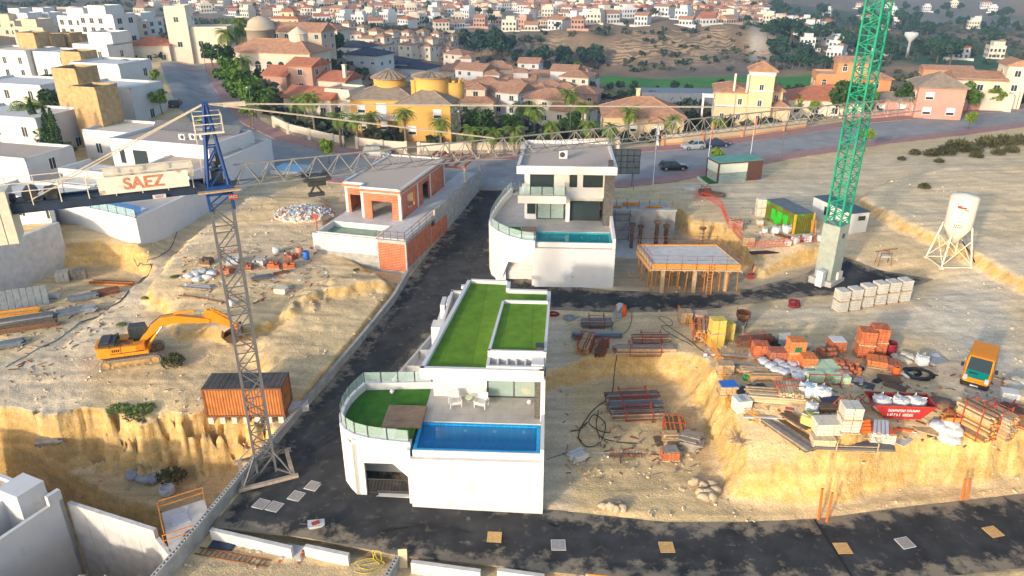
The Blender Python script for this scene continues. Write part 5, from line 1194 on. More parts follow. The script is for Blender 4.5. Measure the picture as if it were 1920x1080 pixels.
def house(u,v,rz,wall,rmat,blocks,label,cat='house',name='house',group=None,win=('front','right','left'),wk='plain',ws=(1.1,1.2),zoff=0,chim=None,loc=None,step=3.1):
    q=Vector(loc) if loc is not None else GP(u,v)
    e=E(name,(q.x,q.y,q.z+zoff),R(rz),label,cat,group); rr=random.Random(int(u*7+v*13))
    for bi,bk in enumerate(blocks):
        x0,x1,y0,y1,z0,z1,rt,rh=bk[:8]; wm=bk[8] if len(bk)>8 and bk[8] else wall; rm=bk[9] if len(bk)>9 else rmat
        w=MB().box(x0,x1,y0,y1,z0-(2.5 if z0<=0 else 0),z1)
        if rt=='flat':
            p=[(x0,y0),(x1,y0),(x1,y1),(x0,y1)]; ring(w,p,.25,z1,z1+.45)
        w.build('wall',wm,e)
        r=MB()
        if rt=='hip': hiproof(r,x0,x1,y0,y1,z1,rh)
        elif rt=='gx': gableroof(r,x0,x1,y0,y1,z1,rh)
        elif rt=='gy': gableroof(r,x0,x1,y0,y1,z1,rh,axis='y')
        elif rt=='flat': r.box(x0+.25,x1-.25,y0+.25,y1-.25,z1,z1+.08)
        elif rt=='cone':
            cx,cy=(x0+x1)/2,(y0+y1)/2; r.lathe([((x1-x0)*.62,z1),(.05,z1+rh)],(cx,cy,0),n=12,smooth=False)
        if r.v: r.build('roof',rm,e)
        if len(bk)>10 and bk[10]=='nowin': continue
        nst=max(1,int((z1-max(z0,0))/2.8))
        for s in range(nst):
            zz=max(z0,0)+s*2.9+.95
            if zz+ws[1]>z1-.15: continue
            for f in win:
                if f=='front': n=max(1,int((x1-x0)/step)); pts=[((x0+(x1-x0)*(k+.5)/n),y0,0) for k in range(n)]
                elif f=='right': n=max(1,int((y1-y0)/step)); pts=[(x1,y0+(y1-y0)*(k+.5)/n,PI/2) for k in range(n)]
                else: n=max(1,int((y1-y0)/step)); pts=[(x0,y0+(y1-y0)*(k+.5)/n,-PI/2) for k in range(n)]
                for (xx,yy,a) in pts:
                    if rr.random()<.2: continue
                    put('window',winmesh(ws[0],ws[1],wk),e,loc=(xx,yy,zz),rz=a)
    if chim: 
        for (x,y,z0,z1) in chim: MB().box(x-.35,x+.35,y-.35,y+.35,z0,z1).box(x-.45,x+.45,y-.45,y+.45,z1,z1+.15).build('chimney',wall,e)
    return e
# yellow villa with two turrets
yv=house(755,262,-6,W_YEL,TILEG,[(-10,1.6,3.5,13,0,6.3,'hip',2.0),(-.5,8.6,0,10,0,6.2,'hip',2.2)],'large yellow villa with grey tiled roofs and two round turrets','house',wk='shutter',ws=(1.3,1.4),chim=[(1.2,5,7,9.3)])
for x,y,z1,r in((-4.2,9.5,9.2,2.9),(4.2,6.5,10.0,3.1)):
    MB().lathe([(r,6),(r,z1),(r*.9,z1),(.1,z1)],(x,y,0),n=20).build('turret',W_YEL,yv)
    cr=MB(); n=20
    if True: cr.lathe([(r*1.18,z1-.1),(r*1.18,z1+.05),(.05,z1+(1.5 if x<0 else .8))],(x,y,0),n=20,smooth=False)
    for k in range(20): a=2*PI*k/20; cr.bar((x+r*1.19*math.cos(a),y+r*1.19*math.sin(a),z1+.06),(x+.2*math.cos(a),y+.2*math.sin(a),z1+(1.5 if x<0 else .8)),.16,.14)
    cr.build('turret_roof',TILEG,yv)
MB().lathe([(1.9,6),(1.9,8.9),(1.75,8.9),(1.75,8.5),(.1,8.5)],(7.9,7.5,0),n=16).build('turret',W_YEL,yv)
for k in range(9): a=2*PI*k/9; MB().obox((7.9+1.85*math.cos(a),7.5+1.85*math.sin(a),9.1),.5,.3,.45,rz=a+PI/2).build('battlement',W_YEL,yv)
MB().box(-11.5,-.5,1.6,3.5,2.9,3.15).build('balcony_floor',W_IVORY,yv)
bl=MB().box(-11.5,-.5,1.6,1.75,3.9,4.02).box(-11.5,-.5,1.6,1.75,3.15,3.25)
for k in range(38): bl.lathe([(.05,3.25),(.09,3.4),(.05,3.6),(.06,3.9)],(-11.3+k*.29,1.68,0),n=6)
bl.build('balustrade',SHUT,yv)
for k in range(4): MB().cyl((-11.2+k*3.4,1.75,0),(-11.2+k*3.4,1.75,2.9),.16,n=10).build('pillar',W_YEL,yv)
MB().box(-5.3,-3.6,3.4,3.5,3.2,5.6).build('balcony_door',SHUT,yv)
# other street-side houses
hl=house(1205,256,-4,W_PEACH,TILE,[(-7.3,7.3,0,11,0,3.6,'hip',2.7),(1.2,3.6,-1.2,1,0,3.0,'gy',.8)],'low peach bungalow with a broad terracotta hip roof',wk='shutter',chim=[(-.8,6,4.5,7.6)])
tv=house(1398,236,-12,W_PEACH,TILE,[(-6.2,0,1,10,0,6.2,'hip',1.2),(-.2,4.2,0,4.6,0,10.4,'hip',1.5),(4.2,8.0,1.5,9,0,3.3,'hip',1.2),(4.2,6.6,4,9,3.3,6.2,'hip',1.0)],'peach villa with a square four-storey tower and white trim',ws=(.7,1.1))
MB().box(-.3,4.3,-.1,4.7,9.55,10.1).box(-6.25,4.25,-.06,0,3.6,3.85).box(-.25,4.25,-.06,0,6.6,6.85).build('white_trim',SHUT,tv)
for x,y in((-2.9,1.3),(-.6,.6)): MB().box(x-.18,x+.18,y-.18,y+.18,6.2,9.6).build('roof_pillar',W_IVORY,tv)
for k in range(5): MB().box(-8.6,-6.4,1.5+k*.9,1.65+k*.9,4.9,5.05).build('pergola_beam',SHUT,tv)
MB().box(-8.5,-8.25,1.4,1.65,0,4.9).box(-8.5,-8.25,5.0,5.25,0,4.9).build('pergola_post',SHUT,tv)
house(1552,222,-14,W_IVORY,TILER,[(-8,6.5,0,10,0,3.6,'hip',2.0),(-3,5,3,9,3.4,4.6,'hip',1.3)],'cream bungalow with two deep red hip roofs behind dark bushes')
oh=house(1600,205,-14,W_ORG,TILE,[(-8,3,6,14,0,6.2,'flat',0,None,GRAVEL),(-3.5,3,8,14,6.2,9.2,'gx',1.0),(2,8,6,13,0,6.0,'hip',1.2)],'tall orange house with stepped roofs behind the green crane',wk='arch',ws=(.9,1.0))
ph=house(1712,222,-13,W_PINK,TILEG,[(0,8.6,0,9,0,6.2,'hip',2.5),(-8,0,2.0,9,0,3.0,'hip',1.3)],'salmon pink two-storey house with grey hip roof beside the street',wk='shutter',ws=(1.4,1.3))
house(1845,208,-14,W_IVORY,TILE,[(-6,3.5,2,11,0,6.2,'gx',1.2),(3.5,7.5,3,9,0,9.2,'gy',1.0),(-1,5,0,3,0,3.2,'flat',0,None,W_IVORY)],'cream house with a tall stair tower and sloping tiled roof')
house(1775,150,-14,W_ORG,TILE,[(-10,10,0,8,0,4.5,'gx',1.4)],'long low orange house with red tiled roof beyond the pink house')
# left of the yellow villa
house(585,222,-20,W_IVORY,TILER,[(-6,4.5,0,7,0,3.9,'gx',1.6),(2,7.5,2,8,0,5.0,'flat',0,None,GRAVEL)],'cream house with bright red gable roof above the bend of the street')
house(620,190,-20,W_IVORY,TILER,[(-5,4,0,7,0,4.6,'gx',1.5)],'small cream house with red roof and tall white chimney',chim=[(3.4,1.2,3,7.6)])
house(540,175,-20,W_ROSE,TILER,[(-6,0,0,7,0,3.8,'gx',1.6),(0,6,1,8,0,6,'gx',1.2)],'rose and cream house with two red roofs in front of the arched villa')
av=house(515,142,-15,W_CREAM,TILE,[(-12,10,0,10,0,5.4,'hip',2.6)],'broad cream villa with arched veranda and long brown roof',wk='arch',ws=(1.6,1.5),step=3.0)
MB().lathe([(2.2,6),(2.2,9.2),(2.5,9.2),(2.5,9.3),(.1,10.8)],(4,6,0),n=14,smooth=False).build('roof_turret',W_CREAM,av)
house(535,58,-15,W_PEACH,TILER,[(-8,8,0,11,0,6,'hip',1.8),(-4,4,3,9,6,9.2,'hip',1.4)],'orange-roofed mansion standing on the hilltop')
dm=house(498,100,-15,W_SAND,TILE,[(-3,16,4,12,0,6,'gx',2)],'brown tiled house with a round domed sandstone tower')
MB().lathe([(4.2,-2),(4.2,6),(4.6,6),(4.6,6.6),(4.0,6.6),(3.4,8.4),(1.8,9.4),(.05,9.7)],(-3,4,0),n=20).build('domed_tower',W_SAND,dm)
house(600,88,-15,W_IVORY,TILE,[(-7,7,0,9,0,5.5,'hip',1.8)],'cream house with brown tiled roof and small roof turret right of the mansion')
ch=house(348,118,8,W_IVORY,TILER,[(-3,2,0,7,0,13,'flat',0,None,W_IVORY),(2,11,1,9,0,8,'flat',0,None,W_IVORY),(-13,-3,-1,8,0,4.5,'hip',1.6)],'cream house with a tall square tower at the top of the street')
bwl=MB(); 
# beige brick stair towers and white boxes of the left estate
def tower(u,v,w,d,h,rz,label,zoff=0):
    q=GP(u,v); e=E('stair_tower',(q.x,q.y,q.z+zoff),R(rz),label,'tower','beige brick stair towers')
    t=MB().box(-w/2,w/2,0,d,-3,h); ring(t,[(-w/2,0),(w/2,0),(w/2,d),(-w/2,d)],.25,h,h+.4); t.build('wall',BEIGEB,e)
    MB().box(-w/2+.25,w/2-.25,.25,d-.25,h,h+.05).build('roof',DARK,e)
    for k in range(max(1,int(h/4))): put('window',winmesh(.5,1.6,'plain'),e,loc=(-w/2,d*.35,1.5+k*3.6),rz=-PI/2)
tower(180,278,5.0,4.5,9.2,-16,'nearest beige brick stair tower behind the white house with solar panels')
tower(150,262,4.8,4.5,10.5,-16,'beige brick stair tower second in the row, beside the cypress trees',.5)
tower(148,175,5.2,4.5,8.0,-16,'beige brick tower with white terrace beside it, third in the row')
tower(66,140,5.5,4.5,9.5,-16,'broad dark-sided beige tower at the left end of the far row')
tower(98,134,4.5,4,8.5,-16,'slim beige tower between two white blocks of the far row')
tower(132,126,4.5,4,8.0,-16,'beige tower left of the white block with a roof terrace')
tower(152,122,4.2,4,7.0,-16,'small beige tower at the right end of the far row')
WB=[(215,300,-16,[(-5,5.5,0,8,0,4.0,'flat',0,None,W_IVORY)],'low white block with an ivory roof terrace beside the street'),
 (205,235,-16,[(-6,6,0,8,0,6.2,'flat',0,None,W_WHITE)],'white block with skylight behind the nearest brick tower'),
 (190,185,-16,[(-6,6,0,9,0,6.5,'flat',0,None,W_WHITE)],'white block with a wide plain wall facing the bend of the street'),
 (180,140,-16,[(-5,5,0,8,0,6.5,'flat',0,None,W_WHITE),(-2,5,2,8,6.5,9,'flat',0,None,W_WHITE)],'stepped white block at the end of the estate row'),
 (105,150,-16,[(-5,6,0,8,0,6.0,'flat',0,None,W_WHITE)],'white block with small square windows between brick towers'),
 (25,150,-16,[(-8,6,0,9,0,6.5,'flat',0,None,W_IVORY)],'ivory block at the far left of the estate'),
 (35,225,-16,[(-9,7,0,9,0,6.0,'flat',0,None,W_WHITE)],'white block with a dark pergola on its roof at the left edge'),
 (30,300,-16,[(-10,6,0,9,0,6.4,'flat',0,None,W_WHITE)],'white block with grey roof deck above the crane counter jib'),
 (10,375,-16,[(-8,5.5,0,8,0,5.8,'flat',0,None,GRAVEL)],'white house with pitched gravel roof at the left edge by the counterweights'),
 (65,420,-16,[(-8,5,0,6,0,3.0,'flat',0,None,W_WHITE)],'low white pool house behind the crane counter jib')]
for u,v,rz,bl_,lb in WB: house(u,v,rz,W_WHITE,GRAVEL,bl_,lb,'house',win=('front','right'),ws=(1.0,1.5),step=4.2)
# white house with solar panels
sh=E('modern_house',(-46.5,97.5,5.0),R(-17),'white modern house with a row of solar panels and air conditioners on its roof','house')
w=MB().box(-9,7,0,10,-3,6.0); ring(w,[(-9,0),(7,0),(7,10),(-9,10)],.3,6,6.5); w.build('wall',WHITE,sh); MB().box(-8.7,6.7,.3,9.7,6,6.1).build('roof_gravel',GRAVEL,sh)
MB().box(-13,-2,-5.0,0,-3,2.6).box(-13.3,-2,-5.3,-5,2.6,3.3).box(-13.3,-13,-5,0,2.6,3.3).build('lower_terrace',WHITE,sh)
MB().box(-12.5,-3.5,-7.5,-5.3,2.0,2.25).build('canopy',WHITE,sh)
window(sh,(-4.2,-.06,2.7),2.2,2.4,0,1); window(sh,(-7.2,-.06,3.2),.7,1.8,0,1)
for k in range(3): MB().box(-9.005+.01,7.005,-.012,0,1.6+k*1.5,1.64+k*1.5).build('groove',FRAME,sh)
for k in range(10):
    o=MB().box(-.75,.75,-.03,.03,0,1.5).build('solar_panel',mat('solar_cell',(.10,.105,.12),.3,.15,3),sh,loc=(-7.6+k*1.45,7.6,6.15)); o.rotation_euler=(R(-38),0,0)
for k in range(3): a=MB().box(-.5,.5,-.2,.2,0,.8).build('air_conditioner',PLAST,sh,loc=(.2+k*1.3,3.5+k*.5,6.1)); MB().cyl((.1,-.22,.4),(.1,-.2,.4),.28,n=12).build('fan',DARK,a)
# big white box beside the track
bx=E('modern_house',(-41.9,77.9,2.6),R(-14),'large plain white house with gravel roof and blank side wall beside the dirt track','house')
w=MB().add([(0,0,-1.5),(-.3,29.5,-1.5),(-.3,29.5,7.2),(0,11,7.0),(0,11,5.0),(0,0,4.6)],[(0,1,2,3,4,5)]); 
w.prism([(-8.0,10),(0,10.0),(-.3,29.5),(-9.5,29.5)],-1.5,7.0); ring(w,[(-8,10),(0,10),(-.3,29.5),(-9.5,29.5)],.3,7.0,7.3)
w.prism([(-14,3.4),(0,0),(0,10),(-14,10)],-1.5,4.4); ring(w,[(-14,3.4),(0,0),(0,10),(-14,10)],.3,4.4,4.9); w.build('wall',WHITE,bx)
MB().prism([(-7.7,10.3),(-.3,10.3),(-.6,29.2),(-9.2,29.2)],7.0,7.08).build('roof_gravel',GRAVEL,bx)
MB().prism([(-13.7,3.75),(-.3,.4),(-.3,9.8),(-13.7,9.8)],4.4,4.45).build('terrace_floor',PAVE,bx)
MB().prism([(-10,3.6),(-2,1.9),(-2,4.6),(-10,6.2)],4.452,4.49).build('pool_water',POOL,bx)
glass_rail(bx,[(-13.8,3.55),(-.1,.2)],4.9,.9,1.6)
MB().cyl((-4,20,7.1),(-4,20,7.6),.15,n=8).build('vent_pipe',STEEL,bx); MB().box(-3,-1.2,24,26,7.08,7.4).build('roof_hatch',CONCL,bx)
MB().box(-.02,4.5,27.5,31.5,-1,3.2).build('yard_wall',WHITE,bx)
MB().box(.2,4.3,27.7,31.3,3.2,3.22).build('small_pool',mat('paddling_blue',(.12,.40,.62),.3,.1,2),bx)
# retaining wall and earth below the counter jib
rw=E('retaining_wall',(0,0,0),0,'high grey concrete retaining wall at the left edge behind the storage yard','wall')
a=P(-80,600,1.4);b=P(133,498,1.5)
d=(b-a).normalized(); n_=Vector((-d.y,d.x,0))
for k,(h0,h1,o) in enumerate(((-.5,2.6,0),(2.6,5.4,.06))):
    A=[a+n_*o,b+n_*o,b+n_*(.5+o),a+n_*(.5+o)]; MB().prism([(p.x,p.y) for p in A],1.4+h0,1.4+h1).build('wall_panel',CONCL,rw)
A=[b,b+n_*.5,b+n_*11+d*1.5,b+n_*11+d*1.0]; MB().prism([(p.x,p.y) for p in [b+n_*.5-d*.5,b+n_*.5,b+n_*9+d*8,b+n_*9+d*7.4]],4.3,6.9).build('upper_wall',CONC,rw)
# lower-left white house and board-marked wall
ll=E('white_house',(0,0,0),0,'white house with roof terrace in the lower left corner','house')
T=.5; nr=P(-60,1052,T); fr_=P(117,934,T); ax=fr_-nr; ax.z=0; LL=ax.length; axn=ax.normalized(); ay=Vector((-axn.y,axn.x,0))
def lp(a,b): q=nr+axn*a+ay*b; return (q.x,q.y)
def lbx(a0,a1,b0,b1,z0,z1): return MB().prism([lp(a0,b0),lp(a1,b0),lp(a1,b1),lp(a0,b1)],z0,z1)
lw=MB(); lw.wallpath([lp(-6,0),lp(LL,0),lp(LL,15),lp(-6,15)],.28,-9.5,T,True); lw.build('wall',WHITE,ll)
lbx(LL-.9,LL+.01,-.01,.29,T,T+.75).build('wall_step',WHITE,ll)
lbx(LL-5.6,LL-.29,3.3,3.5,-9,T+.1).build('inner_wall',WHITE,ll); lbx(LL-5.9,LL-5.6,.29,14.7,-9,T-.05).build('inner_wall',WHITE,ll)
lbx(LL-5.6,LL-.29,.29,3.3,-9,-2.6).build('patio_floor',PAVE,ll)
lbx(LL-5.6,LL-.29,3.5,14.7,-9,T-.3).build('roof_gravel',GRAVEL,ll); lbx(-5.7,LL-5.9,.29,14.7,-9,T-.35).build('roof_gravel',GRAVEL,ll)
lbx(LL-1.9,LL-.02,1.5,3.6,-3,T+1.0).build('chimney_block',WHITE,ll)
q=nr+axn*(LL-3.9)+ay*3.27; window(ll,(q.x,q.y,-1.6),1.3,1.0,math.atan2(axn.y,axn.x),1)
bw2=E('concrete_wall',(0,0,0),0,'tall board-marked concrete retaining wall right of the lower left white house','wall')
a=P(145,950,-.2);b=P(283,994,-.2); dd=(b-a).normalized(); nn=Vector((-dd.y,dd.x,0)); a=a-dd*1.0; b=b+dd*.2
for k in range(5):
    p0=a.lerp(b,k/5);p1=a.lerp(b,(k+1)/5)
    for j in range(3):
        z1=-.2-j*2.6; z0=z1-2.58; A=[p0+dd*.012,p1-dd*.012,p1+nn*.3-dd*.012,p0+nn*.3+dd*.012]
        MB().prism([(p.x,p.y) for p in A],z0,z1).build('panel',CONCL,bw2)
c_=P(345,1075,-1.6)
for j in range(3):
    A=[b,Vector((-20.9,34.9,0)),Vector((-20.9,34.9,0))+nn*.3,b+nn*.3]; MB().prism([(p.x,p.y) for p in A],-.9-(j+1)*2.6+.02,-.9-j*2.6).build('panel',CONCL,bw2)
ORD=lambda i:(['leftmost']+['second','third','fourth','fifth','sixth','seventh','eighth','ninth','tenth','eleventh','twelfth','thirteenth','fourteenth','fifteenth','sixteenth','seventeenth','eighteenth','nineteenth','twentieth','twenty-first','twenty-second','twenty-third','twenty-fourth','twenty-fifth','twenty-sixth','twenty-seventh','twenty-eighth','twenty-ninth','thirtieth'])[i]+('' if i==0 else ' from the left')
# ---------------------------------------------------------------- vegetation
def leafmat(name,col,var=.45):
    m=mat(name,col,.8,var,1.5,spec=.15); return m
LF=leafmat('leaf_green',(.085,.165,.026)); LFD=leafmat('leaf_dark',(.040,.085,.024)); LFY=leafmat('leaf_yellow_green',(.17,.25,.03)); PALM=leafmat('palm_leaf',(.13,.195,.035)); DRY=leafmat('dry_frond',(.27,.19,.07)); SCR=leafmat('scrub_leaf',(.085,.085,.035)); PINEL=leafmat('pine_leaf',(.030,.068,.035)); BARK=mat('bark',(.15,.105,.07),.95,.3,6); PALMB=mat('palm_trunk',(.20,.145,.10),.95,.3,7,.4,12); WEED=leafmat('weed_green',(.10,.155,.035))
def leaves(mb,r_,n,c,rx,ry,rz,s,clumps=8):
    cl=[]
    for k in range(clumps):
        while True:
            p=Vector((r_.uniform(-1,1),r_.uniform(-1,1),r_.uniform(-1,1)))
            if .35<p.length<1: break
        cl.append(p*.72)
    for i in range(n):
        k=cl[r_.randrange(clumps)]; d=Vector((r_.gauss(0,1),r_.gauss(0,1),r_.gauss(0,1))); d=d.normalized()*(.42*r_.random()**.4)
        p=k+d; p=Vector((c[0]+p.x*rx,c[1]+p.y*ry,c[2]+p.z*rz))
        a=Vector((r_.gauss(0,1),r_.gauss(0,1),r_.gauss(0,.6))).normalized(); b=a.cross(Vector((r_.gauss(0,1),r_.gauss(0,1),r_.gauss(0,1)))).normalized()
        q=s*r_.uniform(.6,1.3); mb.add([p-a*q-b*q*.4,p+a*q*.2-b*q*.75,p+a*q+b*q*.3,p-a*q*.1+b*q*.7],[(0,1,2,3)])
def crown_mesh(seed,n,rx,rz,s,lf,cl=9):
    r_=random.Random(seed); m=MB(); leaves(m,r_,n,(0,0,0),rx,rx,rz,s,cl); return m.mesh('crown',lf)
def trunk_mesh(seed,h,r,rx):
    r_=random.Random(seed); m=MB(); top=Vector((r_.uniform(-.2,.2),r_.uniform(-.2,.2),h)); m.cyl((0,0,-.5),top*.55,r,r*.75,n=8).cyl(top*.55,top,r*.75,r*.5,n=8)
    for k in range(5): a=2*PI*k/5+r_.random(); m.cyl(top*(.7+.06*k),top+Vector((math.cos(a)*rx*.6,math.sin(a)*rx*.6,r_.uniform(.3,1.0)*rx*.6)),r*.4,r*.12,n=6)
    return m.mesh('trunk',BARK)
TREEK={}
for nm,(n,rx,rz,s,lf,th,tr,cl) in {'street':(900,1.5,1.15,.17,LFY,2.3,.09,9),'round':(1500,2.3,1.9,.24,LF,2.6,.16,11),'dark':(1500,2.4,2.0,.26,LFD,2.6,.18,11),'golf':(420,2.6,2.3,.55,PINEL,3.0,.2,9),'pine':(420,2.0,2.6,.5,PINEL,3.0,.2,9),'umbrella':(700,2.6,.9,.26,LFD,2.2,.15,9)}.items():
    TREEK[nm]=[(crown_mesh(hash(nm)%97+k if False else len(nm)*13+k,n,rx,rz,s,lf,cl),trunk_mesh(len(nm)*7+k,th,tr,rx),th,rz) for k in range(3)]
def tree(kind,u,v,sc,label,group=None,loc=None,cat='tree'):
    q=loc if loc is not None else GP(u,v); k=TREEK[kind][int(u+v)%3]
    e=E({'street':'street_tree','golf':'park_tree','pine':'pine_tree'}.get(kind,'tree'),q,(u*.7+v)%6.28,label,cat,group); e.scale=(sc,sc,sc)
    put('trunk',k[1],e); put('crown',k[0],e,loc=(0,0,k[2]+k[3]*.45)); return e
def palm_mesh(seed,nf,L,droop,lf):
    r_=random.Random(seed); m=MB()
    for k in range(nf):
        a=2*PI*k/nf*2.4+r_.uniform(-.2,.2); el=r_.uniform(-.5,1.25); n=7; prev=None
        d=Vector((math.cos(a),math.sin(a),0)); side=Vector((-d.y,d.x,0)); p=Vector((0,0,0)); ang=el; ll=L*r_.uniform(.8,1.1)
        pts=[p.copy()]
        for i in range(n): p=p+(d*math.cos(ang)+Vector((0,0,1))*math.sin(ang))*ll/n; ang-=droop*r_.uniform(.7,1.2)/n*2; pts.append(p.copy())
        for i in range(n):
            w0=.42*L/2.2*math.sin(PI*min(1,(i+.6)/(n+.6)))+.03
            for s in(-1,1):
                for j in range(2):
                    c=pts[i].lerp(pts[i+1],j/2); c2=pts[i].lerp(pts[i+1],j/2+.38); e_=(pts[i+1]-pts[i])*.55
                    m.add([c,c2,c2+side*s*w0+e_-Vector((0,0,w0*.45))],[(0,1,2)])
        m.tube(pts[:5],.018,n=3)
    return m.mesh('crown',lf)
def ptrunk(h,r): 
    m=MB(); n=int(h/.22)
    for k in range(n): z=h*k/n; m.cyl((0,0,z-.02),(0,0,z+h/n),r*(1.12-.25*k/n),r*(.98-.25*k/n),n=9,cap=False)
    m.cyl((0,0,-.6),(0,0,0),r*1.3,r*1.15,n=9); return m.mesh('trunk',PALMB)
PALMS=[palm_mesh(k,34,1.75,1.0,PALM) for k in range(3)]; PALMD=palm_mesh(9,16,1.1,2.2,DRY); PT={}
DATE=[palm_mesh(20+k,46,2.9,1.15,PALM) for k in range(2)]
def palm(u,v,h,label,sc=1,date=False,group='palm trees',dry=True,tr=.2):
    q=GP(u,v); e=E('palm_tree',q,(u*.9)%6.28,label,'palm',group); hk=round(h,0)
    if hk not in PT: PT[hk]=ptrunk(hk,tr)
    put('trunk',PT[hk],e); c=put('crown',(DATE if date else PALMS)[int(u)%(2 if date else 3)],e,loc=(0,0,hk)); sc*=1.35; c.scale=(sc,)*3
    if dry: d=put('dry_fronds',PALMD,e,loc=(0,0,hk-.15)); d.scale=(sc,)*3
for i,(u,v,h,sc,dt,lb) in enumerate([(592,262,7,1.1,0,'tall fan palm at the street corner by the cream gate'),(672,280,5,1.1,0,'fan palm on the pavement left of the yellow villa gate'),(700,262,4,1.0,0,'short fan palm against the yellow villa balcony'),(762,282,6,1.1,0,'fan palm on the pavement right of the yellow villa gate'),(752,240,5,1.2,0,'tall fan palm touching the yellow villa wall'),(886,293,4,1.1,0,'small fan palm by the wall right of the yellow villa'),(964,292,4,1.05,0,'small fan palm behind the rear villa roof, left one'),(1034,282,4,1.05,0,'small fan palm behind the rear villa roof, middle one'),(1104,280,4,1.05,0,'small fan palm behind the rear villa roof, right one'),(1177,262,5,1.2,0,'fan palm in front of the peach bungalow'),(1066,240,7,1.3,0,'tall fan palm with dry fronds left of the peach bungalow'),(1092,248,5,1.2,0,'second fan palm left of the peach bungalow'),(885,245,3,.9,1,'broad date palm right of the yellow villa'),(1002,258,5,.8,1,'date palm among the gardens below the street'),(975,235,4,.9,1,'dark date palm in the middle of the gardens'),(1540,195,5,1.1,0,'fan palm in front of the cream bungalow'),(458,150,4,.8,1,'feathery palm beside the arched villa'),(432,118,7,1.0,1,'left palm of the clump in front of the arched villa'),(448,112,7,1.0,1,'right palm of the clump in front of the arched villa'),(425,82,6,1.0,0,'slim fan palm on the skyline left of the domed tower'),(455,84,6,1.0,1,'bushy palm left of the domed tower'),(610,78,6,1.0,1,'palm right of the hilltop mansion'),(637,180,4,1.2,0,'palm beside the rock bank above the yellow villa'),(70,262,5,1.1,1,'big palm at the left beside the white blocks'),(238,165,4,1.0,1,'left palm by the street beside the estate'),(256,158,4,1.0,1,'right palm by the street beside the estate'),(255,196,2,1.0,1,'low palm on the verge by the street'),(560,232,4,1.0,0,'palm in the cream house garden at the bend'),(575,238,5,1.1,0,'second palm in the cream house garden at the bend'),(500,205,3,.9,1,'palm behind the street trees at the bend'),(1000,200,4,.9,0,'palm between the valley houses'),(1082,150,6,1.2,0,'palm at the edge of the valley houses'),(640,276,5,1.0,0,'slim fan palm by the stone gate pier left of the street lamp'),(828,290,5,1.1,0,'fan palm on the pavement below the yellow villa corner'),(925,297,4,1.0,0,'small fan palm on the pavement left of the rear villa roof'),(1142,284,4,1.0,0,'small fan palm on the pavement by the billboard'),(1258,268,4,1.0,0,'fan palm at the right end of the peach bungalow wall')]):
    palm(u,v,h,lb,sc,bool(dt))
for u,v,sc,kd,lb in [(617,308,1.0,'street','young street tree behind the unfinished brick house'),(1342,322,.95,'street','young street tree in front of the sales kiosk'),(1815,244,.9,'street','young street tree by the right end of the street'),(1620,285,1.0,'street','young street tree behind the green crane'),(1345,262,1.0,'street','young street tree by the peach tower villa'),(293,168,1.0,'street','young street tree at the upper bend'),(305,215,1.15,'street','young street tree beside the black parked car'),(385,262,.9,'street','young street tree behind the blue crane head'),
 (437,185,1.5,'round','big green tree on the inner side of the bend, uphill one'),(455,205,1.45,'round','big green tree on the inner side of the bend, middle one'),(480,222,1.4,'round','big green tree on the inner side of the bend, downhill one'),(420,135,1.2,'dark','dark tree beside the cream tower house'),(400,128,1.1,'dark','dark tree left of the palm clump'),(470,240,1.0,'street','small tree at the kerb below the big trees'),
 (630,118,1.6,'dark','dark tree behind the arched villa'),(615,145,1.2,'dark','dark tree on the rock bank'),(1490,222,1.2,'street','bright green tree by the peach villa carport'),(1520,225,1.0,'street','bright green bush tree beside the carport tree'),(1580,225,1.5,'dark','dark bushy tree in front of the red bungalow roof'),(1615,222,1.3,'round','green bushy tree left of the green crane mast'),(1698,215,1.25,'dark','round dark tree in front of the pink house'),(1812,213,1.2,'round','round green tree beside the white car by the pink house'),(1860,208,1.2,'street','bright green tree in front of the cream stair tower'),(1905,195,1.7,'dark','dark tree at the right edge by the street'),(1072,262,1.0,'dark','round dark shrub tree by the palms'),(905,262,1.0,'dark','dark round tree beside the yellow villa'),(960,262,.9,'dark','dark green tree in the garden below the street'),
 (100,172,1.1,'umbrella','umbrella-shaped dark tree among the white blocks'),(100,300,1.0,'round','round green shrub tree below the cypresses'),(132,302,.55,'round','small clipped round shrub at the garden corner'),(112,235,1.2,'dark','dark tree behind the estate gardens')]:
    tree(kd,u,v,sc,lb,'trees along the streets and gardens')
cy=random.Random(4); m=MB()
for i in range(1100):
    z=cy.random(); a=cy.random()*6.28; rr=.75*math.sin(PI*min(1,.12+z*.88))**.8*(cy.random()**.35); p=Vector((math.cos(a)*rr,math.sin(a)*rr,.3+z*8)); s=.2
    t=Vector((cy.gauss(0,.5),cy.gauss(0,.5),1)).normalized(); b=t.cross(Vector((cy.gauss(0,1),cy.gauss(0,1),0))).normalized(); m.add([p-b*s*.6,p+b*s*.6,p+t*s*1.6],[(0,1,2)])
cyp=m.mesh('crown',LFD)
for k,(u,v,lb) in enumerate([(105,300,'left tall cypress in the estate garden'),(118,306,'right tall cypress in the estate garden'),(80,285,'slim cypress beside the white block')]):
    e=E('cypress_tree',GP(u,v),k,lb,'cypress','cypresses in the estate garden'); put('crown',cyp,e); MB().cyl((0,0,-.3),(0,0,1),.12,n=8).build('trunk',BARK,e)
hg=random.Random(8)
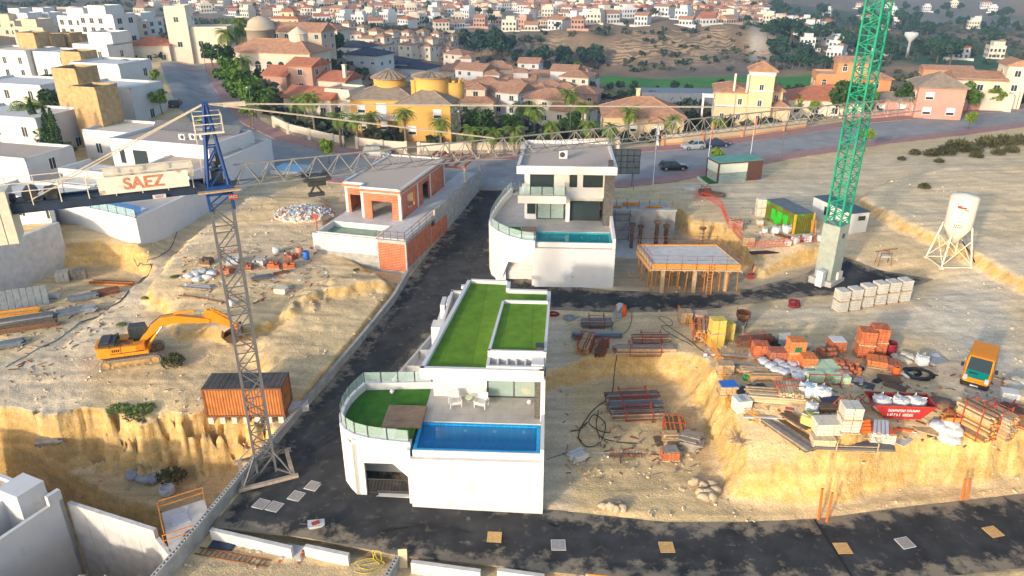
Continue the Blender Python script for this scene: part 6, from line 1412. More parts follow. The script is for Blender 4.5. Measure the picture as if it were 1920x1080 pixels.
def hedge(u0,v0,u1,v1,h,label,lf=LFD):
    a=GP(u0,v0);b=GP(u1,v1); m=MB(); L=(b-a).length
    for i in range(int(L*90)):
        p=a.lerp(b,hg.random())+Vector((hg.uniform(-.35,.35),hg.uniform(-.35,.35),hg.uniform(.05,h))); s=.17
        t=Vector((hg.gauss(0,1),hg.gauss(0,1),hg.gauss(0,1))).normalized(); c=t.cross(Vector((hg.gauss(0,1),hg.gauss(0,1),1))).normalized(); m.add([p-t*s,p+c*s*.7,p+t*s,p-c*s*.7],[(0,1,2,3)])
    o=m.build('hedge',lf,None,label=label,cat='hedge')
hedge(50,262,155,250,1.8,'long dark clipped hedge behind the cypresses'); hedge(130,248,160,240,1.5,'short dark hedge by the brick towers')
# shrubs on the rubble bank at the right, weeds on the site
def shrub_mesh(seed,n,r,h,s,lf):
    r_=random.Random(seed); m=MB()
    for i in range(n):
        a=r_.random()*6.28; q=r*r_.random()**.6; z=h*r_.random()*(1-.55*(q/r)**2); p=Vector((math.cos(a)*q,math.sin(a)*q,z)); t=Vector((math.cos(a)*.5+r_.gauss(0,.5),math.sin(a)*.5+r_.gauss(0,.5),.8)).normalized(); b=t.cross(Vector((r_.gauss(0,1),r_.gauss(0,1),.2))).normalized(); k=s*r_.uniform(.6,1.3)
        m.add([p-b*k*.3,p+b*k*.3,p+t*k*1.5],[(0,1,2)])
    return m.mesh('shrub',lf)
SH=[shrub_mesh(k,520,1.0,1.1,.22,SCR) for k in range(3)]; SHG=[shrub_mesh(k+5,420,1.0,.8,.2,WEED) for k in range(2)]
for k,(u,v,sc) in enumerate(sorted([(1770,290,1.5),(1795,282,1.9),(1820,285,1.6),(1850,275,1.8),(1880,272,1.8),(1910,270,1.6),(1745,292,1.1),(1715,290,.9),(1830,295,1.0),(1732,353,.75),(1870,290,1.0),(1895,285,1.1),(1690,300,.6),(1760,305,.7)])):
    o=put('shrub',SH[k%3],None,loc=GP(u,v),rz=k,label='lone small scrub bush on the pale open ground' if u==1732 else f'grey-green scrub bush, {ORD(k)} on the rubble bank right of the crane',cat='shrub',group='scrub bushes on the rubble bank'); o.scale=(sc,sc,sc*.85)
for k,(u,v,sc,lb) in enumerate([(225,772,.75,'green weed clump below the container, left one'),(262,776,.95,'green weed clump below the container, right one'),(325,682,.9,'dry brown bush beside the excavator tracks'),(323,898,.9,'dark green bush at the foot of the earth cliff'),(328,520,.35,'small weed at the edge of the dirt track'),(272,560,.35,'small weed on the bank above the excavator'),(228,610,.4,'small weed behind the excavator cab'),(668,507,.3,'small weed by the brick house wall')]):
    o=put('shrub',(SHG if k not in(2,3) else SH)[k%2],None,loc=GP(u,v),rz=k,label=lb,cat='shrub'); o.scale=(sc*1.3,sc,sc*.8)
# scrub covering the far slopes (nobody could count it)
def inpoly_px(u,v,poly):
    c=False
    for i in range(len(poly)):
        a=poly[i];b=poly[(i+1)%len(poly)]
        if ((a[1]>v)!=(b[1]>v)) and u<(b[0]-a[0])*(v-a[1])/(b[1]-a[1])+a[0]: c=not c
    return c
def pxs(x,y,z):
    k=z-CAMH; d=y*_c-k*_s; return 960+FPX*x/d,540-FPX*(y*_s+k*_c)/d
rs=random.Random(12); SX=[];SY=[]
for i in range(7600):
    y=125+(rs.random()**1.4)*620; x=rs.uniform(-1,1)*(y*.82+10); SX.append(x);SY.append(y)
SX=np.array(SX);SY=np.array(SY);SZ=ground(SX,SY); SSD=sdist(SX,SY,STREETP); NN=fbm(SX*.025,SY*.025,4,44)
mb=MB(); mb2=MB()
NOSCR=[[(280,-20),(1440,-20),(1400,52),(900,62),(600,42),(280,40)],[(1085,136),(1530,132),(1640,165),(1230,182),(1120,170)],[(780,100),(1110,150),(1110,215),(860,240),(640,110)],[(-100,60),(300,60),(300,500),(-100,500)]]
for x,y,z,sd,nn in zip(SX,SY,SZ,SSD,NN):
    if sd>-6: continue
    u,v=pxs(x,y,z)
    if v>300 or any(inpoly_px(u,v,p) for p in NOSCR): continue
    if y<np.interp(x,[p.x for p in SF[3:]],[p.y for p in SF[3:]]): continue
    if nn<-.15 and rs.random()<.7: continue
    s=rs.uniform(.7,2.1)*(1+y/700); t=mb if rs.random()<.55 else mb2
    for k in range(12):
        a=rs.random()*6.28; p=Vector((x+math.cos(a)*s*.5,y+math.sin(a)*s*.5,z+rs.random()*s*.75)); e=Vector((rs.gauss(0,1),rs.gauss(0,1),rs.gauss(0,1))).normalized()*s*.45; f=e.cross(Vector((rs.gauss(0,1),rs.gauss(0,1),rs.gauss(0,1)))).normalized()*s*.4
        t.add([p-e,p+f,p+e*.9,p-f],[(0,1,2,3)])
mb.build('hillside_scrub',leafmat('far_scrub',(.075,.08,.045)),None,kind='stuff',label='grey-green scrub dotted over the far slopes',cat='scrub'); mb2.build('hillside_scrub',leafmat('far_scrub_dark',(.035,.055,.035)),None,kind='stuff',label='dark bushes dotted over the far slopes',cat='scrub')
# golf course trees and valley trees
gt=random.Random(5)
for i in range(34):
    u=gt.uniform(1105,1500); v=gt.uniform(172,198) if u<1330 else gt.uniform(168,184)
    tree('golf' if gt.random()<.7 else 'pine',u,v,gt.uniform(.5,.8),'dark green tree on the golf course in the valley','trees on the golf course')
for i in range(46):
    u=gt.uniform(870,960) if i<22 else gt.uniform(960,1120); v=(gt.uniform(78,112) if i<22 else gt.uniform(118,135)); tree('golf',u,v,gt.uniform(1.0,1.9),'dark bushy tree in the ravine below the cliffs','trees in the ravine')
for i in range(100):
    u=gt.uniform(1430,1915); v=gt.uniform(22,125); tree('golf',u,v,gt.uniform(1.1,2.2),'blue-green tree of the wooded golf valley at the right','trees of the right-hand valley')
for i in range(9): tree('pine',1462+i*12,128+i*.6,1.1,'slim dark conifer in the row beside the sand field','conifers beside the sand field')
# ---------------------------------------------------------------- valley houses, town, terraces
vh=[(905,152),(930,140),(870,140),(850,128),(880,165),(945,165),(975,172),(920,180),(955,190),(985,190),(910,205),(870,190),(890,218),(935,218),(1000,215),(1030,205),(830,118),(1010,160),(1055,165),(1040,182),(1075,178),(1090,198),(1060,212),(960,208),(1085,165),(845,150),(1020,235),(1065,236),(990,146),(805,112)]
hr=random.Random(31)
wn={'white':W_WHITE,'cream':W_CREAM,'ivory':W_IVORY,'rose':W_ROSE}
vh.sort()
for i,(u,v) in enumerate(vh):
    c=['white','cream','ivory','ivory','white','rose'][i%6]; w_=hr.uniform(8,11)
    bl=[(-w_/2,w_/2,0,hr.uniform(7,9),0,3.2+2.6*(i%3==0),'hip' if i%2 else 'gx',1.7)]
    if i%3==1: bl.append((-w_/4,w_/4,2,6,3.2,5.9,'hip',1.1))
    house(u,v,hr.uniform(-35,-5),wn[c],TILE,bl,f'{c} house with terracotta roof, {ORD(i)} of the valley houses','house',group='valley houses',ws=(1.1,1.1),zoff=.2)
for i,(u,v) in enumerate(sorted([(690,100),(722,98),(752,96),(780,94),(808,98),(835,102),(700,118),(760,110),(795,112),(640,80),(668,88)])):
    house(u,v,-25,W_IVORY,TILE,[(-3.5,3.5,0,8,0,6,'hip',1.3),(-1,3.2,3,8,6,8.8,'hip',1.1)],'tall ivory terrace house with tiled turret room, '+ORD(i)+' on the hill','house',group='ivory terrace houses',ws=(1.0,1.2))
for i,(u,v) in enumerate([(655,112),(680,128),(705,138),(735,142),(770,152)]):
    house(u,v,-25,W_WHITE,DKTILE,[(-6,6,0,9,-1,4.2,'hip',1.6),(-7.5,7.5,-3,0,-3,1.0,'flat',0,None,PAVE)],'white house with dark slate roof, '+ORD(i)+' of five stepping downhill','house',group='slate-roofed white houses',ws=(1.2,1.1))
for i,(u,v,n) in enumerate(sorted([(10,68,2),(45,66,2),(85,64,2),(125,62,2),(30,52,2),(75,49,2),(120,47,2),(165,52,2),(205,50,2),(150,86,3),(190,84,3),(225,72,2),(255,66,2),(60,86,2)])):
    house(u,v,-22,W_WHITE if i%3 else W_SAND,GRAVEL,[(-8,8,0,9,0,3.1*n,'flat',0,None,GRAVEL),(-4,4,1,8,3.1*n,3.1*n+2.6,'flat',0,None,GRAVEL)],'pale terraced apartment block, '+ORD(i)+' on the far left hillside','apartment block',group='apartment blocks on the left hillside',ws=(1.8,1.7),step=4)
def far_house(k):
    r_=random.Random(k); w_=r_.uniform(7,11);d=r_.uniform(6.5,9.5);h=[3.4,5.8,6.2,6.0,3.6,5.9][k%6]; m=MB()
    m.mat(0).box(-w_/2,w_/2,0,d,-3,h); m.mat(1)
    if k%4==3: m.mat(0); m.box(-w_/2,w_/2,0,.3,h,h+.7).box(w_/2-.3,w_/2,.3,d,h,h+.7).box(-w_/2,-w_/2+.3,.3,d,h,h+.7); m.box(-w_/4,w_/3,2,d,h,h+2.6)
    elif k%2: hiproof(m,-w_/2,w_/2,0,d,h,1.7)
    else: gableroof(m,-w_/2,w_/2,0,d,h,1.6)
    if k%3==0: m.mat(0).box(w_/6,w_/2-.3,d*.3,d*.8,h,h+2.8); m.mat(1); hiproof(m,w_/6,w_/2-.3,d*.3,d*.8,h+2.8,1.0,.3)
    m.mat(0).box(-w_/2-2,w_/2+3,-3.5,-3.2,-3,.9)
    m.mat(2)
    for s in range(2 if h>5 else 1):
        for j in range(4): x=-w_/2+w_*(j+.5)/4; m.box(x-.55,x+.55,-.05,.0,.6+s*2.9,2.1+s*2.9)
        for j in range(3): y=d*(j+.5)/3; m.box(-w_/2-.05,-w_/2,y-.5,y+.5,.7+s*2.9,2.0+s*2.9)
    return m
TC=[('white',W_WHITE),('cream',W_IVORY),('peach',wcol('town_peach',(.58,.43,.31))),('rose',W_ROSE)]
FH={}
for k in range(12):
    m=far_house(k)
    for ci in range(4): FH[k,ci]=m.mesh('house',[TC[ci][1],TILE if k%5 else TILER,GLASS])
tw=random.Random(77); placed=[]; info=[]
NC=15000; cy_=np.array([tw.uniform(428,1010) for _ in range(NC)]); cx_=np.array([tw.uniform(-1,1) for _ in range(NC)])*cy_*.78; cz_=base(cx_,cy_)
for x,y,z in zip(cx_,cy_,cz_):
    if len(placed)>=430: break
    x=float(x);y=float(y); u,v=pxs(x,y,float(z))
    if not inpoly_px(u,v,[(250,-14),(1450,-14),(1430,40),(1395,52),(1280,54),(960,64),(930,58),(800,58),(560,38),(380,26),(250,30)]): continue
    if any((x-a)**2+(y-b)**2<(11.5+max(0,(y-600))*.012)**2 for a,b in placed): continue
    placed.append((x,y)); info.append((y,x,tw.randrange(12),tw.choices(range(4),[5,4,2,1])[0],R(tw.choice([-25,-10,15,30,-40]))))
info.sort(); zz=ground(np.array([a[1] for a in info]),np.array([a[0] for a in info])); rest={}
for i,(y,x,k,ci,rz) in enumerate(info):
    if i<165: put('house',FH[k,ci],None,loc=(x,y,float(zz[i])),rz=rz,label=f'{TC[ci][0]} walled house in the nearer part of the distant hillside town',cat='house',group='houses of the distant town')
    else: rest.setdefault('a',[]).append((k,ci,Matrix.Translation((x,y,float(zz[i])))@Matrix.Rotation(rz,4,'Z')))
bmj=bmesh.new(); mats_j=[t[1] for t in TC]+[TILE,TILER,GLASS]
mjv=MB()
for k,ci,M in rest['a']:
    m=far_house(k); n0=len(mjv.v); mjv.v+=[tuple(M@Vector(p)) for p in m.v]
    for f,mi in zip(m.f,m.m): mjv.f.append(tuple(a+n0 for a in f)); mjv.m.append(ci if mi==0 else (4 if k%5 else 5) if mi==1 else 6); mjv.sm.append(False)
mjv.build('distant_town',mats_j,None,kind='stuff',label='dense pale roofs and walls of the farthest part of the town',cat='town')
for i in range(46):
    if i<22: t=i/21; u=1425+150*t+tw.uniform(-8,8); v=32+68*t+tw.uniform(-9,3)
    else: u=tw.uniform(1500,1910); v=tw.choice([tw.uniform(12,30),tw.uniform(40,56),tw.uniform(88,118)])
    k=tw.choice([3,7,11,1,5]); ci=tw.choices(range(4),[7,2,1,0])[0]
    put('house',FH[k,ci],None,loc=GP(u,v),rz=R(tw.choice([-25,-35,-15])),label=f'{TC[ci][0]} villa along the road on the right-hand hillside' if i<22 else f'{TC[ci][0]} villa in the wooded valley at the right',cat='house',group='villas on the right-hand hillside')
for i in range(120):                                     # town trees
    x,y=placed[tw.randrange(len(placed))]; x+=tw.uniform(-12,12); y-=tw.uniform(5,9); z=float(ground(np.array([x]),np.array([y]))[0])
    tree('golf',i*3.1,y,tw.uniform(.7,1.3),'dark garden tree between houses of the distant town','garden trees of the distant town',loc=Vector((x,y,z)))
tw_=E('water_tower',GP(1700,108),0,'pale inverted-cone water tower in the valley at the right','water tower')
MB().cyl((0,0,-1),(0,0,9),.9,.7,n=10).build('shaft',CONC,tw_); MB().lathe([(.7,8.5),(3.6,12),(3.6,13.6),(.1,14)],n=18).build('tank',CONCL,tw_)
MB().box(-18,18,0,9,-2,3.2).build('clubhouse',mat('grey_blue_roof',(.16,.18,.21),.6,.1,1),None,loc=GP(1320,196),rz=R(-5),label='long low grey clubhouse beside the golf course trees',cat='building')
# ---------------------------------------------------------------- walls, lamps and bins along the street
def swall(i0,i1,off,h,label,wm,plinth,pm=None,f0=0,f1=1):
    L=offset_line([tuple(p) for p in _dense(SF)],off)[i0:i1]; z=STZ(np.array([p.x for p in L]),np.array([p.y for p in L]))
    e=E('garden_wall',(0,0,0),0,label,'wall'); MB().wallpath([(p.x,p.y) for p in L],.25,[a-.3 for a in z],[a+plinth for a in z]).build('plinth',pm or STONEW,e)
    L2=offset_line([(p.x,p.y,0) for p in L],.03); MB().wallpath([(p.x,p.y) for p in L2],.2,[a+plinth for a in z],[a+h for a in z]).build('wall_body',wm,e)
    MB().wallpath([(p.x,p.y) for p in L2],.26,[a+h for a in z],[a+h+.1 for a in z]).build('coping',W_IVORY,e)
    for k in range(0,len(L),2): MB().box(L[k].x-.25,L[k].x+.25,L[k].y-.2,L[k].y+.3,z[k]-.3,z[k]+h+.25).build('pier',pm or wm,e)
swall(14,22,3.3,1.9,'cream garden wall on a stone plinth left of the yellow villa gate',W_CREAM,.8)
swall(22,27,3.3,2.0,'cream garden wall with stone plinth and gate pier by the silver people carrier',W_CREAM,.8)
swall(27,38,3.3,2.0,'long cream garden wall on a stone plinth behind the two villas',W_CREAM,.9)
swall(39,47,3.3,1.8,'peach garden wall with terracotta foot in front of the tower villa',W_PEACH,.5,W_ORG)
swall(48,56,3.3,1.4,'salmon garden wall with low piers in front of the pink house',W_PINK,.5,W_PINK)
for k,(u,v,h,lb) in enumerate([(478,245,7.5,'street lamp in front of the big green trees at the bend'),(462,178,7.5,'street lamp beside the uphill tree at the bend'),(418,160,7.5,'street lamp by the white fence on the upper street'),(387,135,7,'street lamp at the top of the street'),(645,272,6.5,'street lamp left of the yellow villa gate'),(862,282,6.5,'street lamp in front of the yellow villa corner'),(1068,270,6.5,'street lamp left of the peach bungalow'),(1372,245,6.5,'street lamp in front of the peach tower villa'),(1463,300,6,'street lamp right of the kiosk'),(1672,268,6.5,'street lamp right of the green crane mast'),(1895,240,6.5,'street lamp at the right end of the street'),(1715,215,5.5,'street lamp in front of the pink house')]):
    e=E('street_lamp',GP(u,v),R(-90 if u<1000 else 90),lb,'street lamp','street lamps'); MB().cyl((0,0,-.3),(0,0,h),.075,.05,n=8).build('pole',STEEL,e); MB().bar((0,0,h),(.7,0,h+.08),.06).build('arm',STEEL,e); MB().obox((.85,0,h+.08),.55,.25,.12).build('lamp_head',PLAST,e)
# ---------------------------------------------------------------- air
hz=MB().box(-1500,1500,-25,3600,-60,60); 
hm=bpy.data.materials.new('haze'); hm.use_nodes=True; n=hm.node_tree.nodes; n.remove(n['Principled BSDF']); pv=n.new('ShaderNodeVolumePrincipled'); pv.inputs['Color'].default_value=(.50,.74,1,1); pv.inputs['Density'].default_value=.00026; pv.inputs['Anisotropy'].default_value=.2
hm.node_tree.links.new(pv.outputs[0],n['Material Output'].inputs['Volume'])
HAZE=True
if HAZE: hz.build('haze',hm,None,kind='stuff',label='pale morning haze thickening towards the far town',cat='haze')
# ---------------------------------------------------------------- building materials lying about
rc=random.Random(99)
def pallet(par,w=1.1,d=1.0,m=None):
    p=MB()
    for k in range(3): y=-d/2+.05+k*(d-.1)/2; p.box(-w/2,w/2,y-.05,y+.05,.02,.11)
    for k in range(6): x=-w/2+.06+k*(w-.12)/5; p.box(x-.055,x+.055,-d/2,d/2,.11,.135)
    return p.build('pallet',m or WOOD,par)
def brick_pack(u,v,rz,label,m=BRICK,w=1.0,d=1.0,h=.9,lv=1,cat='brick pallet',bs=(.25,.25,.19),name='brick_pallet',group='pallets of bricks and blocks',loc=None,miss=.0,cap=None):
    q=loc if loc is not None else GP(u,v); e=E(name,q,R(rz),label,cat,group); z=0
    if loc is None and v>590: e.scale=(1.15,1.15,1.15)
    for l in range(lv):
        pl=pallet(e,w+.06,d+.06); pl.location=(0,0,z); z+=.14; b=MB(); nx,ny,nz=max(2,round(w/bs[0])),max(2,round(d/bs[1])),max(2,round(h/bs[2]))
        for i in range(nx):
            for j in range(ny):
                for k in range(nz):
                    if 0<i<nx-1 and 0<j<ny-1 and k<nz-1: continue
                    if k>=nz-1 and rc.random()<miss: continue
                    cx=-w/2+w*(i+.5)/nx; cy=-d/2+d*(j+.5)/ny; cz=z+h*(k+.5)/nz; jx=rc.uniform(-.012,.012)
                    b.box(cx-w/nx/2*.92+jx,cx+w/nx/2*.92+jx,cy-d/ny/2*.92,cy+d/ny/2*.92,cz-h/nz/2*.90,cz+h/nz/2*.90)
        b.build('brick_pack',m,e); z+=h
    if cap: MB().obox((0,0,z+.03),w*.9,d*.9,.05,rz=.1).build('cover',cap,e)
    return e
def boards(u,v,rz,label,m=WOOD,L=3,W=1.0,H=.6,bw=.18,bt=.07,cat='timber stack',name='timber_stack',jit=.15,loc=None,group='timber and steel stacks',mats=None):
    q=loc if loc is not None else GP(u,v); e=E(name,(q.x,q.y,q.z-.03),R(rz),label,cat,group); nl=max(1,int(H/bt)); nb=max(1,int(W/bw)); mm=mats or [m]; bs=[MB() for _ in mm]
    for x in(-L*.35,L*.35): MB().box(x-.05,x+.05,-W/2,W/2,0,.08).build('bearer',WOODD,e)
    for k in range(nl):
        for j in range(nb):
            if k>nl*.6 and rc.random()<.22: continue
            y=-W/2+W*(j+.5)/nb; dx=rc.uniform(-jit,jit); l=L/2*rc.uniform(.9,1.0); b=bs[rc.randrange(len(mm))]
            b.obox((dx,y,.08+bt*(k+.5)),2*l,bw*.88,bt*.88,rz=rc.uniform(-.02,.02))
    for b,mt in zip(bs,mm):
        if b.v: b.build('boards',mt,e)
    return e
def rack(u,v,rz,label,m=WOODG,L=3,W=.9,H=.8,loc=None,fm=REDST,r=.05,mats=None,group='bundles in steel racks',cat='rack'):
    q=loc if loc is not None else GP(u,v); e=E('prop_rack',(q.x,q.y,q.z-.02),R(rz),label,cat,group); e.scale=(1.08,1.08,1.15); mm=mats or [m]; bs=[MB() for _ in mm]; ny=int(W/(2*r));nz=int(H/(2*r))
    for j in range(ny):
        for k in range(nz):
            if 0<j<ny-1 and 0<k<nz-1 and False: continue
            y=-W/2+W*(j+.5)/ny; z=.14+2*r*(k+.5); dx=rc.uniform(-.12,.12); rc.choice(bs).obox((dx,y,z),L*rc.uniform(.93,1),r*1.8,r*1.8)
    for b,mt in zip(bs,mm):
        if b.v: b.build('bars',mt,e)
    f=MB()
    for x in(-L*.25,L*.25):
        for y in(-W/2-.06,W/2+.06): f.bar((x,y,0),(x,y,H+.45),.06)
        f.bar((x,-W/2-.06,.08),(x,W/2+.06,.08),.06).bar((x,-W/2-.06,H+.42),(x,W/2+.06,H+.42),.05)
    for y in(-W/2-.06,W/2+.06): f.bar((-L*.25,y,.08),(L*.25,y,.08),.05).bar((-L*.25,y,H+.2),(L*.25,y,H+.2),.04)
    f.build('frame',fm,e); return e
def lump(seed,rx,ry,rz,n=14,m_=8,sq=.6,noise=.12):
    r_=random.Random(seed); V=[];F=[]
    for i in range(m_+1):
        ph=-PI/2+PI*i/m_
        for j in range(n):
            th=2*PI*j/n; cx,cy,cz=math.cos(ph)*math.cos(th),math.cos(ph)*math.sin(th),math.sin(ph)
            f=lambda t:math.copysign(abs(t)**sq,t); k=1+r_.uniform(-noise,noise) if 0<i<m_ else 1
            V.append((f(cx)*rx*k,f(cy)*ry*k,f(cz)*rz*k+rz))
    for i in range(m_):
        for j in range(n): F.append((i*n+j,i*n+(j+1)%n,(i+1)*n+(j+1)%n,(i+1)*n+j))
    m=MB(); m.add(V,F,True); return m
SACKS=[lump(k,.42,.34,.18,14,8,.75,.2).mesh('sack',PLAST) for k in range(4)]; BAGM=[lump(k+9,.5,.5,.45,18,10,.55,.13).mesh('bag',PLAST) for k in range(3)]
def sack(u,v,label,sc=1,m=None,loc=None,rz=None,tilt=0,group='white sacks in the yard'):
    q=loc if loc is not None else GP(u,v); me=SACKS[int(u*3+v)%4]
    if m: me=me.copy(); me.materials.clear(); me.materials.append(m)
    o=put('sack',me,None,loc=(q.x,q.y,q.z-.03),rz=rz if rz is not None else rc.random()*3,label=label,cat='sack',group=group); o.scale=(sc,)*3; o.rotation_euler.x=tilt; return o
def bigbag(u,v,label,sc=1,m=None,loc=None,group='big builder bags'):
    q=loc if loc is not None else GP(u,v); e=E('builder_bag',(q.x,q.y,q.z-.03),rc.random(),label,'bag',group); me=BAGM[int(u+v)%3]
    if m: me=me.copy(); me.materials.clear(); me.materials.append(m)
    b=put('bag',me,e); 
    for a in range(4): t=a*PI/2+.78; MB().tube([(.4*math.cos(t),.4*math.sin(t),.82),(.5*math.cos(t),.5*math.sin(t),1.0),(.3*math.cos(t+.5),.3*math.sin(t+.5),.9)],.025,4).build('strap',WHITE2 if a%2 else PALEG,e)
    e.scale=(sc,)*3; return e
def coil(u,v,R0,label,m=BLACK,turns=4,r=.04,cat='hose',name='hose_coil',flat=.06,tail=None):
    q=GP(u,v); pts=[]
    for i in range(turns*14): a=2*PI*i/14; rr=R0*(1-.12*math.sin(i*.37))-.02*(i/14); pts.append((rr*math.cos(a),rr*.8*math.sin(a),r+flat*(i/14)*.6))
    if tail: pts+= [(x,y,r) for x,y in tail]
    return MB().tube(pts,r,6).build(name,m,None,loc=q,label=label,cat=cat)
def hose(pxl,label,m=BLACK,r=.035,cat='hose',name='hose'):
    P0=[GP(*p)+Vector((0,0,r)) for p in pxl]; pts=[]
    for i in range(len(P0)-1):
        a=P0[max(0,i-1)];b=P0[i];c=P0[i+1];d=P0[min(len(P0)-1,i+2)]
        for k in range(6): t=k/6; pts.append(.5*((2*b)+(c-a)*t+(2*a-5*b+4*c-d)*t*t+(3*b-a-3*c+d)*t**3))
    pts.append(P0[-1]); 
    gx=np.array([p.x for p in pts]);gy=np.array([p.y for p in pts]); zz=_gm(gx,gy); pts=[Vector((p.x,p.y,float(z)+r)) for p,z in zip(pts,zz)]
    return MB().tube(pts,r,5).build(name,m,None,label=label,cat=cat)
def flat(u,v,rz,w,d,label,m,t=.04,cat='board',name='board',zo=.02,tilt=0,group=None):
    q=GP(u,v); o=MB().box(-w/2,w/2,-d/2,d/2,0,t).build(name,m,None,loc=(q.x,q.y,q.z+zo),rz=R(rz),label=label,cat=cat,group=group); o.rotation_euler.x=tilt; return o
def barrel(u,v,r,h,label,m,cat='barrel',name='barrel',open_=True):
    q=GP(u,v); e=E(name,q,0,label,cat); b=MB().lathe([(.01,0),(r*.92,0),(r,h*.2),(r*.98,h*.5),(r,h*.8),(r*.97,h),(r*.85,h),(r*.85,h*.75),(.01,h*.72)],n=18); b.build('body',m,e)
    MB().lathe([(r*1.01,h*.32),(r*1.04,h*.34),(r*1.01,h*.36)],n=18).lathe([(r*1.01,h*.65),(r*1.04,h*.67),(r*1.01,h*.69)],n=18).build('hoop',m,e); return e
def stones(pxl,label,group,s=.35):
    for k,(u,v) in enumerate(pxl):
        q=GP(u,v); o=lump(k*7+int(u),s*rc.uniform(.7,1.6),s*rc.uniform(.6,1),s*rc.uniform(.4,.8),8,5,.9,.3).build('stone',mat('pale_stone',(.47,.37,.25),.95,.2,2,.3,10),None,loc=(q.x,q.y,q.z-.1),rz=rc.random()*6,label=label,cat='stone',group=group)
YEL=mat('yellow_board',(.60,.44,.10),.8,.15,4); MIX1=[ORANGE,WOOD,WOODD]; MIX2=[WOODG,WOOD,RUST]; TUBES=[STEEL,WOODG,STEEL]; GREY=mat('grey_sheet',(.30,.32,.34),.7,.15,3); MAROON=mat('maroon_plastic',(.22,.012,.025),.6,.15,3); ORP=mat('orange_pipe',(.66,.13,.02),.55,.1,3); BLKS=mat('black_sheet',(.015,.018,.025),.6,.3,3); FRMP=mat('grey_blue_form_panel',(.16,.19,.22),.7,.2,3)
# pit terrace
coil(1037,590,.55,'maroon layflat hose roll beside the front villa',MAROON,7,.06,flat=.03); coil(1067,597,.6,'grey hose coil right of the maroon roll',GREY,4,.05,tail=[(1.0,.3),(1.5,-.3)])
rack(1118,612,0,'rack of grey scaffold tubes on the pit terrace, upper one',L=2.6,mats=TUBES,W=.8,H=.6); boards(1118,632,0,'long grey steel planks below the upper tube rack',L=4.6,W=.9,H=.4,bw=.22,bt=.09,mats=[STEEL,GREY],cat='plank stack',name='plank_stack')
rack(1098,652,72,'orange timber beams in a rack on the pit terrace',L=2.6,mats=MIX1,W=1.0,H=.7); rack(1128,660,70,'dark brown timbers in a rack beside the orange beams',L=2.6,mats=[WOODD,RUST],W=.7,H=.6)
rack(1220,643,0,'upper rack of brown props near the pit edge',L=3.2,mats=MIX2,W=.8,H=.5); rack(1208,664,0,'lower long rack of brown props at the pit edge',L=5.0,mats=MIX2,W=.9,H=.6)
rack(1185,752,4,'rear bundle of grey props on the pit floor',L=4.2,mats=[WOODG,STEEL,RUST],W=.8,H=.6); rack(1190,768,4,'middle bundle of grey props on the pit floor',L=4.2,mats=[WOODG,STEEL],W=.8,H=.5); rack(1196,784,4,'front bundle of brown props on the pit floor',L=4.0,mats=[WOODD,WOODG],W=.7,H=.4)
rack(1262,808,85,'upright-laid bundle of rusty bars in the pit',L=2.0,mats=[RUST,ORANGE,WOODD],W=1.3,H=.6); boards(1258,830,0,'stack of short pale boards in the middle of the pit stacks',L=1.2,W=1.1,H=.8,bw=.3); brick_pack(1255,858,2,'small pallet of red bricks under grey boards in the pit',BRICK,1.1,.9,.5,cap=WOODG); boards(1296,838,-25,'leaning stack of weathered panels at the foot of the bank',WOODG,L=1.5,W=1.5,H=1.0,bw=.5,bt=.08,jit=.3); flat(1238,830,3,.8,1.5,'brown sheet lying left of the pit stacks',WOODD)
boards(1083,860,30,'pallet of grey slabs near the front villa',CONCL,1.2,1.0,.55,.3,.1,'slab stack','slab_stack'); 
m=MB(); 
for k in range(7): m.bar((-1.5,-.3+k*.1,.05+.05*(k%2)),(1.5,-.3+k*.1,.05+.05*(k%2)),.02)
for k in range(13): m.bar((-1.4+k*.23,-.35,.1),(-1.4+k*.23,.35,.1),.02).bar((-1.4+k*.23,-.35,.1),(-1.4+k*.23,-.35,.4),.02).bar((-1.4+k*.23,.35,.1),(-1.4+k*.23,.35,.4),.02)
m.bar((-1.5,-.35,.4),(1.5,-.35,.4),.02).bar((-1.5,.35,.4),(1.5,.35,.4),.02).build('rebar_cage',RUST,None,loc=GP(1180,855),rz=R(-3),label='rusty rebar cage lying on the pit floor',cat='rebar')
hose([(1158,662),(1152,700),(1145,742),(1110,772),(1085,815),(1100,838),(1125,830),(1135,795),(1115,778),(1105,795),(1140,812),(1150,800)],'long black hose looping over the pit floor'); hose([(1200,832),(1160,830),(1130,822),(1118,800),(1122,770)],'second black hose on the pit floor'); hose([(1185,585),(1182,610),(1165,628),(1148,620),(1150,605),(1160,602)],'black cable curling behind the tube rack',r=.025); hose([(1320,660),(1280,630),(1245,605),(1235,595),(1255,598),(1260,610),(1240,612),(1260,628),(1300,650)],'black cable running to the brick pallets',r=.025)
hose([(1025,862),(1060,850),(1085,842)],'bent pole lying across the grey slabs',STEEL,.03,'pole','pole'); hose([(1112,850),(1150,849),(1200,848)],'pale pipe lying beside the rebar cage',PLAST,.04,'pipe','pipe'); flat(1150,808,15,.5,.35,'small brown crate by the hose loops',WOOD,.3,'crate','crate')
hose([(1122,812),(1127,838)],'short dark bar standing out of the pit sand',RUST,.03,'bar','bar')
stones([(1300,908),(1318,912),(1335,910),(1312,925),(1328,925),(1343,922),(1320,935),(1335,936)],'pale boulder in the heap at the foot of the pit bank','boulders at the pit bank',.42); stones([(1155,944),(1145,952),(1157,958),(1168,955),(1130,950)],'pale boulder beside the lower road edge','boulders at the road edge',.36)
mm=MB()
for k in range(90): a=rc.random()*6.28; b=Vector((math.cos(a)*rc.random()*.5,math.sin(a)*rc.random()*.5,.1)); mm.bar(b,b+Vector((rc.gauss(0,.6),rc.gauss(0,.6),rc.uniform(.0,.7))),.02)
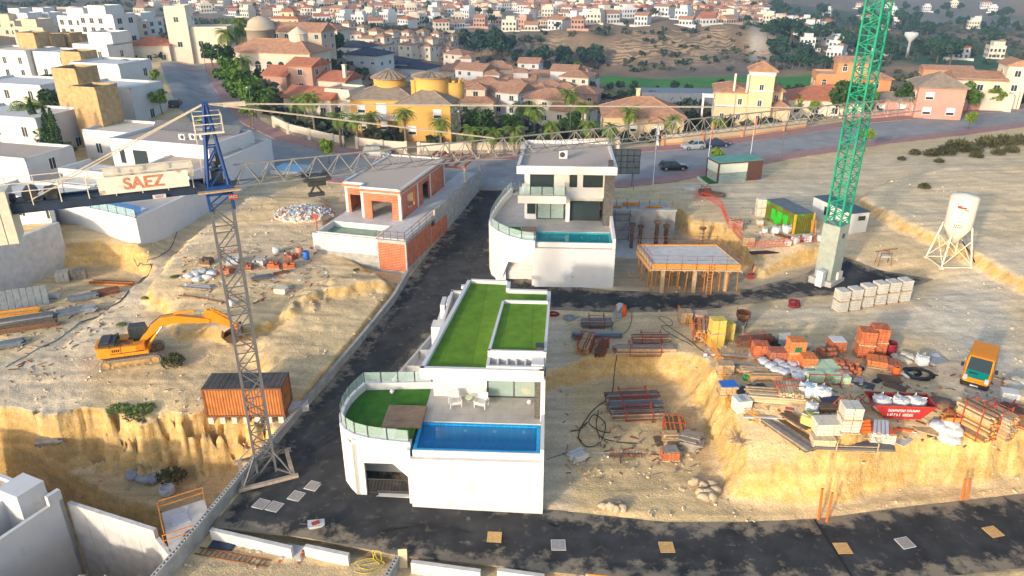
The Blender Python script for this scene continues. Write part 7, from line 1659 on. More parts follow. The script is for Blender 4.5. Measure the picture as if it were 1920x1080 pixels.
mm.build('brushwood_heap',WOODG,None,loc=GP(1388,828),label='heap of dry brushwood on the edge of the bank',cat='brushwood')
# yard, back row
brick_pack(1284,604,0,'white pallets stacked at the left end of the yard',WOOD,1.0,1.0,.9,1,'pallet stack',(.5,1.0,.15),'pallet_stack'); brick_pack(1312,603,2,'pale brick pallet beside the stacked pallets',mat('pale_brick',(.52,.36,.26),.9,.15,3),1.1,1.0,.7)
rack(1312,632,78,'orange timber beams in a red rack beside the yellow boards',L=2.3,mats=MIX1,W=1.0,H=1.0); brick_pack(1340,650,3,'tall double stack of yellow formwork boards',YEL,1.1,.9,1.05,2,'board stack',(1.1,.9,.1),'board_stack',None); brick_pack(1363,637,3,'shorter yellow board stack behind the tall one',YEL,.8,.8,1.4,1,'board stack',(.8,.8,.1),'board_stack',None); brick_pack(1380,622,0,'grey wooden pallet pile right of the yellow boards',WOODG,.9,.8,.6,1,'pallet stack',(.9,.2,.12),'pallet_stack',None)
q=GP(1391,612); e=E('concrete_skip',q,R(10),'rusty conical concrete bucket on legs in the yard','concrete bucket'); MB().lathe([(.25,.5),(.62,1.0),(.66,1.45),(.6,1.45),(.55,1.0),(.01,.8)],n=16).build('hopper',RUST,e); 
for k in range(4): a=k*PI/2+.7; MB().bar((.35*math.cos(a),.35*math.sin(a),0),(.5*math.cos(a),.5*math.sin(a),1.0),.06).build('leg',RUST,e)
MB().bar((-.62,0,1.2),(-.7,0,2.0),.06).build('lever',RUST,e)
def bale(u,v,rz,label,m,h=.8,w=1.0,d=1.0,lv=1,cap=None): return brick_pack(u,v,rz,label,m,w,d,h,lv,cap=cap)
bale(1423,668,-4,'red brick pallet, leftmost of the yard row',BRICK,.95,1.1); bale(1454,676,-6,'rose-wrapped brick pallet right of the leftmost red one',BRICKD,.75,1.15); bale(1487,680,0,'double-stacked orange brick pallet with a green label sheet',mat('orange_brick',(.60,.19,.06),.85,.2,3),.8,1.1,1.0,2); bale(1512,690,-3,'orange brick pallet behind the pale green packs',MATS['orange_brick'],.85,1.0)
q=GP(1487,680); MB().box(-.26,.26,-.03,0,0,.42).build('label_sheet',mat('green_label',(.01,.14,.06),.7,.1,4),None,loc=(q.x,q.y-.56,q.z+1.3),label='green label sheet with white print on the orange brick pallet',cat='sheet')
rack(1416,646,8,'dark steel frame with beams behind the red pallets',L=3.0,mats=[RUST,WOODD],W=.9,H=.5); 
for k,(u,v) in enumerate([(1440,640),(1453,648),(1465,640),(1500,640),(1510,650)]): sack(u,v,'grey-white sack heaped behind the brick pallets',1.1,[PLAST,BLKS,GREY,PLAST,PLAST][k] if k in(1,2) else None,group='sacks behind the brick pallets')
flat(1468,648,10,1.0,.05,'dark slab leaning behind the brick pallets',GREY,1.2,'slab','slab')
for k,(u,v) in enumerate([(1432,682),(1445,690),(1460,684),(1472,692),(1484,688),(1456,698),(1470,702),(1490,700),(1500,686),(1512,692),(1506,704),(1495,710)]): sack(u,v,'plump white sack in the heap in front of the brick pallets',1.3,group='white sacks heaped in the yard')
for k,(u,v,a) in enumerate([(1528,712,4),(1545,706,2),(1562,702,-3),(1532,694,0),(1550,690,6),(1575,715,4)]):
    q=GP(u,v); o=MB().box(-.6,.6,-.45,.45,0,.55).box(-.61,-.5,-.455,.455,.0,.56).build('insulation_pack',PALEG,None,loc=q,rz=R(a),label='pale green wrapped insulation pack in the middle of the yard',cat='pack',group='pale green insulation packs')
f=MB().bar((-1.2,0,.1),(1.2,0,.1),.06).bar((-1.2,0,.9),(1.2,0,.9),.06)
for x in(-1.2,0,1.2): f.bar((x,0,0),(x,0,.95),.06).bar((x,-.5,0),(x,.5,0),.06)
f.build('steel_rack',REDST,None,loc=GP(1545,722),rz=R(-3),label='empty red steel rack in front of the pale green packs',cat='rack')
bale(1617,668,-10,'big double pallet of red bricks, left of the tall pair',BRICK,.95,1.1,1.1,2); bale(1640,664,-10,'big double pallet of red bricks, right of the tall pair',BRICK,1.0,1.1,1.1,2)
bale(1566,658,-5,'brick pallet under white film beside the tall pair',BRICK,.8,1.1,1.0,1,PLAST); brick_pack(1548,668,10,'broken dark red brick pallet with an open top',BRICKD,1.1,.9,.6,miss=.6); brick_pack(1592,700,-12,'half-used orange brick pallet with loose bricks on top',BRICK,1.2,1.0,.6,miss=.55); brick_pack(1575,690,-8,'dark brick pile beside a blue drum',BRICKD,.9,.8,.5,miss=.4); barrel(1562,688,.22,.5,'small blue drum among the brick pallets',BLUEP)
brick_pack(1580,708,15,'collapsed wrapped brick pallet in front of the half-used one',mat('film_brick',(.48,.25,.19),.7,.25,4),1.1,.9,.45,miss=.5)
barrel(1666,662,.55,1.0,'large maroon drum behind the flat brick pallets',MAROON); brick_pack(1642,685,-20,'flat orange brick pallet left of the maroon drum',MATS['orange_brick'],1.3,1.1,.45); brick_pack(1668,692,-20,'flat red brick pallet with a grey disc on top',BRICKD,1.3,1.1,.45); barrel(1679,703,.28,.75,'orange and white paint drum beside the black hoses',ORP)
for k,(u,v) in enumerate([(1678,672),(1688,676),(1698,668),(1700,680),(1706,672)]): sack(u,v,'cream cement sack beside the maroon drum',1.0,mat('paper_sack',(.60,.54,.42),.9,.1,5),group='cement sacks by the maroon drum')
bigbag(1727,684,'white builder bag right of the cement sacks',.95); flat(1756,678,20,1.5,1.0,'grey sheet heap beside the builder bag',GREY,.15,'sheet','sheet',tilt=.08); flat(1752,670,-10,.7,.5,'pale board lying on the grey sheet',PLAST,.03,zo=.2)
coil(1722,704,1.05,'big coil of thick black hose in the yard',BLACK,6,.07,tail=[(1.5,-.2),(1.7,.4)]); coil(1708,700,.7,'smaller coil of black hose beside the big one',BLACK,5,.06); sack(1700,706,'clear wrapped roll beside the black hose coils',1.2,GREY); coil(1611,692,.35,'thin black hose ring by the orange bricks',BLACK,2,.04)
flat(1645,715,30,.7,.4,'crumpled black sheet on the ground',BLKS,.12,'sheet','sheet',tilt=.1); boards(1668,712,-18,'short brown planks below the paint drum',WOODD,1.6,1.0,.12,.16,.05); boards(1678,727,-38,'slanted brown planks below the paint drum',WOODD,1.6,.8,.12,.16,.05); flat(1603,712,-30,1.2,.7,'grey board left of the black sheet',GREY,.05); flat(1618,722,-35,1.6,1.0,'dark sheet metal on the ground',DARK,.04,'sheet','sheet')
# yard, front row
boards(1370,672,-12,'white beam and planks at the left edge of the yard',L=3.0,W=.6,H=.2,mats=[PLAST,ORANGE]); boards(1385,694,-12,'long timber pile along the pit edge, rear part',L=3.8,W=.9,H=.4,mats=[WOOD,WOODG]); boards(1415,700,-6,'log pile right of the long timber pile',WOOD,2.2,.9,.6,.25,.2,'log pile','log_pile')
boards(1442,712,-3,'orange boards with a rust frame in the yard',L=3.2,W=.6,H=.45,mats=[ORANGE,WOOD]); flat(1398,712,10,.4,.3,'green plastic crate at the end of the orange boards',mat('green_plastic',(.02,.28,.08),.6,.1,3),.4,'crate','crate')
brick_pack(1358,700,0,'open wooden crate at the corner of the pit',WOOD,1.1,.8,.7,1,'crate',(.3,.8,.18),'crate',None); brick_pack(1363,738,0,'pallet of white sacks with a blue cover at the pit corner',WOOD,1.2,.9,.6,1,'pallet',(.4,.9,.2),'loaded_pallet',None,cap=BLUEP)
for k,(u,v) in enumerate([(1395,740),(1408,736),(1420,742),(1405,750),(1425,734)]): sack(u,v,'black plastic bag in the dark heap by the pit edge',1.5,BLKS,group='black plastic bags')
q=GP(1389,768); e=E('cement_box',q,R(12),'pale concrete box with a grey opening near the pit corner','box'); MB().box(-.55,.55,-.5,.5,0,1.0).build('body',CONCL,e); MB().box(-.2,.2,-.35,.35,1.0,1.01).build('opening',GREY,e)
boards(1455,748,-8,'broad stack of pale planks in a red frame',L=4.2,W=1.5,H=.5,mats=[WOOD,mat('pale_timber',(.58,.46,.30),.85,.15,4)]); rack(1478,742,80,'red steel rack standing at the end of the pale planks',L=1.8,mats=[MATS['pale_timber'],WOOD],W=1.6,H=.6,r=.09)
boards(1432,785,-4,'white beam lying in front of the concrete box',L=3.0,W=.4,H=.15,mats=[PLAST,WOOD]); boards(1480,815,-62,'long low pallet of dark panels at the front of the yard',L=4.4,W=1.5,H=.35,bw=.5,mats=[WOODG,WOODD]); boards(1488,800,-62,'dark brown panels lying on the long pallet',WOODD,2.2,.9,.15,.4,.07,loc=GP(1490,800)+Vector((0,0,.42)))
flat(1478,782,-20,.6,.4,'pink sheet on top of the dark panels',mat('pink_sheet',(.5,.14,.12),.8,.1,4),.06,'sheet','sheet',.65)
bigbag(1512,742,'light blue wrapped bag with a blue edge',1.15,mat('pale_blue_film',(.45,.58,.68),.5,.1,3)); bigbag(1540,748,'builder bag with green seams beside the light blue one',1.1); bigbag(1515,800,'yellow-green builder bag with a white bag on top',1.2,mat('yellow_bag',(.48,.42,.14),.8,.15,3)); bigbag(1521,772,'white builder bag behind the yellow-green one',.8)
for k in range(4): f=MB().bar((0,-.6,0),(0,0,1.15),.06).bar((0,.6,0),(0,0,1.15),.06).bar((0,-.4,.4),(0,.4,.4),.05); f.build('trestle',REDST,None,loc=GP(1572+k*16,768-(k%2)*3),rz=R(60+k*5),label='red steel trestle left of the skip',cat='trestle',group='red trestles left of the skip')
flat(1555,760,0,1.5,.8,'dark blue lid over brown timber pieces',NAVY,.06,'lid','lid',.5); boards(1556,768,0,'brown timber pieces under the dark blue lid',WOODD,1.8,.9,.42,.15,.12); flat(1582,768,5,1.0,.06,'greenish board leaning among the trestles',mat('khaki_board',(.26,.21,.10),.8,.15,3),.9)
WBK=mat('white_block',(.60,.545,.45),.9,.1,4,.2,12)
brick_pack(1548,812,2,'pallet of hollow white blocks in front of the yellow-green bag',WBK,1.6,1.1,.8,1,bs=(.2,.5,.2)); brick_pack(1540,836,-4,'broken pale crates in front of the white blocks',MATS['pale_timber'],1.3,.8,.5,1,'crate',(.16,.8,.16),'crate',None); brick_pack(1588,806,-3,'tall pallet of pale grey blocks beside orange pipes',BLOCKC,1.1,1.0,.75,2,bs=(.5,.25,.2)); brick_pack(1646,826,-8,'pallet of grey blocks carrying an orange board and a steel frame',BLOCKC,1.4,1.4,.7,1,bs=(.28,.7,.2),cap=ORP); boards(1646,822,65,'white steel frame bars on the grey block pallet',PLAST,1.9,1.0,.1,.22,.08,loc=GP(1646,826)+Vector((0,0,.95)))
for k in range(4): 
    q=GP(1612,812); MB().cyl((-.7,0,.12),(.7,0,.12),.12,n=12).build('orange_pipe',ORP,None,loc=(q.x,q.y+.1*k,q.z+.2*k),rz=R(3*k),label='orange plastic pipe in the pile between the grey block pallets',cat='pipe',group='orange pipes between the pallets')
hose([(1668,806),(1690,808),(1712,810)],'long orange pipe lying right of the grey blocks',ORP,.1,'pipe','pipe'); rack(1600,842,-3,'long grey steel beams with light wooden braces at the bank edge',L=5.0,m=STEEL,W=.8,H=.3,fm=WOOD,r=.09); flat(1690,828,35,1.2,.9,'pale square board near the bank edge',CONCL,.05); boards(1735,808,-30,'flat pallet right of the orange pipe',WOOD,1.5,1.0,.12,.14,.05)
# the skip
q=GP(1682,775); sk=E('rubbish_skip',q,R(-4),'red skip with white lettering, loaded with white builder bags','skip'); SKR=mat('skip_red',(.36,.022,.02),.6,.2,2,stain=((.2,.03,.02),.64,2))
prof=[(-1.25,.12),(1.25,.12),(2.15,1.15),(-2.15,1.15)]
m=MB()
for y,s in((-.85,1),(.85,-1)): m.side(prof,y-.03,y+.03)
m.add([(-1.25,-.85,.12),(-1.25,.85,.12),(-2.15,.85,1.15),(-2.15,-.85,1.15)],[(0,1,2,3),(3,2,1,0)]).add([(1.25,-.85,.12),(1.25,.85,.12),(2.15,.85,1.15),(2.15,-.85,1.15)],[(0,1,2,3),(3,2,1,0)]).box(-1.25,1.25,-.83,.83,.1,.16); m.build('body',SKR,sk)
r=MB()
for y in(-.87,.87): r.bar((-2.2,y,1.15),(2.2,y,1.15),.1,.08)
for x in(-2.17,2.17): r.bar((x,-.85,1.15),(x,.85,1.15),.08)
r.build('rim',REDST,sk)
lt=MB(); lr=random.Random(2)
for row,(z,words,hh_) in enumerate(((.80,(12,9),.2),(.45,(1,2,1,1,1,0,7),.22))):
    tot=sum(words)+len(words)*.7; x=-1.12 if row==0 else -1.12; st=2.24/tot if row==0 else 1.85/tot
    for w_ in words:
        for c in range(w_):                                   # worn, unreadable letters: stems and bars
            a=x+st*.12;b=x+st*.82; lt.box(a,a+st*.24,-.893,-.882,z-hh_/2,z+hh_/2)
            for zz in lr.sample([z-hh_/2,z-.03,z+hh_/2-.06],2): lt.box(a+st*.24,b,-.893,-.882,zz,zz+.06)
            if lr.random()<.5: lt.box(b-st*.2,b,-.8935,-.8825,z-hh_/2+.06,z+hh_/2-.06)
            x+=st
        x+=st*.7
lt.build('lettering',PLAST,sk)
for k,x in enumerate((-1.25,0.05,1.2)):
    p=Matrix.Translation(q)@Matrix.Rotation(R(-4),4,'Z')@Vector((x,.05,.3)); bigbag(1600+k*7,1,['left','middle','right'][k]+' white builder bag inside the red skip',1.15,loc=p,group='builder bags in the skip')
m=lump(5,1.0,.8,.25,16,6,.9,.12).build('earth_mound',mat('brown_earth',(.22,.13,.08),.95,.25,4,.3,12),None,loc=GP(1762,758)-Vector((0,0,.12)),label='small mound of dark brown earth between skip and van',cat='mound')
rack(1822,815,118,'tall rack of orange timber beams, left of the pair',L=2.3,mats=MIX1,W=1.1,H=1.9,r=.06); rack(1858,812,118,'tall rack of orange timber beams, right of the pair',L=2.3,mats=[ORANGE,WOOD,WOODG],W=1.0,H=1.6,r=.06); rack(1908,795,130,'rack of dark rusty bars at the right edge',L=2.6,mats=[RUST,WOODD],W=1.0,H=.8); rack(1792,792,0,'low red rack with an orange beam left of the tall racks',L=1.8,mats=[ORANGE,RUST],W=.7,H=.4)
for k,(u,v) in enumerate([(1757,802),(1768,808),(1780,800),(1788,812),(1770,826),(1782,830)]): sack(u,v,'white sack in front of the tall orange racks',1.5,group='white sacks by the tall racks')
hose([(1738,818),(1760,820),(1782,824)],'dark green roll lying in front of the white sacks',mat('dark_green_roll',(.02,.045,.02),.7,.2,4),.12,'roll','roll')
q=GP(1890,748); MB().box(-.55,.55,-.45,.45,0,.7).build('stone_block',CONCL,None,loc=q,rz=R(-20),label='pale square stone block at the right edge',cat='block'); 
for k,(u,v) in enumerate([(1905,735),(1912,722),(1898,728)]): sack(u,v,'cream sack at the right edge behind the stone block',1.6,MATS['paper_sack'],group='cream sacks at the right edge')
brick_pack(1914,755,10,'pale wooden crate at the right edge beside the stone block',MATS['pale_timber'],.9,.8,.6,1,'crate',(.2,.8,.15),'crate',None)
# grey block pallets beside the green crane
A=P(1579,584,3.85);B=P(1695,569,3.95); rzz=math.degrees(math.atan2(B.y-A.y,B.x-A.x))
for k in range(6):
    q=A.lerp(B,k/5)+Vector((0,.6,0)); q.z=gz(q.x,q.y)
    brick_pack(0,0,rzz,['left end','second','third','fourth','fifth','right end'][k]+' of six double pallets of grey concrete blocks below the green crane',BLOCKC,1.0,1.1,.98,2,'block pallet',(.25,.37,.245),'block_pallet','double pallets of concrete blocks',loc=q)
coil(1488,576,.55,'pinkish red hose bundle beside the lane',MAROON,5,.05,flat=.25); q=GP(1655,497); e=E('cement_mixer_stand',q,0,'rusty red tubular stand beside the right end of the lane','stand')
f=MB()
for x in(-.7,.7):
    for y in(-.4,.4): f.bar((x,y,0),(x*.8,y*.8,1.5),.06)
f.bar((-.6,-.35,1.5),(.6,-.35,1.5),.06).bar((-.6,.35,1.5),(.6,.35,1.5),.06).bar((-1.1,0,1.55),(1.2,0,1.9),.08); f.build('frame',RUST,e); MB().box(-.5,.5,-.3,.3,1.0,1.1).build('tray',PLAST,e)
# upper yard by the green container
brick_pack(1379,428,-20,'pink brick pallet with loose bricks on top at the pit edge',mat('dusty_brick',(.42,.20,.14),.9,.2,4),1.6,1.2,.9,1,miss=.3); brick_pack(1402,458,-8,'stack of pale pallets with a white label at the pit edge',WOOD,1.3,1.0,.8,1,'pallet stack',(1.3,.25,.15),'pallet_stack',None); brick_pack(1424,406,-4,'tall pallet of pale blocks left of the green container',WBK,1.1,1.0,1.0,2,bs=(.5,.25,.2)); brick_pack(1424,422,3,'single pale cube block in front of the tall block pallet',WBK,.7,.6,.5,1,bs=(.7,.6,.5),cat='block')
for k,(u,v,sc,lb) in enumerate([(1455,438,.95,'left white builder bag in front of the green container'),(1474,436,1.0,'right white builder bag in front of the green container'),(1478,460,.8,'left pinkish builder bag at the bank edge'),(1490,456,.85,'right pinkish builder bag at the bank edge'),(1538,452,.8,'white builder bag beside the site office'),(1434,436,.6,'small white bag on a sand heap')]): bigbag(u,v,lb,sc,mat('pinkish_bag',(.62,.48,.46),.8,.1,4) if k in(2,3) else None,group='builder bags by the green container')
q=GP(1512,452); MB().box(-.4,.4,-.35,.35,0,.75).build('white_box',PLAST,None,loc=q,label='white box between the builder bags and the ladder',cat='box'); q=GP(1524,450); ladder('ladder',(q.x,q.y,q.z),(q.x+.1,q.y+.9,q.z+2.1),.5,ORANGE,'orange ladder leaning near the green container')
boards(1478,447,-50,'dark rebar bundle on the ground by the container',RUST,3.4,.7,.12,.07,.05); flat(1440,474,8,4.2,.9,'black plastic sheet lying along the bank edge',BLKS,.05,'sheet','sheet',.05)
rack(1322,366,10,'red steel rack at the top of the construction pit',L=1.5,mats=[RUST,WOODD],W=.9,H=.7); boards(1342,368,-20,'brown timber heap beside the red rack',WOODD,1.8,1.2,.5,.16,.09,jit=.4); flat(1292,355,0,1.6,1.0,'grey slab lying behind the basement wall',CONCL,.3,'slab','slab')
NET=mat('red_net',(.55,.07,.04),.8,.2,4)
for lb,pl in(('red safety netting along the top of the construction pit',[(1300,372),(1330,376),(1352,392),(1362,418),(1378,440),(1398,462)]),('red safety netting beside the builder bags',[(1400,470),(1440,466),(1480,464),(1530,455)])):
    m=MB(); g=[GP(*p) for p in pl]
    for a,b in zip(g[:-1],g[1:]):
        for z in(.15,.45,.75,.95): m.bar(a+Vector((0,0,z)),b+Vector((0,0,z)),.03,.05)
        n=max(2,int((b-a).length/.35))
        for k in range(n): p=a.lerp(b,k/n); m.bar(p,p+Vector((0,0,1.0)),.03)
    m.build('safety_net',NET,None,label=lb,cat='net')
hz_=[(1270,590),(1300,625),(1330,655),(1350,690),(1358,740),(1362,775),(1420,800)]; m=MB(); g=[GP(*p) for p in hz_]
for a,b in zip(g[:-1],g[1:]):
    for z in(.3,.55,.8,1.0): m.bar(a+Vector((0,0,z)),b+Vector((0,0,z)),.025,.06)
    n=max(2,int((b-a).length/.5))
    for k in range(n): p=a.lerp(b,k/n); m.bar(p,p+Vector((0,0,1.1)),.03)
m.build('safety_net',mat('orange_net',(.66,.25,.02),.8,.2,4),None,label='orange safety netting along the edge of the big pit',cat='net')
q=GP(1407,522); e=E('hose_stand',q,0,'red hydrant stand with hose at the foot of the bank','stand'); MB().box(-.3,.3,-.3,.3,0,.5).bar((0,0,.5),(.15,0,1.7),.12).build('post',REDST,e); 
for k,(u,v,du,dv) in enumerate([(1532,966,10,-50),(1547,970,14,-46),(1800,930,10,-32),(1808,930,11,-32)]):
    a=GP(u,v)-Vector((0,.3,0)); b=Q(u+du,v+dv,a.y+.25); MB().cyl(a-Vector((0,0,.2)),b,.08,n=10).build('orange_pipe',ORP,None,label=['left of the two orange conduit pipes leaning on the bank near the road joint','right of the two orange conduit pipes leaning on the bank near the road joint','left of the two orange conduit pipes leaning on the bank at the far right','right of the two orange conduit pipes leaning on the bank at the far right'][k],cat='pipe',group='orange conduit pipes on the bank')
# worker bending over a box
q=GP(1168,592); box=MB().box(-.35,.35,-.3,.3,0,.55); box.build('tool_box',GREY,None,loc=GP(1158,594),label='grey tool box in front of the bending worker',cat='box')
pe=E('person',q,R(-10),'person in orange trousers and pale top bending over beside the lane','person')
V=[(.0,0,.92),(-.14,0,.98),(-.38,0,1.08),(-.5,.0,1.05),(-.62,0,.98),(.0,-.12,.88),(.03,-.14,.47),(.05,-.14,.08),(-.1,-.15,.04),(.0,.12,.88),(.1,.16,.47),(.18,.17,.08),(.03,.18,.04),(-.42,-.2,1.04),(-.5,-.24,.76),(-.62,-.2,.56),(-.42,.2,1.04),(-.5,.24,.78),(-.64,.18,.58)]
Ed=[(0,1),(1,2),(2,3),(3,4),(0,5),(5,6),(6,7),(7,8),(0,9),(9,10),(10,11),(11,12),(2,13),(13,14),(14,15),(2,16),(16,17),(17,18)]
rad=[.15,.16,.18,.07,.10,.11,.085,.06,.05,.11,.085,.06,.05,.08,.055,.045,.08,.055,.045]
me=bpy.data.meshes.new('body'); me.from_pydata(V,Ed,[]); bo=put('body',me,pe); md=bo.modifiers.new('skin','SKIN'); sv=me.skin_vertices[0].data if me.skin_vertices else None
if sv is None:
    bm_=bmesh.new(); bm_.from_mesh(me); ly=bm_.verts.layers.skin.verify(); bm_.verts.ensure_lookup_table()
    for i,v_ in enumerate(bm_.verts): v_[ly].radius=(rad[i],rad[i]); v_[ly].use_root=(i==0)
    bm_.to_mesh(me); bm_.free()
bo.modifiers.new('sub','SUBSURF').render_levels=2
pm=bpy.data.materials.new('worker_clothes'); pm.use_nodes=True; n=pm.node_tree.nodes; L=pm.node_tree.links; tc=n.new('ShaderNodeTexCoord'); sx=n.new('ShaderNodeSeparateXYZ'); L.new(tc.outputs['Object'],sx.inputs[0]); cr=n.new('ShaderNodeValToRGB'); L.new(sx.outputs['X'],cr.inputs[0])
ma=n.new('ShaderNodeMapRange'); ma.inputs[1].default_value=-.7; ma.inputs[2].default_value=.3; L.new(sx.outputs['X'],ma.inputs[0]); L.new(ma.outputs[0],cr.inputs[0]); cr.color_ramp.interpolation='CONSTANT'
cr.color_ramp.elements[0].color=(.42,.24,.16,1); cr.color_ramp.elements[1].position=.16; cr.color_ramp.elements[1].color=(.45,.46,.48,1); e3=cr.color_ramp.elements.new(.58); e3.color=(.75,.10,.015,1)
L.new(cr.outputs[0],n['Principled BSDF'].inputs['Base Color']); me.materials.append(pm)
MB().lathe([(.01,.0),(.13,.02),(.12,.1),(.01,.16)],(-.6,0,1.04),n=12).build('helmet',PLAST,pe)
# ---------------------------------------------------------------- left site
for k,(u,v,m_,lb,L) in enumerate([(25,592,[ORANGE,YEL],'orange beams at the left edge of the storage yard',5),(38,604,[STEEL,GREY],'grey metal beams in front of the orange beams',6),(45,618,[RUST,WOODD],'rusty brown beams in front of the grey metal beams',6)]): boards(u,v,22,lb,L=L,W=.9,H=.5,bw=.2,bt=.12,mats=m_,cat='beam stack',name='beam_stack')
for k,(u,v,w_,lb,mt) in enumerate([(135,588,2.6,'blue-grey formwork panels stacked beside the dirt track',FRMP),(158,560,2.8,'dark blue-grey formwork panels behind the first stack',FRMP),(195,552,2.6,'rusty formwork panels at the foot of the earth wall',RUST),(170,583,1.2,'small grey panel stack right of the blue-grey panels',GREY),(20,648,2.2,'grey and red panels near the left edge',FRMP)]): boards(u,v,28,lb,mt,L=w_,W=1.1,H=.45,bw=.27,bt=.09,jit=.25,cat='panel stack',name='panel_stack')
boards(210,533,-6,'long dark red beams at the foot of the earth wall',L=5,W=.8,H=.3,mats=[RUST,ORANGE]); boards(92,558,-8,'pale timber pile in the storage yard',CONCL,2.4,.6,.4,.2,.2)
for u,v,lb in((120,527,'grey concrete block cube at the end of the retaining wall'),(152,522,'weathered slab pile beside the concrete block cube')): brick_pack(u,v,20,lb,BLOCKC if u<130 else WOODG,1.3,1.3,1.0,1,'block pallet',(.4,.4,.2),'block_pallet')
q=GP(35,578); o=MB()
for k in range(9): o.box(-2.6+k*.6,-2.05+k*.6,-.05,.05,0,2.0)
o.build('form_panels',FRMP,None,loc=q,rz=R(24),label='blue-grey form panels leaning on the concrete retaining wall',cat='panels').rotation_euler.x=R(-14)
hose([(252,488),(284,500),(265,525),(235,555),(200,583),(150,605)],'grey steel pipe running down beside the dirt track',STEEL,.07,'pipe','pipe'); hose([(150,606),(110,636),(70,655),(10,690)],'grey hose continuing down the edge of the track',GREY,.05); hose([(345,400),(325,455),(300,480),(275,495)],'black cable hanging down from the white house wall',BLACK,.03)
# debris by the crane
for k,(u,v) in enumerate([(355,520),(368,515),(378,512),(390,522),(398,515),(372,526)]): sack(u,v,'dirty white sack in the heap left of the crane mast',1.3,group='sacks left of the crane mast')
boards(372,540,-10,'pale planks below the sack heap by the crane mast',L=2.8,W=1.0,H=.15,mats=[WOODG,PLAST],jit=.4); hose([(335,555),(375,560),(420,568)],'long rusty beam on the ground left of the mast',RUST,.07,'beam','beam'); hose([(475,570),(498,558)],'rusty bar right of the mast',RUST,.05,'bar','bar')
for u,v,lb,mm_,ms in((388,495,'brown pallet of planks left of the mast',WOODD,.2),(425,512,'red brick heap directly behind the mast',BRICK,.5),(462,505,'dark red brick heap right of the mast',BRICKD,.5),(437,495,'white plastic covered brick pile behind the mast',PLAST,.3),(488,497,'grey concrete block pallet right of the mast',BLOCKC,.2),(515,502,'orange and white rubble pile right of the block pallet',BRICK,.7),(545,486,'low brick pile near the blue barrel',BRICKD,.6),(543,502,'small orange brick pile in front of the blue barrel',BRICK,.6)): brick_pack(u,v,rc.uniform(-30,30),lb,mm_,1.2,1.0,.5,1,'brick pile',name='brick_pile',miss=ms,group='brick piles behind the crane mast')
boards(490,522,25,'grey bars lying right of the mast',STEEL,1.8,1.0,.2,.14,.08,jit=.3); flat(528,512,25,1.6,.6,'rusty plank by the rubble pile',RUST,.1,'plank','plank'); barrel(575,486,.33,.95,'bright blue barrel in front of the unfinished house',BLUEP); bigbag(518,474,'white builder bag left of the blue barrel',.75); bigbag(436,572,'white bag behind the crane mast',.7)
q=GP(563,484); e=E('cement_mixer',q,0,'faded red cement mixer beside the blue barrel','cement mixer'); MB().lathe([(.1,.55),(.38,.75),(.42,1.05),(.3,1.3),(.24,1.32),(.01,1.0)],n=14).build('drum',mat('faded_red',(.5,.22,.15),.8,.2,4),e); MB().bar((-.4,-.3,0),(0,0,.8),.06).bar((.4,-.3,0),(0,0,.8),.06).bar((0,.5,0),(0,0,.8),.06).build('stand',RUST,e)
q=GP(528,548); MB().box(-.6,.6,-.45,.45,0,.5).build('stone_box',W_IVORY,None,loc=q,rz=R(-10),label='pale square stone box on the sand right of the mast',cat='box'); coil(415,590,.7,'black cable coil behind the excavator arm',GREY,3,.03)
boards(95,828,20,'stack of weathered sheets at the cliff edge in the lower left',WOODG,1.8,1.3,.35,.6,.05,jit=.2); flat(560,770,20,1.6,.8,'pale concrete block right of the container',CONCL,.6,'block','block')
barrel(315,925,.55,.6,'white tub standing at the bottom of the earth cliff',PLAST,'tub','tub')
for k,(u,v) in enumerate([(272,902),(290,900),(250,895)]): sack(u,v,'blue-grey sack at the foot of the earth cliff',1.5,GREY,group='grey sacks at the foot of the cliff')
# rubble heap behind
q=GP(570,405); m=lump(3,3.6,2.2,.95,30,10,1,.10); m.build('earth_core',mat('rubble_dust',(.52,.47,.42),.95,.2,2,.3,8),None,loc=q-Vector((0,0,.9)),label='grey core of the rubble heap left of the unfinished house',cat='mound')
for nm,mt,n_ in(('white',PLAST,170),('brick',BRICK,60),('blue',mat('pale_blue_plastic',(.30,.46,.58),.6,.2,4),60),('grey',CONC,150)):
    m=MB()
    for k in range(n_):
        a=rc.random()*6.28; r_=rc.random()**.6; x=math.cos(a)*r_*3.7;y=math.sin(a)*r_*2.4; z=max(0,.98*(1-r_*r_)**.5)+rc.uniform(-.02,.18); m.obox((x,y,z),rc.uniform(.1,.5),rc.uniform(.08,.35),rc.uniform(.03,.15),rc.random()*6,rc.gauss(0,.5),rc.gauss(0,.5))
    m.build('rubble',mt,None,loc=q,kind='stuff',label=f'{nm} fragments in the rubble heap left of the unfinished house',cat='rubble')
# stones and crumbs scattered over the whole site (nobody could count them)
m=MB(); sx=[];sy=[]
for k in range(9000): y=rc.uniform(34,105); sx.append(rc.uniform(-1,1)*(y*.8+6)); sy.append(y)
sx=np.array(sx);sy=np.array(sy); sz=ground(sx,sy); am=asph_mask(sx,sy); dn=fbm(sx*.3,sy*.3,3,71)
FOOT=[[(-12.5,38.5),(3,38.5),(4,58),(-7,60)],[(-3.5,69),(11.5,69),(13,88),(-2,88)],[(-22.5,73),(-11,73),(-4,101),(-14,104)]]
ft=np.max([sdist(sx,sy,p) for p in FOOT],0)
for x,y,z,a,d,f in zip(sx,sy,sz,am,dn,ft):
    if a>.1 or f>-.3 or d<-.05+(.25 if x>18 and y>58 else 0): continue
    s=.05*rc.random()**2*2.6+.035; m.obox((x,y,z+s*.2),s*rc.uniform(1,2.2),s*rc.uniform(.8,1.6),s*rc.uniform(.6,1.2),rc.random()*6,rc.gauss(0,.4),rc.gauss(0,.4))
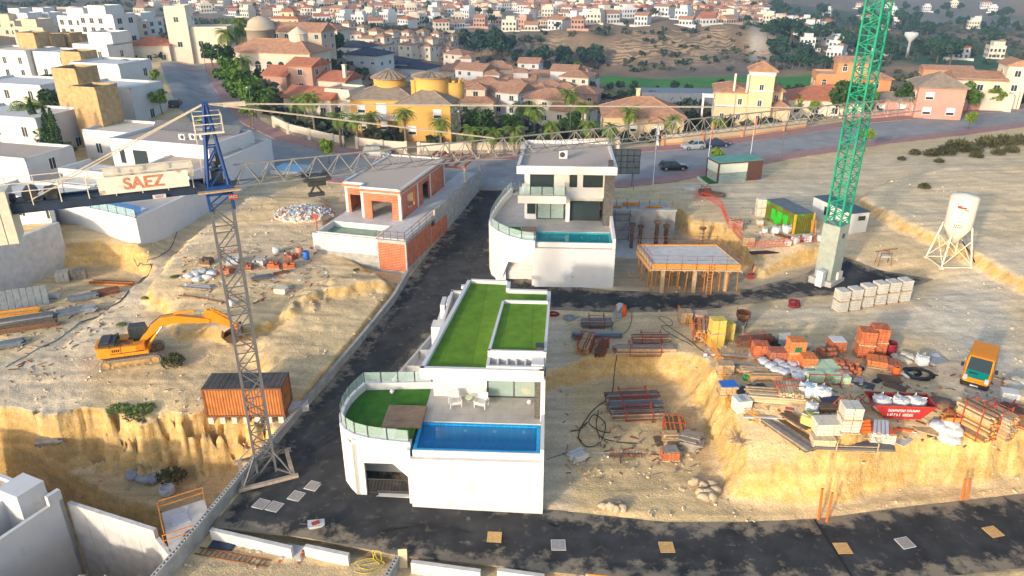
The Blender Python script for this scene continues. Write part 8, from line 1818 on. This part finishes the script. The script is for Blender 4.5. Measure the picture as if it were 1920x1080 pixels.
m.build('loose_stones',mat('site_stone',(.56,.45,.31),.95,.3,1.5),None,kind='stuff',label='loose stones and clods scattered over the sandy site',cat='stones')
# small site litter: offcuts, broken bricks, film, too many and too small to pick apart
LIT={'wood':([],WOOD),'brick':([],BRICK),'film':([],PLAST),'grey':([],WOODG),'dark':([],RUST)}
def litter(poly,n,ks,zr=None):
    u0=min(p[0] for p in poly);u1=max(p[0] for p in poly);v0=min(p[1] for p in poly);v1_=max(p[1] for p in poly); a=[];b=[]
    while len(a)<n:
        u=rc.uniform(u0,u1);v=rc.uniform(v0,v1_)
        if inpoly_px(u,v,poly): q=P(u,v,zr if zr is not None else 4 if u>1000 else 2.8); a.append(q.x); b.append(q.y)
    zz=_gm(np.array(a),np.array(b))
    for x,y,z in zip(a,b,zz): LIT[rc.choice(ks)][0].append((x,y,float(z)))
litter([(1280,600),(1420,620),(1560,640),(1740,680),(1900,720),(1910,805),(1600,815),(1480,800),(1400,750),(1340,680)],330,['wood','wood','brick','film','grey','grey','dark'])
litter([(340,500),(600,470),(620,540),(480,580),(340,560)],190,['wood','brick','film','grey','dark']); litter([(0,560),(230,530),(240,560),(90,680),(0,700)],110,['wood','grey','dark']); litter([(1380,400),(1540,430),(1560,470),(1400,470)],90,['wood','brick','film','grey']); litter([(1050,760),(1270,770),(1300,800),(1310,880),(1060,900)],90,['wood','grey','grey','dark'],.4)
for k,(pts,m_) in LIT.items():
    m=MB()
    for x,y,z in pts:
        if k in('wood','grey','dark'): m.obox((x,y,z+.04),rc.uniform(.2,.9),rc.uniform(.05,.14),rc.uniform(.03,.07),rc.random()*6,0,rc.gauss(0,.06))
        elif k=='brick': m.obox((x,y,z+.05),.24,.14,.1,rc.random()*6,rc.gauss(0,.3),rc.gauss(0,.3))
        else: m.obox((x,y,z+.03),rc.uniform(.15,.5),rc.uniform(.1,.35),.05,rc.random()*6,rc.gauss(0,.3),rc.gauss(0,.3))
    m.build('site_litter',m_,None,kind='stuff',label={'wood':'pale timber offcuts','brick':'broken red bricks','film':'scraps of white film','grey':'grey timber offcuts','dark':'rusty bars and scraps'}[k]+' littering the site between the stacks',cat='litter')
# ---------------------------------------------------------------- foreground by the lower road
RZ=lambda x,y: float(roadz(np.array([x]),np.array([y]))[0])+.05
PLG=mat('manhole_grey',(.33,.30,.275),.8,.15,6); PLO=mat('plywood_cover',(.60,.37,.14),.8,.15,6)
for u,v,a,m_,lb in[(490,945,-20,PLG,'grey manhole cover, leftmost of the pair by the crane base'),(515,950,-20,PLG,'grey manhole cover, right one of the pair by the crane base'),(556,930,-20,PLG,'grey manhole cover between the crane base and the garage'),(587,911,-20,PLG,'grey manhole cover nearest the curved villa wall'),(927,1007,-3,PLO,'orange plywood cover on the road below the front villa'),(1047,1022,0,PLG,'grey manhole cover on the road right of the orange cover'),(1250,1026,0,PLO,'orange plywood cover below the boulders'),(1580,1028,2,PLO,'orange plywood cover just right of the road joint'),(1697,1018,14,PLG,'grey manhole cover on the right part of the road'),(1862,997,14,PLO,'orange plywood cover at the far right of the road')]:
    q=P(u,v,0.05); q=P(u,v,RZ(q.x,q.y)); e=E('manhole_cover',(q.x,q.y,q.z-.005),R(a),lb,'manhole cover','covers on the lower road'); MB().box(-.42,.42,-.42,.42,-.12,.025).build('plate',m_,e); MB().box(-.46,.46,-.46,-.42,-.02,.03).box(-.46,.46,.42,.46,-.02,.03).box(-.46,-.42,-.42,.42,-.02,.03).box(.42,.46,-.42,.42,-.02,.03).build('rim',m_ if m_ is PLO else CONCL,e)
    for k in range(3): MB().box(-.38,.38,-.3+k*.28,-.27+k*.28,.025,.033).build('rib',m_,e)
jm=MB(); a=P(1527,974,.05);b=P(1600,1085,.05); n=10
for k in range(n): p=a.lerp(b,k/n);q=a.lerp(b,(k+1)/n); jm.bar((p.x,p.y,RZ(p.x,p.y)),(q.x,q.y,RZ(q.x,q.y)),.14,.012)
jm.build('tar_joint',BLACK,road)
def lowwall(u0,v0,u1,v1,label,h=.55,m=CONCL):
    a=P(u0,v0,.45);b=P(u1,v1,.45); d=(b-a).normalized(); nn=Vector((-d.y,d.x,0)); A=[a,b,b+nn*.25,a+nn*.25]; e=E('kerb_wall',(0,0,0),0,label,'wall','low walls along the lower road'); MB().prism([(p.x,p.y) for p in A],-1.4,.45).build('wall_body',m,e); MB().prism([(p.x,p.y) for p in [a-nn*.02,b-nn*.02,b+nn*.27,a+nn*.27]],.45,.49).build('coping',CONCL,e)
lowwall(393,995,545,1030,'long low concrete wall left of the concrete path'); lowwall(570,1026,652,1043,'short low concrete wall below the wheelbarrow'); lowwall(770,1056,900,1074,'low concrete wall right of the plywood sheet'); lowwall(932,1071,1020,1083,'low concrete wall with posts at the bottom centre')
for a,b,m_,lb in(((1100,1078),(1330,1098),ORANGE,'orange timber barrier at the bottom edge of the road'),):
    p=P(*a,.4);q=P(*b,.4); e=E('barrier',(0,0,0),0,lb,'barrier'); MB().bar(p,q,.06,.16).build('rail',m_,e)
    for k in range(4): c=p.lerp(q,k/3); MB().box(c.x-.05,c.x+.05,c.y-.05,c.y+.05,-.9,.5).build('post',CONC,e)
a=P(543,1020,-.1);b=P(572,1024,-.1);c=P(548,1092,-.6);d=P(505,1090,-.6); pth=MB().add([tuple(d),tuple(c),tuple(b),tuple(a)],[(0,1,2,3)]).add([(d.x,d.y,d.z-.4),(c.x,c.y,c.z-.4),(b.x,b.y,b.z-.4),(a.x,a.y,a.z-.4),tuple(d),tuple(c),tuple(b),tuple(a)],[(0,1,5,4),(1,2,6,5),(2,3,7,6),(3,0,4,7)]); pp=pth.build('path',CONCL,None,kind='structure')
for (p,q) in((a,d),(b,c)):
    for k in range(9): x=p.lerp(q,(k+.5)/9); MB().obox((x.x,x.y,x.z+.04),.14,.22,.1).build('brick',BRICK if k%3 else CONCL,pp)
p=GP(370,1033);q=GP(506,1058); ladder('ladder',(p.x,p.y,p.z+.04),(q.x,q.y,q.z+.04),.55,RUST,'rusty ladder lying on the sand in the lower left foreground')
q=GP(418,1024); flat_=MB().add([(-.9,-.35,.02),(.75,-.5,.03),(.9,.3,.1),(.1,.5,.16),(-.8,.45,.05)],[(0,1,2,3,4)]).add([(-.9,-.35,-.06),(.75,-.5,-.06),(.9,.3,-.06),(-.8,.45,-.06)],[(3,2,1,0)]); flat_.build('tarpaulin',NAVY,None,loc=q+Vector((0,0,.05)),label='dark blue tarpaulin beside the ladder',cat='tarpaulin')
p=GP(445,1017);q=GP(506,1024); MB().bar(p+Vector((0,0,.06)),q+Vector((0,0,.06)),.1,.1).build('timber_beam',ORANGE,None,label='orange timber beam lying behind the ladder',cat='beam')
q=P(595,1003,0); q.z=RZ(q.x,q.y); e=E('wheelbarrow',q,R(15),'pale wheelbarrow with red bits standing on the road edge','wheelbarrow'); m=MB(); loft(m,[[(-.35,-.22,.3),(.3,-.18,.3),(.3,.18,.3),(-.35,.22,.3)],[(-.5,-.36,.62),(.55,-.32,.55),(.55,.32,.55),(-.5,.36,.62)]]); m.build('tray',PLAST,e); MB().obox((0,0,.6),.5,.3,.06,.3).build('load',REDST,e)
h=MB()
for s in(-1,1): h.bar((.75,s*.08,.2),(-1.0,s*.3,.5),.04).bar((-.3,s*.25,.35),(-.4,s*.28,0),.04)
h.build('frame',STEEL,e); MB().cyl((.72,-.05,.2),(.72,.05,.2),.2,n=14).build('wheel',TYRE,e)
hose([(640,1066),(660,1058),(690,1048),(715,1046),(700,1056),(672,1062),(690,1068),(712,1060),(700,1046),(722,1058),(690,1075),(665,1072)],'tangled yellow cable on the sand by the block wall',mat('yellow_cable',(.62,.50,.03),.6,.1,4),.022,'cable','cable')
a=P(742,1040,.5);b=P(712,1092,.5); e=E('block_wall',(0,0,0),0,'short hollow-block wall end at the bottom centre','wall'); d=(b-a).normalized(); nn=Vector((-d.y,d.x,0)); MB().prism([(p.x,p.y) for p in [a,b,b+nn*.28,a+nn*.28]],-1.5,.3).build('wall_body',BLW,e); cs=MB()
for o0,o1 in((0,.07),(.21,.28)): cs.prism([(p.x,p.y) for p in [a+nn*o0,b+nn*o0,b+nn*o1,a+nn*o1]],.3,.5)
for k in range(9): p=a.lerp(b,(k+.5)/9); cs.prism([(q.x,q.y) for q in [p-d*.05+nn*.071,p+d*.05+nn*.071,p+d*.05+nn*.209,p-d*.05+nn*.209]],.3,.497)
cs.build('open_top_course',CONC,e)
a=P(756,1066,-.4); MB().obox((a.x,a.y+.1,.3),.55,.04,1.3,R(3),R(-12)).build('plywood_sheet',MATS['pale_timber'],None,label='pale plywood sheet standing beside the block wall end',cat='sheet')
q=P(345,980,-.75); e=E('inspection_slab',(q.x,q.y,-.95),R(30),'pale concrete inspection slab with orange rails beside the block wall','slab'); MB().box(-1.2,1.6,-2.2,2.0,-3,.05).build('slab',CONCL,e); MB().box(-.7,.4,.1,1.3,.05,.08).build('hatch',PLAST,e)
f=MB()
for (x0,y0,x1,y1) in((-1.3,2.1,1.6,2.1),(-1.3,2.1,-1.3,-.4),(-1.4,-1.6,1.0,-1.6)):
    for z in(.55,1.0): f.bar((x0,y0,z),(x1,y1,z),.06)
    for t in(0,1): f.bar((x0+(x1-x0)*t,y0+(y1-y0)*t,0),(x0+(x1-x0)*t,y0+(y1-y0)*t,1.05),.05)
f.build('rail',ORANGE,e); MB().tube([(.5*math.cos(t*.5)+.3,.5*math.sin(t*.5)-1.3,.1) for t in range(13)],.04,6).build('hose',MAROON,e)
# thin dust and spills on the tarmac
def patch(par,u,v,rx,ry,m,zo,seed,rz=0):
    r_=random.Random(seed); q=P(u,v,0); q=P(u,v,RZ(q.x,q.y)); n=26; V=[]
    for i in range(n): a=2*PI*i/n; k=1+.35*math.sin(3*a+seed)+.3*r_.uniform(-1,1); x=math.cos(a)*rx*k;y=math.sin(a)*ry*k; X=q.x+x*math.cos(rz)-y*math.sin(rz);Y=q.y+x*math.sin(rz)+y*math.cos(rz); V.append((X,Y,RZ(X,Y)+zo))
    MB().add(V,[tuple(range(n))]).build('dust_patch',m,par)
DUST=mat('road_dust',(.17,.15,.125),.95,.35,2.5); SPILL=mat('dry_cement',(.30,.27,.22),.95,.3,3); TAR=mat('wet_tar',(.012,.012,.013),.5,.2,3)
for k,(u,v,rx,ry,a) in enumerate([(800,985,1.6,.05,-.1),(745,992,1.2,.05,.25),(860,995,1.3,.04,-.2),(1030,982,.7,.06,-.5)]): patch(road,u,v,rx,ry,TAR,.022+.001*k,40+k,a)
